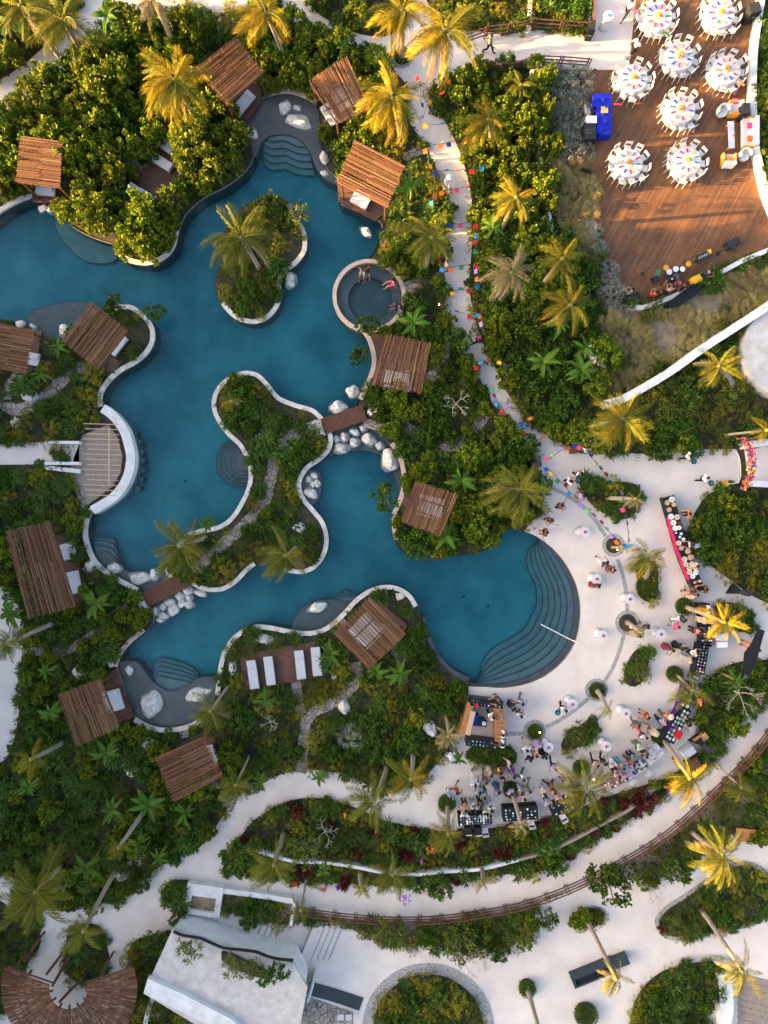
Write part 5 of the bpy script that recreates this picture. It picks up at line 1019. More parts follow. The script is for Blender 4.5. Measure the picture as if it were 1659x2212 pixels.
NKC = [['pink','red','green','purple','red','red','orange','green','blue','purple'],['yellow','orange','red','blue','yellow','green','pink','red','purple','blue'],['yellow','red','green','blue','yellow','pink','blue','green','blue','orange'],['red','orange','yellow','red','blue','purple','red','yellow','purple','orange'],['pink','red','green','blue','red','red','orange','green','blue','purple'],['pink','red','orange','purple','yellow','red','orange','red','green','blue'],['orange','purple','red','green','yellow','red','blue','red','yellow','green'],['red','yellow','green','blue','orange','red','green','purple','red','purple']]
CH0 = ch; TB0 = tb; first = True; rt = [.35, .3, .1, .25, .05, -.1, -.15, -.05]
for i, (u, v) in enumerate([(1421,37),(1556,30),(1468,123),(1569,152),(1368,170),(1471,237),(1358,353),(1484,348)]):
    c = W(u, v, .76); z0 = .1; lab = 'round banquet table under white cloth, the ' + TN[i]
    if first: tb.location = (c.x, c.y, z0); tb['label'] = lab
    else: dup(TB0, (c.x, c.y, z0), 0, lab)
    tag(ob('tablecloth', CLM, None, (c.x, c.y, z0), i), 'white floor length cloth on the ' + TN[i], 'tablecloth', 'white tablecloths on the banquet tables')
    tag(ob('table_runner', rnm, None, (c.x, c.y, z0 + .765), -rt[i]), 'pink lace runner across the ' + TN[i], 'table runner', 'lace runners')
    t = thing('flower_centrepiece', 'marigold bouquet in the middle of the ' + TN[i], 'bouquet', (c.x, c.y, z0 + .773), i, 'marigold centrepieces'); ob('bowl', vsm, t); ob('blooms', BQ, t)
    for k in range(11):
        a = k * 2 * math.pi / 11 + .2 + i * .13; pr_ = 1.13 + rnd.choice((0, 0, .04, .1, .2)) * rnd.random(); a += rnd.uniform(-.05, .05); p = (c.x + pr_ * math.cos(a), c.y + pr_ * math.sin(a), z0); rz = a + math.pi / 2 + rnd.uniform(-.2, .2); l = f"white folding chair at {hour(a)} o'clock of the {TN[i]}"
        if first: ch.location = p; ch.rotation_euler = (0, 0, rz); ch['label'] = l; first = False
        else: dup(CH0, p, rz, l)
    for k in range(10):
        a = math.pi / 2 - k * 2 * math.pi / 10 - rt[i]; x, y = c.x + .66 * math.cos(a), c.y + .66 * math.sin(a)
        o = ob('plate', plm, None, (x, y, z0 + .772)); tag(o, f"white plate at {hour(a)} o'clock on the {TN[i]}", 'plate', 'white plates on the banquet tables')
        o = setm(ob('napkin', nkm, None, (x, y, z0 + .795), a - math.pi / 2), cm(NKC[i][k])); tag(o, f"{NKC[i][k]} folded napkin at {hour(a)} o'clock on the {TN[i]}", 'napkin', 'coloured napkins on the plates')
# lounge set
def sofa(u, v, a, b_, deg, lab, name='sofa', cat_='sofa', gold=True, cushions=2):
    t = wq(u, v, .5, name, lab, cat_, None, deg); t.location.z = .1
    part('seat', bx(0, 0, .12, a, b_, .32), M['mattress'], t); part('backrest', bx(a / 2 - .1, 0, .44, .2, b_, .36), M['mattress'], t)
    for s in (-1, 1): part('armrest', bx(-.08, s * (b_ / 2 + .04), .1, a - .1, .1, .5), cm('gold') if gold else M['mattress'], t)
    for i in range(cushions): part('cushion', bx(-.05, (i - (cushions - 1) / 2) * .9, .45, .3, .34, .12), cm(['orange', 'pink', 'yellow'][i % 3]), t)
sofa(1619,287,.95,1.95,0,'long white sofa with orange cushions against the right deck wall'); sofa(1588,235,.85,.8,0,'square white armchair with gold arms above the long sofa','armchair','armchair')
sofa(1574,347,.85,.75,-92,'square white armchair with gold arms below the narrow coffee table','armchair','armchair',True,1)
for u, v, lab in [(1559,243,'round backed white tub chair left of the upper white armchair'),(1606,338,'round backed white tub chair below the long white sofa')]:
    t = wq(u, v, .4, 'tub_chair', lab, 'armchair', 'white tub chairs'); t.location.z = .1; part('seat', MB().lathe([(.28, .1), (.36, .35), (.36, .42)], 20), M['mattress'], t)
    b = MB(); pp = [(.36 * math.cos(a), .36 * math.sin(a)) for a in np.linspace(-.2, 3.6, 16)]; b.strip([Vector(q) for q in pp], .09, .3, .75); part('backrest', b, M['mattress'], t)
t = wq(1578, 293, .4, 'coffee_table', 'narrow white patterned coffee table between the white armchairs', 'table', None, 2); t.location.z = .1
part('tabletop', bx(0, 0, .38, .42, 1.85, .04), mat('patterned_top', (.75,.75,.78), col2=(.35,.4,.5), scale=14), t)
for s in (-1, 1): part('leg', bx(0, s * .8, 0, .34, .06, .38), cm('gold'), t)
b = MB(); [b.blob(.03 * i, 0, .04, .05, .05, .05, 6, 4) for i in range(5)]; solo('small_bouquet', b, BQ.materials[0], 'little orange bouquet on the narrow white coffee table', 'bouquet', None, tuple(W(1582, 293, .5).to_2d()) + (.53,))
# blue table, cases, black stands on the deck
t = wq(1304, 246, .8, 'blue_cloth_table', 'long table under a vivid royal blue cloth on the left deck edge', 'table', None, 0); t.location.z = .1
b = MB(); b.box(0, 0, 0, 1.0, 2.7, .78); b.box(-.12, .9, .0, 1.2, .9, .74); b.box(.1, -1.2, .0, .8, .5, .72); part('tablecloth', b, M['blue'], t)
solo('serving_tray', bx(0, 0, 0, .45, .45, .05), cm('tan'), 'square tan tray on the vivid blue table', 'tray', None, tuple(W(1306, 237, .9).to_2d()) + (.885,))
for i in range(5): solo('small_sculpture', MB().lathe([(.05, 0), (.09, .05), (.04, .14)], 8), cm('navy'), ['dark carved ornament at the top end of', 'dark carved ornament upper middle on', 'dark carved ornament beside the tan tray on', 'dark carved ornament lower middle on', 'dark carved ornament at the lower end of'][i] + ' the vivid blue table', 'ornament', 'dark ornaments on the blue table', tuple(W(1303 + (i % 2) * 6, 216 + i * 16, .9).to_2d()) + (.885,))
def case(u, v, a, b_, h, deg, lab, m='black', name='equipment_case', cat_='case', z=.1):
    t = wq(u, v, h, name, lab, cat_, None, deg); t.location.z = z; part('body', bx(0, 0, 0, a, b_, h), M['black'] if m == 'black' else cm(m), t)
    part('lid', bx(0, 0, h + .002, a * .92, b_ * .92, .04), M['dark'] if m == 'black' else cm(m), t); part('handle', MB().tube([(-.1, -b_ / 2 - .03, h * .6), (.1, -b_ / 2 - .03, h * .6)], .015, 5), cm('silver'), t)
case(1274,285,.85,1.2,.8,0,'large black case left of the vivid blue table'); case(1277,260,.7,.5,.85,0,'white topped work box left of the vivid blue table','white')
case(1278,57,.45,.8,1.0,-5,'tall black box at the end of the ramp railing'); case(1629,19,.8,.75,1.0,15,'black box in the top right corner beside the deck wall'); case(1611,236,.5,.75,1.0,0,'black box behind the upper white armchair')
case(1583,525,.95,.5,.5,25,'black open instrument case on the lower right of the deck'); case(1416,603,.4,.35,.35,20,'small black floor monitor left of the drums'); case(1506,603,.6,.5,.6,20,'yellow topped flight case at the deck wall behind the band','yellow')
case(1530,545,.35,.3,.6,20,'small yellow box next to the mixing desk','yellow'); case(1362,640,.9,.6,.5,5,'black gear pile in the lowest deck corner'); case(1262,1003,.01,.01,.1,0,'x') if False else None
def tripod(u, v, u2, v2, lab, z=.05):
    """speaker on a stand in a stretched black cover"""
    c = W(u2, v2, 1.9); t = thing('speaker_stand', lab, 'speaker', (c.x, c.y, z), rnd.uniform(0, 2), 'black speakers on covered stands')
    b = MB(); b.add([(.55 * math.cos(a), .55 * math.sin(a), 0) for a in (0, 2.1, 4.2)] + [(0, 0, 1.6)], [(0, 1, 3), (1, 2, 3), (2, 0, 3), (2, 1, 0)]); part('stretch_cover', b, M['black'], t)
    part('speaker_box', bx(0, 0, 1.5, .38, .36, .62), M['dark'], t); part('grille', bx(0, -.185, 1.53, .32, .012, .55), M['black'], t)
tripod(0,0,1612,1281,'black speaker on a triangular covered stand by the right oval garden'); tripod(0,0,1529,1617,'black speaker on a triangular covered stand by the lower right retaining wall'); tripod(0,0,1162,1003,'black speaker on a covered stand at the start of the plaza bunting'); tripod(0,0,1281,340,'black speaker on a triangular covered stand at the left edge of the deck',.1)
q = P([(1638,1358),(1652,1362),(1634,1430),(1614,1470),(1604,1470),(1606,1440),(1608,1410),(1622,1392)], 1.6); c = q[0]; b = MB(); b.prism([p - c for p in q], 1.5, 1.56); t = thing('stall_canopy', 'curved black stretch canopy at the right edge above the stall garden', 'canopy', (c.x, c.y, .05)); part('canopy_sheet', b, M['black'], t)
for p in (q[0], q[3], q[5]): part('pole', MB().tube([(p.x - c.x, p.y - c.y, 0), (p.x - c.x, p.y - c.y, 1.5)], .025, 5), M['dark'], t)
# band
t = wq(1458, 585, .6, 'drum_kit', 'drum kit with two pale drum heads near the lower deck wall', 'drums', None, 10); t.location.z = .1
for x, y, r, h in ((-.4, 0, .22, .5), (.05, .1, .22, .55), (.48, 0, .2, .6), (0, -.4, .28, .4)):
    part('drum', MB().lathe([(r, h - .25), (r, h)], 16, x, y), M['dark'], t); part('drum_head', MB().lathe([(r * .93, h + .003), (r * .93, h + .01)], 16, x, y), cm('white') if r < .25 else cm('grey'), t)
for x in (-.75, .8): part('cymbal', MB().lathe([(.03, .92), (.2, .9)], 14, x, .2), cm('gold'), t); part('stand', MB().tube([(x, .2, 0), (x, .2, .9)], .012, 4), M['dark'], t)
t = wq(1518, 553, .9, 'mixing_desk', 'black mixing desk on a stand left of the open instrument case', 'mixing desk', None, 25); t.location.z = .1
part('panel', bx(0, 0, .75, .85, .42, .08), M['dark'], t); b = MB(); [b.box(-.32 + i * .09, -.05 + .06 * (i % 2), .83, .03, .12, .012) for i in range(8)]; part('faders', b, cm('silver'), t); part('stand', bx(0, 0, 0, .6, .06, .75), M['dark'], t)
for u, v, lab in [(1490,560,'thin microphone stand left of the mixing desk'),(1560,540,'thin microphone stand between mixing desk and instrument case'),(1424,600,'thin microphone stand beside the green cloth'),(1395,585,'lone microphone stand left of the band'),(1552,570,'short microphone stand near the lower deck wall')]:
    t = wq(u, v, .7, 'microphone_stand', lab, 'microphone stand', 'microphone stands of the band', u); t.location.z = .1; part('pole', MB().tube([(0, 0, 0), (0, 0, 1.3), (.3, .1, 1.5)], .018, 5), M['dark'], t); part('base', MB().lathe([(.16, 0), (.14, .03)], 12), M['dark'], t)
b = MB(); b.add([(0,0,.9),(.32,.1,.88),(.25,-.3,.85),(-.05,-.25,.9),(0,0,.86),(.32,.1,.84),(.25,-.3,.81),(-.05,-.25,.86)], [(0,3,2,1),(4,5,6,7),(0,1,5,4),(1,2,6,5),(2,3,7,6),(3,0,4,7)]); c = W(1416, 586, .9); solo('green_flag', b, cm('green'), 'green cloth lying on a stand in front of the drums', 'cloth', None, (c.x, c.y, .1))
q = P([(1440,655),(1460,640),(1500,610),(1535,595),(1540,602),(1500,640),(1470,660),(1450,665)], .6); c = q[0]; b = MB(); b.prism([p - c for p in q], 0, .6); solo('black_drape', b, M['black'], 'black drape hanging over the deck wall behind the band', 'drape', None, (c.x, c.y, 0))
# cocktail tables
CT = None
for u, v, lab in [(1263,1149,'right of the guitar players'),(1288,1251,'beside the brown dressed guest right of the big pool'),(1360,1294,'above the ring with the stubby palm'),(1302,1373,'right of the white pool handrail'),(1427,1370,'right of the dark blue dressed guest'),(1236,1521,'left of the round plaza hedge, near a waiter'),(1351,1541,'right of the thin palm with one green frond'),(1184,1614,'below the round ring hedge by the bar'),(1309,1612,'below the slanted plaza bed'),(1314,35,'at the top of the ramp with a glass globe'),(1375,1188,'behind the golden plaza palm')]:
    c = W(u, v, 1.1)
    if CT is None:
        CT = t = thing('cocktail_table', '', 'table', (c.x, c.y, .05), 0, 'white clothed cocktail tables'); pr = [(.36, 0), (.28, .25), (.22, .55), (.25, .85), (.345, 1.08)]
        part('stretch_cloth', MB().lathe(pr, 24), M['cloth'], t, True); part('tabletop', MB().lathe([(.35, 1.08), (.35, 1.11)], 26), M['cloth'], t); t['label'] = 'white clothed cocktail table ' + lab
    else: t = dup(CT, (c.x, c.y, .05), 0, 'white clothed cocktail table ' + lab)
    f_ = thing('table_flowers', ('glass globe' if v == 35 else 'small red flower dish') + ' on the cocktail table ' + lab, 'flowers', (c.x, c.y, 1.165), u, 'flower dishes on the cocktail tables')
    b = MB(); [b.blob(.07 * math.cos(a), .07 * math.sin(a), .05, .045, .045, .035, 6, 4) for a in (0, 1.3, 2.6, 3.9, 5.2)]; part('blooms', b, cm('teal' if v == 35 else 'red'), f_); part('dish', MB().lathe([(.06, 0), (.11, .025)], 12), cm('cream'), f_)
# buffet: curved black table with pink skirt and round plates
q = smooth(P([(1444,1072),(1450,1095),(1458,1122),(1466,1150),(1476,1185),(1489,1221),(1500,1248),(1512,1276)], .75), False, 4); c = q[14]
t = thing('buffet_table', 'long curved black buffet table with a magenta skirt, full of round plates', 'table', (c.x, c.y, .05)); part('tabletop', MB().strip([p - c for p in q], .72, 0, .74), M['black'], t)
q3 = offset(q[7:25], -.38 if True else 0); b = MB(); b.strip([p - c + Vector((.03 * math.sin(i * 1.3), 0)) for i, p in enumerate(q3)], .07, .3, .76); sk = part('skirt', b, M['pink'], t)
BP = [(1451,1079,.2,'white'),(1441,1086,.19,'tan'),(1455,1090,.17,'tan'),(1445,1101,.18,'tan'),(1449,1116,.2,'white'),(1462,1117,.19,'cream'),(1454,1129,.2,'white'),(1467,1131,.16,'brown'),(1458,1141,.19,'white'),(1467,1140,.15,'white'),(1460,1151,.08,'light blue'),(1471,1153,.1,'white'),(1468,1160,.1,'light blue'),(1476,1165,.12,'white'),(1466,1173,.18,'cream'),(1471,1184,.18,'khaki'),(1485,1191,.2,'tan'),(1491,1204,.21,'tan'),(1478,1208,.19,'cream'),(1481,1219,.18,'cream'),(1494,1218,.17,'white'),(1488,1228,.17,'cream'),(1499,1225,.15,'cream'),(1489,1236,.18,'cream'),(1502,1237,.17,'white'),(1496,1245,.17,'white'),(1500,1258,.09,'cream'),(1505,1256,.09,'pink'),(1511,1255,.09,'cream'),(1503,1267,.1,'tan')]
dm = {}
def dish(u, v, r, k, lab, z=.80, grp=None, food=None, cat_='plate', name='serving_plate'):
    c = W(u, v, z); t = thing(name, lab, cat_, (c.x, c.y, z), 0, grp)
    if 'd' not in dm: dm['d'] = MB().lathe([(.55, 0), (.98, .03), (1, .08), (.86, .06), (.0, .04)], 18, cap=False).mesh('dish', cm('white')); dm['f'] = MB().blob(0, 0, 0, 1, 1, 1, 10, 5).mesh('food', cm('tan'))
    o = setm(ob('dish', dm['d'], t), cm(k)); o.scale = (r, r, .6)
    o = setm(ob('food', dm['f'], t), cm(food or {'white': 'cream', 'tan': 'beige', 'cream': 'beige', 'brown': 'maroon', 'khaki': 'beige', 'light blue': 'white', 'pink': 'red'}.get(k, 'cream'))); o.scale = (r * .6, r * .6, .025); o.location.z = .03
O30 = 'first second third fourth fifth sixth seventh eighth ninth tenth eleventh twelfth thirteenth fourteenth fifteenth sixteenth seventeenth eighteenth nineteenth twentieth'.split(); O30 += ['twenty ' + q for q in O30[:9]] + ['lowest']
for i, (u, v, r, k) in enumerate(BP): dish(u, v, r, k, f'{k} round plate, {O30[i]} from the top on the magenta skirted buffet', grp='round plates on the curved buffet')
def table(u, v, L, w_, deg, lab, m='black', h=.74, skirt=None, name='food_table'):
    t = wq(u, v, h, name, lab, 'table', None, deg); t.location.z = .05; part('tabletop', bx(0, 0, h - .04, L, w_, .05), M[m] if m in M else cm(m), t)
    part('tablecloth', bx(0, 0, .04, L - .02, w_ - .02, h - .09), M[skirt] if skirt else (M[m] if m in M else cm(m)), t); return t, u, v, L, w_, deg, h
FR = ['first', 'second', 'third', 'fourth', 'fifth', 'sixth', 'seventh', 'eighth', 'ninth', 'tenth', 'eleventh', 'twelfth', 'thirteenth']
def scatter(T, n, cols, rr, lab, cat_='dish', grp=None, rows=2, square=False, name='small_dish'):
    t, u, v, L, w_, deg, h = T; c = t.location; a = R(deg); k = 0; per = math.ceil(n / rows)
    for j in range(rows):
        for i in range(per):
            if k >= n: break
            x = (i + .5) / per * L * .92 - L * .46 + rnd.uniform(-.03, .03); y = ((j + .5) / rows - .5) * w_ * .86 + rnd.uniform(-.02, .02); cc_ = rnd.choice(cols)
            key = (cc_, square); r = rnd.uniform(*rr)
            if key not in dm: dm[key] = (MB().box(0, 0, 0, 1.8, 1.3, .05) if square else MB().lathe([(.7, 0), (1, .05), (.9, .05), (.5, .03)], 10)).mesh('small_dish', cm(cc_))
            o = ob(name, dm[key], None, (c.x + x * math.cos(a) - y * math.sin(a), c.y + x * math.sin(a) + y * math.cos(a), .05 + h + .012), a + rnd.uniform(-.2, .2)); o.scale = (r, r, 1)
            a1, b1 = lab.split(' on ', 1); rw = ['lower', 'upper'] if rows == 2 else (['lower', 'middle', 'upper'] if rows == 3 else ['lowest', 'second lowest', 'third', 'top'])
            tag(o, f'{cc_} {a1}, {FR[i]} in the {rw[j]} row on {b1}', cat_, a1 + 's on ' + b1); k += 1
T = table(1521,1312,.72,.55,0,'small black table above the trunk of the leaning golden palm')
T = table(1525,1350,1.9,.70,90,'black food table crossed by the leaning palm trunk'); scatter(T, 18, ['white','grey','black'], (.04,.08), 'small dish on the black table by the leaning palm', rows=2)
T = table(1526,1387,.75,.62,0,'black drinks table between two other black tables'); scatter(T, 10, ['black','grey','white'], (.04,.07), 'drinks cup on the black drinks table', rows=2)
T = table(1515,1423,2.1,.75,80,'long black table with rows of little pink cups, right of the zebra dress'); scatter(T, 26, ['cream','pink','white','teal'], (.035,.06), 'dessert cup on the long black cup table', rows=3)
T = table(1504,1458,.7,.5,68,'short black tray table at the lower end of the cup table'); scatter(T, 4, ['brown','silver'], (.09,.12), 'tray on the short tray table', rows=2, square=True)
T = table(1484,1503,1.9,.75,75,'purple skirted table half under the drooping palm','black',skirt='purple'); scatter(T, 8, ['cream','white','pink'], (.08,.14), 'round basket on the half hidden purple table', rows=2)
T = table(1462,1565,2.6,.85,62,'purple and black stall table with white trays and a red cooler','black',skirt='purple'); scatter(T, 22, ['white','silver','purple','mint'], (.09,.12), 'tray on the purple stall table', rows=3, square=True)
case(1455,1579,.55,.45,.12,62,'flat red cooler lid at the lower end of the purple stall','red',z=.82)
T = table(1325,1689,1.95,.80,28,'left part of the long dessert table with brown and white sweets','wood2'); scatter(T, 34, ['white','brown','cream','tan'], (.05,.08), 'sweet on the left dessert table', rows=4, square=True)
T = table(1373,1659,1.7,.80,34,'middle part of the long dessert table with white and blue cloth','cloth'); scatter(T, 30, ['white','cream','navy','lilac'], (.06,.09), 'patterned plate on the middle dessert table', rows=4)
T = table(1408,1632,1.6,.85,40,'right part of the long dessert table with pink cupcakes','cloth'); scatter(T, 34, ['white','cream','pink','mint'], (.04,.07), 'cupcake on the right dessert table', rows=4)
T = table(1026,1770,2.3,.76,3,'black dish table at the promenade edge, densely set with silver dishes'); scatter(T, 44, ['silver','white','grey','silver'], (.05,.09), 'dish on the black dish table', rows=4)
T = table(1124,1757,2.4,.95,4,'dark striped table crossed by a thin palm trunk','maroon' if False else 'black'); scatter(T, 34, ['white','silver','maroon','navy'], (.04,.075), 'bowl on the dark striped table', rows=4)
T = table(1226,1738,2.5,.80,24,'crowded black table at the right of the crowd below the arching palm'); scatter(T, 18, ['white','black','silver'], (.04,.08), 'dish on the crowded black table', rows=3)
# bar
bd = [(1051,1519,2.25,.52,-6,'black','upper black counter of the square bar'),(1079,1566,2.35,.72,-87,'orangewood','right honey coloured wooden counter of the square bar'),(1041,1606,2.2,.52,-7,'black','lower black counter of the square bar'),(1008,1553,2.2,.42,75,'orangewood','left honey coloured back counter of the square bar')]
for u, v, L, w_, dg, m, lab in bd:
    t = wq(u, v, 1.0, 'bar_counter', lab, 'counter', 'counters of the square bar', dg); t.location.z = .05; part('top', bx(0, 0, .96, L, w_, .05), M[m], t); part('front_panel', bx(0, 0, 0, L - .06, w_ - .08, .955), M['orangewood'] if m != 'black' else M['dark'], t)
    L_ = L
    if 'left' not in lab: scatter((t, u, v, L, w_, dg, 1.0), 16, ['silver','white','black','teal','brown'] if 'right' in lab else ['silver','black','teal','grey'], (.035,.065), 'glass or bottle on the ' + lab, rows=2)
solo('timber_plank', bx(0, 0, 0, 1.65, .34, .05), M['palewood'], 'long pale plank lying inside the left side of the square bar', 'plank', None, tuple(W(1016, 1562, 1.1).to_2d()) + (1.08,), R(76))
t = wq(1042,1562,.9,'drinks_trolley','black drinks trolley standing inside the square bar','trolley',None,-8); part('top', bx(0,0,.8,.62,.5,.06), M['black'], t); part('frame', bx(0,0,.05,.5,.4,.74), M['dark'], t); part('ice_bucket', MB().lathe([(.12,.86),(.14,1.0)],14,.1,0), cm('silver'), t)
t = wq(1027,1556,.7,'cool_box','tall dark blue cool box inside the square bar','cool box',None,-8); part('body', bx(0,0,.05,.36,.75,.6), cm('navy'), t); part('lid', bx(0,0,.652,.38,.77,.06), cm('blue'), t)
t = wq(1029,1524,1.2,'red_bowl','round red bowl on the upper black bar counter','bowl'); part('bowl_body', MB().lathe([(.05,1.07),(.14,1.17),(.12,1.17),(.02,1.1)],14), cm('red'), t)
case(1560,1376,.75,.5,.9,0,'silver food warmer right of the black tables','silver'); case(1560,1392,.65,.4,.7,4,'white cool box below the silver food warmer','white'); case(1273,958,.75,.45,.9,8,'silver grill cart beside the yellow palm at the plaza top','silver'); case(1241,971,.6,.5,.5,10,'brown crate with plants at the plaza top','brown'); case(1488,1625,.9,.5,.8,35,'silver cooker behind the black triangle stand','silver'); case(1505,1600,.01,.01,.1,0,'x') if False else None
case(1514,1596,1.0,.45,.45,35,'tan crate behind the retaining wall by the stall','tan'); case(1497,1650,.9,.7,.5,30,'brown pile of boxes under the bright yellow promenade palm','brown'); case(1442,1077,.01,.01,.01,0,'x') if False else None
case(1566,1045,.42,.42,.35,0,'small golden box at the corner of the flower gate hedge','gold'); case(1507,1178,.55,.32,.5,25,'open silver laptop table right of the plate buffet','silver')
# odd chairs
for u, v, dg, lab in [(1048,1795,5,'white folding chair right of the black coats below the dish table'),(1148,1778,10,'white folding chair below the dark striped table'),(1216,1765,30,'white folding chair behind the crowded black table'),(1400,1672,-145,'white folding chair at the lower side of the dessert table'),(1365,1690,-150,'white folding chair near the red spiky plant'),(736,2200,0,'left white chair in the sunken court at the bottom'),(753,2200,0,'right white chair in the sunken court at the bottom'),(1270,238,-80,'white folding chair left of the blue table'),(1447,1073,0,'white folding chair at the top end of the plate buffet'),(1495,1570,-60,'white folding chair right of the purple stall')]:
    c = W(u, v, .6); dup(CH0, (c.x, c.y, .06), R(dg), lab, 'spare white folding chairs')
for i, (u, v) in enumerate([(1012,1796),(1034,1797)]):
    t = wq(u, v, .9, 'coat_stand', ['left', 'right'][i] + ' black coat draped chair below the black dish table', 'chair', 'black draped chairs', 5); part('drape', bx(0, 0, 0, .42, .5, .9), M['black'], t); part('top_rail', MB().tube([(-.2, -.25, .95), (.2, -.25, .95)], .03, 5), cm('white'), t)
# pool handrail, little garden lamps
c = W(1168, 1348); e = W(1238, 1383); t = thing('handrail', 'white metal handrail running down the curved pool steps', 'handrail', (c.x, c.y, 0)); d = e - c; part('rail', MB().tube([(0, 0, -.6), (0, 0, .3), (d.x, d.y, .95), (d.x, d.y, 0)], .03, 6), cm('white'), t); part('post', MB().tube([(d.x / 2, d.y / 2, -.6), (d.x / 2, d.y / 2, .62)], .022, 6), cm('white'), t)
em = bpy.data.materials.new('lamp_glow'); em.use_nodes = True; pb = em.node_tree.nodes['Principled BSDF']; pb.inputs['Emission Color'].default_value = (1, .5, .15, 1); pb.inputs['Emission Strength'].default_value = 6
for u, v, lab in [(1165,1581,'in the round hedge right of the bar'),(1487,1317,'at the foot of the leaning golden palm'),(1332,1187,'in the upper cobble ring with bunting'),(1361,1354,'in the lower cobble ring'),(948,659,'in the bushes right of the hot tub'),(1056,641,'in the dark trees right of the bunting path'),(1281,1682,'behind the arching palm by the crowd')]:
    t = wq(u, v, .4, 'garden_lamp', 'small glowing garden lamp ' + lab, 'lamp', 'small garden lamps'); part('post', MB().tube([(0, 0, 0), (0, 0, .5)], .02, 5), M['dark'], t); ob('bulb', MB().blob(0, 0, .56, .05, .05, .05, 8, 5).mesh('bulb', em), t)
# flower garland at the gate
t = wq(1612, 1003, 1.2, 'flower_garland', 'tall garland of pink, orange, yellow and blue flowers over the gate', 'garland'); nr2 = np.random.default_rng(9)
for k, n in (('pink', 90), ('orange', 110), ('yellow', 70), ('blue', 30), ('purple', 60)):
    s = nr2.uniform(-1, 1, n); pos = np.stack([.35 * s * s * np.sign(-1) + nr2.normal(0, .13, n), s * 1.75, 2.0 - .5 * s * s + nr2.uniform(-.35, .2, n)], 1); nn = unit(n, .8); ob('blooms', npmesh('blooms', leafverts(pos, np.cross(nn, unit(n)), nn, np.full(n, .15), np.full(n, .13), True), cm(k)), t)
part('frame', MB().tube([(-.3, -1.7, 0), (-.1, -1.6, 1.6), (0, 0, 2.0), (-.1, 1.6, 1.6), (-.3, 1.7, 0)], .05, 6), M['dark'], t)
c = W(1596, 996, .9); t = thing('curved_rail', 'thin pale curved rail closing the plaza in front of the flower gate', 'railing', (c.x, c.y, 0)); pp = [W(a, b_, .9) - c + Vector((0, 0, .0)) for a, b_ in [(1588,975),(1596,985),(1600,1005),(1600,1030),(1595,1043),(1570,1046)]]; part('rail', MB().tube([Vector((p.x, p.y, .9)) for p in pp], .03, 6), cm('cream'), t)
for p in pp[::2]: part('post', MB().tube([(p.x, p.y, 0), (p.x, p.y, .9)], .02, 5), cm('cream'), t)
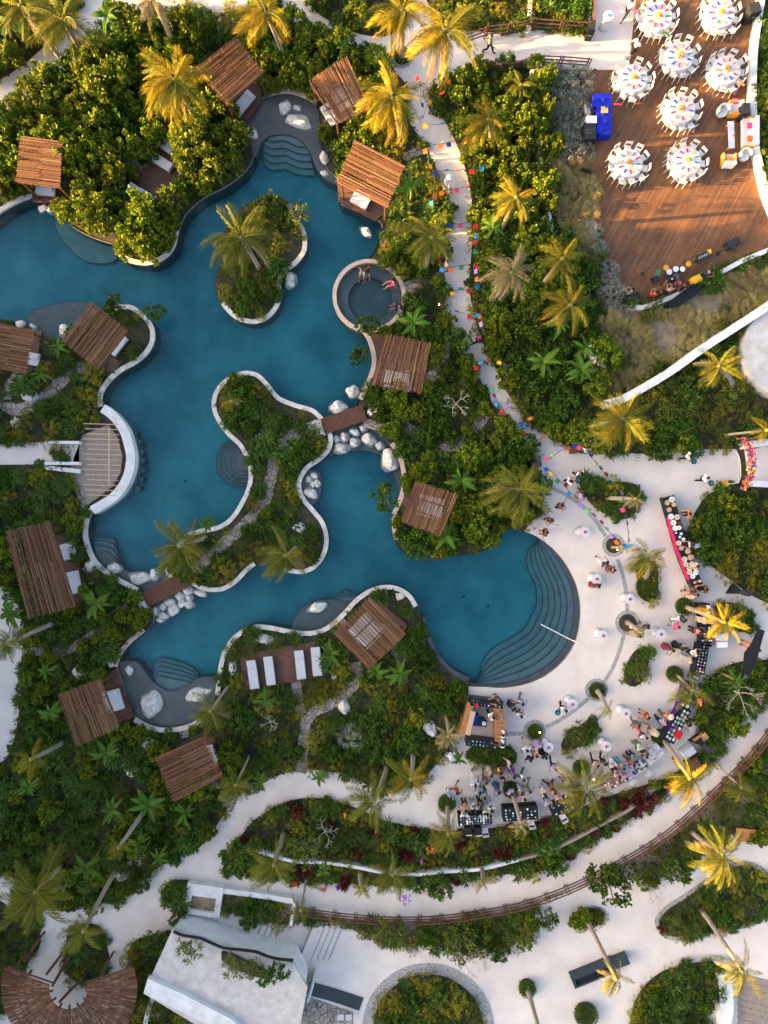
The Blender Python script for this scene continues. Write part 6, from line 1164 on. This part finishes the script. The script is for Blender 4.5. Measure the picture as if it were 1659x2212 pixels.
# bunting: cords with cut paper flags
FC = {'r': 'red', 'o': 'orange', 'y': 'yellow', 'g': 'green', 'b': 'blue', 'p': 'pink', 'v': 'violet', 's': 'sky blue', 'l': 'light green'}
fmesh = {k: MB().add([(-.17, 0, 0), (.17, 0, 0), (.17, -.05, -.28), (.06, -.05, -.33), (-.06, -.05, -.28), (-.17, -.05, -.33), (-.17, .008, -.001), (.17, .008, -.001), (.17, -.042, -.28), (.06, -.042, -.33), (-.06, -.042, -.28), (-.17, -.042, -.33)], [(0, 1, 2, 3, 4, 5), (11, 10, 9, 8, 7, 6), (0, 6, 7, 1), (0, 5, 11, 6), (1, 7, 8, 2)]).mesh('flag', mat('paper_' + v.replace(' ', '_'), COL[v], rough=.7, trans=.3)) for k, v in FC.items()}
BU = [
 ('left plaza bunting line from the speaker to the upper ring', [(1182,1012,'b'),(1194,1022,'y'),(1206,1037,'g'),(1219,1051,'r'),(1231,1064,'s'),(1244,1076,'o'),(1256,1089,'v'),(1269,1101,'l'),(1281,1114,'p'),(1297,1130,'p'),(1309,1144,'l'),(1322,1156,'v'),(1334,1169,'o'),(1347,1181,'s')], 4.2, 4.6),
 ('right plaza bunting line from the grill cart past the triangular hedge', [(1274,986,'b'),(1286,1000,'y'),(1295,1013,'g'),(1307,1027,'r'),(1318,1041,'s'),(1329,1054,'o'),(1340,1067,'v'),(1345,1082,'l'),(1348,1100,'p'),(1352,1130,'b'),(1355,1149,'y'),(1356,1166,'g'),(1357,1180,'s')], 4.4, 4.6),
 ('short bunting line between the speaker and the brown crate', [(1183,994,'p'),(1194,985,'l'),(1209,975,'v'),(1224,965,'o'),(1240,959,'b'),(1252,964,'p')], 4.2, 4.4),
 ('zigzag bunting at the foot of the broad path near the bushes', [(1146,908,'o'),(1131,914,'s'),(1120,923,'s'),(1130,938,'r'),(1142,953,'g'),(1172,948,'o')], 4, 4),
 ('topmost bunting across the pale path by the large palm', [(906,170,'r'),(909,228,'b'),(913,258,'b'),(925,219,'y'),(958,205,'r'),(965,178,'o')], 4, 4),
 ('thin bunting across the path above the golden cabana', [(918,270,'y'),(938,272,'s'),(956,271,'s'),(974,271,'y')], 4, 4),
 ('bunting across the path level with the golden cabana roof', [(921,322,'o'),(936,315,'s'),(951,314,'o'),(968,310,'b'),(986,307,'g'),(1006,299,'r')], 4.2, 4.2),
 ('upright bunting along the left path side below the orange flag', [(922,328,'o'),(925,344,'g'),(926,361,'y'),(939,376,'b'),(936,424,'o'),(935,440,'s')], 4.2, 4),
 ('bunting crossing the path beside the walking guest in white', [(940,373,'b'),(965,371,'b'),(982,372,'y'),(998,369,'g'),(1018,368,'r'),(1040,361,'s')], 4.2, 4.2),
 ('sparse pink bunting just below the walking guest in white', [(952,415,'o'),(985,410,'p'),(1012,405,'r')], 4.1, 4.1),
 ('bunting across the path level with the yellow green banana plant', [(970,485,'b'),(993,485,'p'),(1011,483,'g'),(1028,487,'r')], 4.2, 4.2),
 ('upright bunting on the right path side with a blue flag', [(1031,489,'r'),(1031,511,'s'),(1029,525,'r'),(1030,545,'g')], 4.2, 4),
 ('bunting across the path above the hot tub stone path', [(946,566,'r'),(956,581,'s'),(973,580,'o'),(996,575,'g'),(1028,573,'r'),(1031,586,'v'),(1033,604,'o'),(1030,617,'s')], 4.3, 4.3),
 ('bunting across the path just below the hot tub stone path', [(976,631,'y'),(994,628,'g'),(1011,626,'r'),(1029,618,'s')], 4.3, 4.3),
 ('lowest crossing bunting with pale and red flags by the dark guest', [(986,675,'b'),(1013,681,'r'),(1031,678,'s'),(1039,682,'o'),(1042,700,'v'),(1043,718,'g'),(1033,726,'p')], 4.3, 4),
 ('loose bunting over the path bend with red and blue flags', [(1028,792,'r'),(1040,788,'s'),(1053,780,'p'),(1080,780,'y'),(1090,795,'b')], 4, 4),
 ('loose bunting low on the path before the plaza', [(1067,842,'g'),(1065,856,'r'),(1074,871,'s'),(1087,887,'r'),(1100,880,'v')], 4, 4),
 ('pink paper flags seen edge on, left over the event deck', [(1334,226,'p'),(1380,224,'o'),(1424,220,'r'),(1512,200,'o')], 4.4, 4.4),
 ('thin paper flags over the right half of the event deck', [(1507,106,'r'),(1468,113,'o'),(1600,180,'o'),(1590,196,'p'),(1610,165,'r')], 4.4, 4.4),
 ('thin paper flags at the top edge of the event deck', [(1372,26,'p'),(1440,75,'g'),(1446,70,'o')], 4.4, 4.4)]
for lab, fl, h0, h1 in BU:
    pp = [W(u, v, h0 + (h1 - h0) * i / max(1, len(fl) - 1) - .15) for i, (u, v, _) in enumerate(fl)]; c = pp[0].copy(); t = thing('bunting_string', lab, 'bunting', c, 0, 'paper bunting strings')
    part('cord', MB().tube([p - c + Vector((0, 0, .15)) for p in pp], .016, 4), M['dark'], t); deck_ = 'event deck' in lab
    for i, (u, v, k) in enumerate(fl):
        d = pp[min(i + 1, len(pp) - 1)] - pp[max(0, i - 1)]; o = ob('flag', fmesh[k], t, pp[i] - c + Vector((0, 0, .14)), math.atan2(d.y, d.x) + rnd.uniform(-.3, .3)); o.rotation_euler.x = rnd.uniform(-.2, .2) if deck_ else rnd.choice((-1, 1)) * rnd.uniform(.7, 1.15)
        o.scale = (1.6, 1, .35) if deck_ else (.84, .84, .84)
# ---------------- people ----------------
def skin(name, verts, edges, rads, m, sub=1):
    me = bpy.data.meshes.new(name); me.from_pydata(verts, edges, []); o = bpy.data.objects.new(name, me); C.objects.link(o)
    s = o.modifiers.new('s', 'SKIN'); s.use_smooth_shade = True; u = o.modifiers.new('u', 'SUBSURF'); u.levels = sub
    for i, r in enumerate(rads):
        sv = me.skin_vertices[0].data[i]; r = (r, r) if not hasattr(r, '__len__') else r; sv.radius = r; sv.use_root = (i == 0)
    dg = bpy.context.evaluated_depsgraph_get(); n = bpy.data.meshes.new_from_object(o.evaluated_get(dg)); n.name = name; n.materials.clear(); n.materials.append(m)
    n.polygons.foreach_set('use_smooth', [True] * len(n.polygons)); bpy.data.objects.remove(o); bpy.data.meshes.remove(me); return n
def pose(kind):
    """joint positions facing +Y"""
    J = {'pel': (0, 0, .95), 'waist': (0, 0, 1.10), 'chest': (0, .01, 1.30), 'neck': (0, .01, 1.46), 'hb': (0, .03, 1.54), 'hm': (0, .035, 1.63), 'ht': (0, .03, 1.72)}
    for s, k in ((-1, 'L'), (1, 'R')):
        J['sh' + k] = (s * .19, 0, 1.40); J['hip' + k] = (s * .10, 0, .90); J['kn' + k] = (s * .11, .02, .50); J['an' + k] = (s * .11, -.02, .09); J['to' + k] = (s * .13, .15, .03)
        J['el' + k] = (s * .27, -.04, 1.12); J['wr' + k] = (s * .28, .06, .88)
    if kind == 'walk':
        J.update(knL=(-.10, .20, .52), anL=(-.10, .34, .10), toL=(-.11, .50, .05), knR=(.10, -.06, .48), anR=(.10, -.36, .16), toR=(.11, -.24, .03), elL=(-.26, -.20, 1.16), wrL=(-.25, -.28, .95), elR=(.26, .12, 1.14), wrR=(.22, .32, 1.0))
    if kind == 'hold': J.update(elL=(-.25, .02, 1.13), wrL=(-.12, .30, 1.16), elR=(.25, .02, 1.13), wrR=(.12, .30, 1.16))
    if kind == 'reach': J.update(chest=(0, .07, 1.29), neck=(0, .14, 1.43), hb=(0, .19, 1.50), hm=(0, .22, 1.58), ht=(0, .25, 1.66), shL=(-.18, .10, 1.37), shR=(.18, .10, 1.37), elL=(-.24, .28, 1.18), wrL=(-.16, .50, 1.05), elR=(.24, .26, 1.16), wrR=(.2, .48, 1.02))
    if kind == 'tray': J.update(elR=(.30, .06, 1.14), wrR=(.30, .30, 1.22), elL=(-.27, -.05, 1.13), wrL=(-.2, .05, .93), knL=(-.10, .14, .51), anL=(-.10, .22, .09), toL=(-.11, .38, .03), anR=(.10, -.2, .12), toR=(.11, -.05, .03))
    if kind == 'sit':
        for k in list(J):
            if k[:2] in ('pe', 'wa', 'ch', 'ne', 'hb', 'hm', 'ht', 'sh', 'hi'): J[k] = (J[k][0], J[k][1], J[k][2] - .45)
        for s, k in ((-1, 'L'), (1, 'R')): J['kn' + k] = (s * .16, .44, .50); J['an' + k] = (s * .14, .56, .10); J['to' + k] = (s * .15, .72, .04); J['el' + k] = (s * .30, -.08, .70); J['wr' + k] = (s * .34, -.18, .48)
    return J
POSES = {}
def hexf(J, k):
    w_ = Vector(J['wr' + k]); d = (w_ - Vector(J['el' + k])).normalized(); s = -1 if k == 'L' else 1; side = Vector((0, 1, 0)) if abs(d.z) > .7 else Vector((-s, 0, 0)); side = (side - d * side.dot(d)).normalized(); up = d.cross(side)
    palm_ = w_ + d * .07; vs = [w_ + d * .03, palm_]; ed = [(0, 1)]; rd = [.024, (.034, .02)]
    for i, (o, L) in enumerate([(-.033, .062), (-.011, .075), (.011, .070), (.033, .055)]):
        a = palm_ + side * o + d * .02; b_ = a + d * L * .55 + up * .006 * s; c_ = b_ + d * L * .4 + up * .022 * s; n = len(vs); vs += [a, b_, c_]; ed += [(1, n), (n, n + 1), (n + 1, n + 2)]; rd += [.0095, .009, .0075]
    n = len(vs); a = w_ + d * .05 + side * .03; b_ = a + side * .032 + d * .02; vs += [a, b_]; ed += [(0, n), (n, n + 1)]; rd += [.012, .009]; return vs, ed, rd
def build(kind):
    J = pose(kind); names = ['pel', 'waist', 'chest', 'neck', 'hb', 'hm', 'ht', 'shL', 'elL', 'wrL', 'shR', 'elR', 'wrR', 'hipL', 'knL', 'anL', 'toL', 'hipR', 'knR', 'anR', 'toR']
    R_ = {'pel': (.14, .10), 'waist': (.12, .09), 'chest': (.15, .10), 'neck': .052, 'hb': .07, 'hm': (.078, .095), 'ht': (.062, .08), 'sh': .06, 'el': .042, 'wr': .028, 'hi': .085, 'kn': .055, 'an': .038, 'to': .032}
    ed = [('pel','waist'),('waist','chest'),('chest','neck'),('neck','hb'),('hb','hm'),('hm','ht'),('chest','shL'),('shL','elL'),('elL','wrL'),('chest','shR'),('shR','elR'),('elR','wrR'),('pel','hipL'),('hipL','knL'),('knL','anL'),('anL','toL'),('pel','hipR'),('hipR','knR'),('knR','anR'),('anR','toR')]
    vs = [J[n] for n in names]; es = [(names.index(a), names.index(b_)) for a, b_ in ed]; rd = [R_.get(n, R_.get(n[:2])) for n in names]
    for k in 'LR':
        hv, he, hr = hexf(J, k); n = len(vs); vs += [tuple(q) for q in hv]; es.append((names.index('wr' + k), n)); es += [(a + n, b_ + n) for a, b_ in he]; rd += hr
    body = skin('body', vs, es, rd, cm('skin'))
    h = Vector(J['hm']); f = MB(); f.blob(h.x, h.y + .095, h.z - .01, .014, .02, .022, 6, 4); f.blob(h.x - .08, h.y, h.z, .012, .02, .03, 6, 4); f.blob(h.x + .08, h.y, h.z, .012, .02, .03, 6, 4)   # nose and ears
    bm = bmesh.new(); bm.from_mesh(body); t2 = f.mesh('x', cm('skin')); bm.from_mesh(t2); bm.to_mesh(body); bm.free()
    f = MB(); f.blob(0, 0, 0, .012, .008, .008, 6, 4); eye = f.mesh('eye', cm('hair')); f = MB(); f.blob(h.x, h.y + .09, h.z - .05, .025, .008, .007, 6, 4); face = f.mesh('mouth', cm('maroon'))
    sh = skin('shirt', [J['waist'], J['pel'], J['chest'], J['shL'], tuple(Vector(J['shL']).lerp(Vector(J['elL']), .85)), J['shR'], tuple(Vector(J['shR']).lerp(Vector(J['elR']), .85)), tuple(Vector(J['chest']).lerp(Vector(J['neck']), .55))], [(0, 1), (0, 2), (2, 3), (3, 4), (2, 5), (5, 6), (2, 7)], [(.155, .125), (.165, .13), (.185, .13), .082, .07, .082, .07, (.09, .08)], cm('white'))
    le = [J['pel'], J['hipL'], J['knL'], tuple(Vector(J['anL']) + Vector((0, 0, .03))), J['hipR'], J['knR'], tuple(Vector(J['anR']) + Vector((0, 0, .03)))]
    tr = skin('trousers', le, [(0, 1), (1, 2), (2, 3), (0, 4), (4, 5), (5, 6)], [(.15, .12), .105, .078, .062, .105, .078, .062], cm('navy'))
    so_ = skin('shorts', [J['pel'], J['hipL'], tuple(Vector(J['hipL']).lerp(Vector(J['knL']), .8)), J['hipR'], tuple(Vector(J['hipR']).lerp(Vector(J['knR']), .8))], [(0, 1), (1, 2), (0, 3), (3, 4)], [(.15, .12), .11, .10, .11, .10], cm('navy'))
    b = MB(); n = 18; y1 = (J['anL'][1] + J['anR'][1]) / 2; spread = abs(J['anL'][1] - J['anR'][1]) / 2
    vv = []; ff = []
    for j, (r, z) in enumerate([(.15, J['waist'][2]), (.17, J['pel'][2]), (.21, .72), (.26, .45), (.29, .28)] if kind != 'sit' else [(.15, .65), (.17, .5), (.22, .45)]):
        for i in range(n): a = 2 * math.pi * i / n; rr = r * (1 + .06 * math.sin(5 * a) * (j > 1)); vv.append((rr * math.cos(a), rr * math.sin(a) * (.85 + spread * .8 * (j > 1)) + y1 * .5 * (j > 1) + (.2 if kind == 'sit' and j == 2 else 0), z))
    m_ = len(vv) // n
    for j in range(m_ - 1):
        for i in range(n): i2 = (i + 1) % n; ff.append((j * n + i, (j + 1) * n + i, (j + 1) * n + i2, j * n + i2))
    b.add(vv, ff); sk = b.mesh('skirt', cm('white'), True)
    hm = Vector(J['hm']); b = MB(); b.blob(hm.x, hm.y - .022, hm.z + .035, .098, .112, .105, 12, 7); ha = b.mesh('hair', cm('hair'), True)
    b = MB(); b.blob(hm.x, hm.y - .022, hm.z + .035, .10, .114, .105, 12, 7); b.blob(hm.x, hm.y - .09, hm.z - .10, .085, .05, .2, 10, 6); hl = b.mesh('hair', cm('hair'), True)
    b = MB(); b.lathe([(.21, .0), (.20, .015), (.105, .02), (.10, .10), (.05, .12)], 18, hm.x, hm.y - .01, hm.z + .06); ht = b.mesh('hat', cm('beige'))
    shoe = []
    for k in 'LR': a, t_ = Vector(J['an' + k]), Vector(J['to' + k]); c = a.lerp(t_, .5); b = MB(); b.blob(c.x, c.y, max(.045, c.z - .01), .05, .13, .045, 8, 5); shoe.append(b.mesh('shoe', cm('black'), True))
    return dict(eye=eye, body=body, face=face, shirt=sh, trousers=tr, shorts=so_, skirt=sk, hair=ha, long_hair=hl, hat=ht, shoes=shoe, J=J)
for k in ('stand', 'walk', 'hold', 'reach', 'tray', 'sit'): POSES[k] = build(k)
PT = {'floral': mat('floral_print', (.5, .12, .14), var=.1, scale=16, col2=(.75, .65, .62)), 'zebra': mat('zebra_print', (.7, .68, .66), scale=14, col2=(.03, .03, .03)), 'patterned': mat('patterned_print', (.6, .62, .7), scale=16, col2=(.15, .2, .35)), 'striped': mat('striped_print', (.55, .6, .7), scale=20, col2=(.05, .07, .2))}
def pm(k): return PT.get(k) or cm(k)
PEO = []
def person(u, v, top, bot, kind='stand', deg=None, hair='hair', dress=False, hat=None, long=False, sk='skin', z0=.05, extra='', shorts=False, h=1.3):
    c = W(u, v, h); Pz = POSES[kind]; t = thing('person', '', 'person', (c.x, c.y, z0), R(deg if deg is not None else rnd.uniform(0, 360)))
    s = rnd.uniform(.97, 1.06); t.scale = (s, s, s)
    setm(ob('body', Pz['body'], t), cm(sk)); ob('mouth', Pz['face'], t)
    for e_ in (-1, 1): ob('eye', Pz['eye'], t, Vector(Pz['J']['hm']) + Vector((e_ * .032, .088, .02)))
    if top: setm(ob('dress_top' if dress else 'shirt', Pz['shirt'], t), pm(top))
    if dress: setm(ob('skirt', Pz['skirt'], t), pm(top))
    elif bot: setm(ob('shorts' if shorts else 'trousers', Pz['shorts'] if shorts else Pz['trousers'], t), pm(bot))
    setm(ob('hair', Pz['long_hair' if long else 'hair'], t), cm(hair)); [ob('shoe', q, t) for q in Pz['shoes']] if top else None
    if hat: setm(ob('hat', Pz['hat'], t), cm(hat))
    what = f'{top} dress' if dress else (f'{top} top and {bot} {"shorts" if shorts else "trousers"}' if top and bot and top != bot else (f'all {top}' if top and bot else 'swimwear'))
    act = {'stand': 'standing', 'walk': 'walking', 'hold': 'holding something', 'reach': 'reaching out', 'tray': 'carrying a tray', 'sit': 'sitting'}[kind]
    PEO.append((t, c.x, c.y, f'person in {what}' + (f' and {hat} hat' if hat else ''), act, extra)); return t, Pz, s
PL = [   # u, v, top, bottom, pose, options
(1077,1512,'brown','grey','reach',dict(deg=110)),(1058,1548,'white','black','reach',dict(deg=-80)),(1091,1585,'white','black','reach',dict(deg=90)),(1090,1606,'white','black','reach',dict(deg=90)),
(1127,1517,'patterned','grey','walk',dict()),(1108,1528,'navy','navy','stand',dict(dress=True)),(1124,1545,'white','black','hold',dict()),(1137,1617,'white','beige','walk',dict(deg=170)),(1143,1637,'black','white','walk',dict(deg=180)),
(1163,1615,'lilac','lilac','stand',dict(dress=True)),(1177,1633,'black','black','stand',dict(dress=True,long=True)),(1198,1657,'lilac','navy','walk',dict(deg=170)),(974,1631,'white','navy','walk',dict(deg=180,hat='white')),
(1060,1672,'beige','beige','hold',dict(dress=True,long=True)),(1079,1667,'yellow','black','hold',dict()),(1049,1686,'grey','grey','walk',dict()),(1087,1685,'black','black','hold',dict()),(1109,1674,'purple','purple','stand',dict(dress=True,long=True)),(1130,1680,'white','grey','walk',dict()),
(987,1709,'red','beige','walk',dict(shorts=True)),(973,1720,'light blue','white','stand',dict()),(1035,1708,'light blue','beige','hold',dict()),(1046,1712,'teal','black','reach',dict(deg=180)),(1025,1692,'white','white','walk',dict()),
(1076,1708,'denim','denim','hold',dict(dress=True)),(1103,1711,'lilac','navy','stand',dict()),(1126,1710,'patterned','white','hold',dict()),(1142,1706,'grey','khaki','walk',dict()),(1131,1722,'floral','red','stand',dict(dress=True)),
(1005,1740,'tan','black','reach',dict(deg=180)),(1003,1756,'white','white','reach',dict(deg=180)),(1024,1741,'white','beige','reach',dict(deg=180)),(1038,1734,'black','navy','reach',dict(deg=180)),(1060,1741,'white','lilac','reach',dict(deg=190)),(1051,1748,'mint','white','reach',dict(deg=180)),
(1175,1713,'beige','white','stand',dict(long=True)),(1182,1730,'light blue','navy','reach',dict(deg=200)),(1191,1699,'brown','black','walk',dict()),(1197,1708,'tan','tan','hold',dict(long=True)),(1206,1720,'floral','floral','reach',dict(deg=190,dress=True)),(1223,1692,'khaki','grey','hold',dict(hat='khaki')),(1227,1713,'beige','beige','reach',dict(deg=190,dress=True,long=True,hair='hair2')),(1241,1692,'navy','navy','reach',dict(deg=200)),(1250,1706,'white','black','reach',dict(deg=200)),
(1379,1373,'khaki','khaki','hold',dict(dress=True,long=True)),(1449,1402,'maroon','maroon','hold',dict(dress=True,long=True)),(1471,1398,'black','black','hold',dict(dress=True,long=True)),(1498,1411,'white','black','reach',dict(deg=-80)),(1487,1425,'zebra','zebra','reach',dict(deg=-90,dress=True)),
(1398,1547,'brown','orange','hold',dict(shorts=True)),(1439,1549,'orange','grey','reach',dict(hat='cream',deg=-60)),(1430,1560,'striped','navy','reach',dict(deg=-70)),(1376,1564,'grey','grey','walk',dict()),(1396,1568,'beige','beige','hold',dict(dress=True,long=True,hair='hair2')),(1393,1591,'white','grey','walk',dict()),(1382,1580,'pink','beige','stand',dict(shorts=True)),(1411,1580,'beige','white','stand',dict(hat='beige')),
(1493,1561,'black','black','reach',dict(deg=90)),(1382,1612,'mint','grey','reach',dict(deg=200)),(1391,1624,'black','black','reach',dict(deg=190)),(1369,1635,'teal','black','reach',dict(deg=200)),(1363,1643,'maroon','brown','reach',dict(deg=200)),(1513,1517,'orange','black','hold',dict()),(1641,1405,'black','orange','sit',dict()),(1470,1655,'brown','brown','stand',dict()),(1340,1650,'denim','teal','reach',dict(deg=210)),(1322,1648,'white','white','reach',dict(deg=200)),(1305,1647,'black','black','walk',dict()),(1288,1650,'beige','black','walk',dict()),(1332,1668,'floral','black','reach',dict(deg=200)),(1349,1672,'lilac','white','reach',dict(deg=200)),
(1395,1354,'navy','beige','stand',dict()),(1474,1337,'navy','white','walk',dict()),(1460,1352,'pink','light blue','stand',dict(shorts=True,sk='skin')),(1504,1363,'maroon','black','reach',dict(deg=-90)),(1517,1340,'light blue','white','reach',dict(deg=-90)),(1493,1282,'tan','tan','reach',dict(deg=20)),(1504,1290,'floral','red','reach',dict(deg=20,dress=True)),(1528,1272,'brown','black','reach',dict(deg=90)),(1493,1110,'orange','black','reach',dict(deg=90)),(1498,1177,'black','white','reach',dict(deg=90)),(1509,1223,'beige','beige','reach',dict(deg=90)),
(1534,1316,'white','brown','reach',dict(deg=90)),(1307,1217,'navy','white','walk',dict()),(1325,1231,'brown','brown','hold',dict(long=True,dress=True)),(1289,1265,'maroon','maroon','stand',dict(dress=True,long=True)),
(1211,1092,'brown','black','hold',dict(extra='playing a guitar')),(1190,1122,'maroon','black','hold',dict(extra='playing a guitar')),(1179,1150,'brown','brown','hold',dict(extra='playing a violin')),(1253,1022,'white','black','tray',dict(deg=200)),(1230,1040,'white','black','hold',dict()),(1259,1072,'lilac','lilac','stand',dict(dress=True)),(1269,974,'white','black','reach',dict(deg=10)),
(1059,87,'khaki','black','walk',dict(deg=-110)),(968,390,'white','white','walk',dict(deg=190,hat='white')),(956,160,'light blue','blue','stand',dict()),(1362,10,'white','black','walk',dict()),(1376,94,'white','black','walk',dict(deg=-60)),(966,568,'beige','beige','stand',dict()),(1034,732,'black','black','walk',dict()),
(783,575,None,'beige','sit',dict(deg=170,shorts=True,z0=-.1)),(790,572,None,'black','sit',dict(deg=190,shorts=True,z0=-.1,long=True)),(850,602,None,'pink','sit',dict(deg=100,shorts=True,z0=-.1,long=True)),(864,655,None,'navy','sit',dict(deg=80,shorts=True,z0=-.1)),(866,668,'grey','grey','stand',dict()),(897,628,'brown','black','walk',dict()),
(1413,636,'red','black','hold',dict(z0=.1,deg=0,extra='playing in the band')),(1426,633,'black','black','hold',dict(z0=.1,deg=0,extra='playing in the band')),(1449,625,'beige','black','hold',dict(z0=.1,deg=20,extra='playing in the band')),(1468,613,'maroon','black','hold',dict(z0=.1,extra='playing in the band')),(1476,618,'black','black','hold',dict(z0=.1,extra='playing in the band')),(1456,600,'black','navy','sit',dict(z0=.1,deg=0,extra='at the drums')),(1529,590,'navy','navy','hold',dict(z0=.1,extra='in the band')),(1363,630,'denim','black','hold',dict(z0=.1,extra='in the deck corner')),
(1220,1532,'white','black','tray',dict(deg=150)),(1488,985,'white','black','tray',dict(deg=-100)),(1524,1033,'white','black','tray',dict(deg=-95)),
(1158,1630,'beige','grey','walk',dict()),(1100,1650,'beige','black','walk',dict()),
]
fir = {}
for u, v, top, bot, kd, op in PL:
    dr = op.get('deg'); t, Pz, s = person(u, v, top, bot, kd, sk=op.pop('sk', 'skin2' if rnd.random() < .4 else 'skin'), **op)
    if kd == 'tray':
        p = t.matrix_basis @ Vector((.30, .42, 1.25)); o = thing('round_tray', '', 'tray', p, 0, 'dark round waiter trays'); part('plate', MB().lathe([(.0, 0), (.19, 0), (.2, .02)], 18, cap=False), cm('black'), o)
        b = MB(); [b.lathe([(.04, .01), (.05, .09)], 8, .09 * math.cos(a), .09 * math.sin(a)) for a in (0, 1.57, 3.14, 4.71)]; part('glasses', b, cm('teal'), o); L_, d_, _ = where(p.x, p.y); o['label'] = 'dark round tray of teal glasses ' + {1253: 'at the tip of the triangular hedge', 1220: 'held by the waiter left of the round plaza hedge', 1488: 'of the upper waiter near the flower gate', 1524: 'of the waiter nearest the flower gate'}[u]
    if 'guitar' in op.get('extra', '') or 'violin' in op.get('extra', ''):
        p = t.matrix_basis @ Vector((0, .24, 1.08)); o = thing('guitar', '', 'guitar', p, t.rotation_euler.z + .3); b = MB(); b.blob(0, 0, 0, .20, .05, .16, 12, 6); b.blob(.2, 0, .02, .14, .045, .12, 12, 6); part('sound_box', b, cm('tan'), o, True); part('neck', MB().tube([(-.15, 0, 0), (-.75, 0, .12)], .022, 5), cm('brown'), o); L_, d_, _ = where(p.x, p.y); o['label'] = {1211: 'upper', 1190: 'middle', 1179: 'lowest'}[u] + ' brown wooden guitar held by a player beside the big pool'
LAND2 = LAND + [('left end of the black dish table', 1000, 1770), ('right end of the black dish table', 1060, 1770), ('dark striped table', 1124, 1757), ('crowded black table', 1226, 1738), ('left dessert table', 1325, 1689), ('right dessert table', 1408, 1632), ('purple stall table', 1462, 1565), ('long black cup table', 1515, 1423), ('leaning palm trunk', 1515, 1330), ('lower end of the plate buffet', 1505, 1260), ('hedge amid the crowd', 1104, 1706), ('oval hedge below the bar', 1062, 1632), ('ring hedge by the bar', 1154, 1578), ('lower cobble ring', 1355, 1345), ('upper cobble ring', 1325, 1178), ('drum kit', 1458, 585), ('guitar corner by the big pool', 1190, 1120)]
gr = {}
for t, x, y, what, act, ex in PEO:
    u, v = to_uv(x, y, 1.3); b_ = min(LAND2, key=lambda q: (q[1] - u) ** 2 + (q[2] - v) ** 2); d_ = DIRS[int(round(math.atan2(b_[2] - v, u - b_[1]) / (math.pi / 4))) % 8]
    l = f'{what}, {ex or act} {d_} the {b_[0]}'; gr.setdefault(l, []).append((math.hypot(u - b_[1], v - b_[2]), t))
for l, a in gr.items():
    for i, (_, t) in enumerate(sorted(a, key=lambda q: q[0])): t['label'] = l if len(a) == 1 else l.replace(',', f', {ORD[i]} one', 1)
# shorten any label that runs over sixteen words
def words(s): return len(s.split())
for o in list(sc.objects):
    l = o.get('label')
    if l and words(l) > 16:
        for a_, b_ in ((' holding something', ''), (' one ', ' '), (' the cabana', ' cabana'), (' and ', ', '), ('just ', ''), (' top, ', ', '), (' the ', ' '), (' of ', ' ')):
            if words(l) > 16: l = l.replace(a_, b_)
        o['label'] = ' '.join(l.split()[:16])
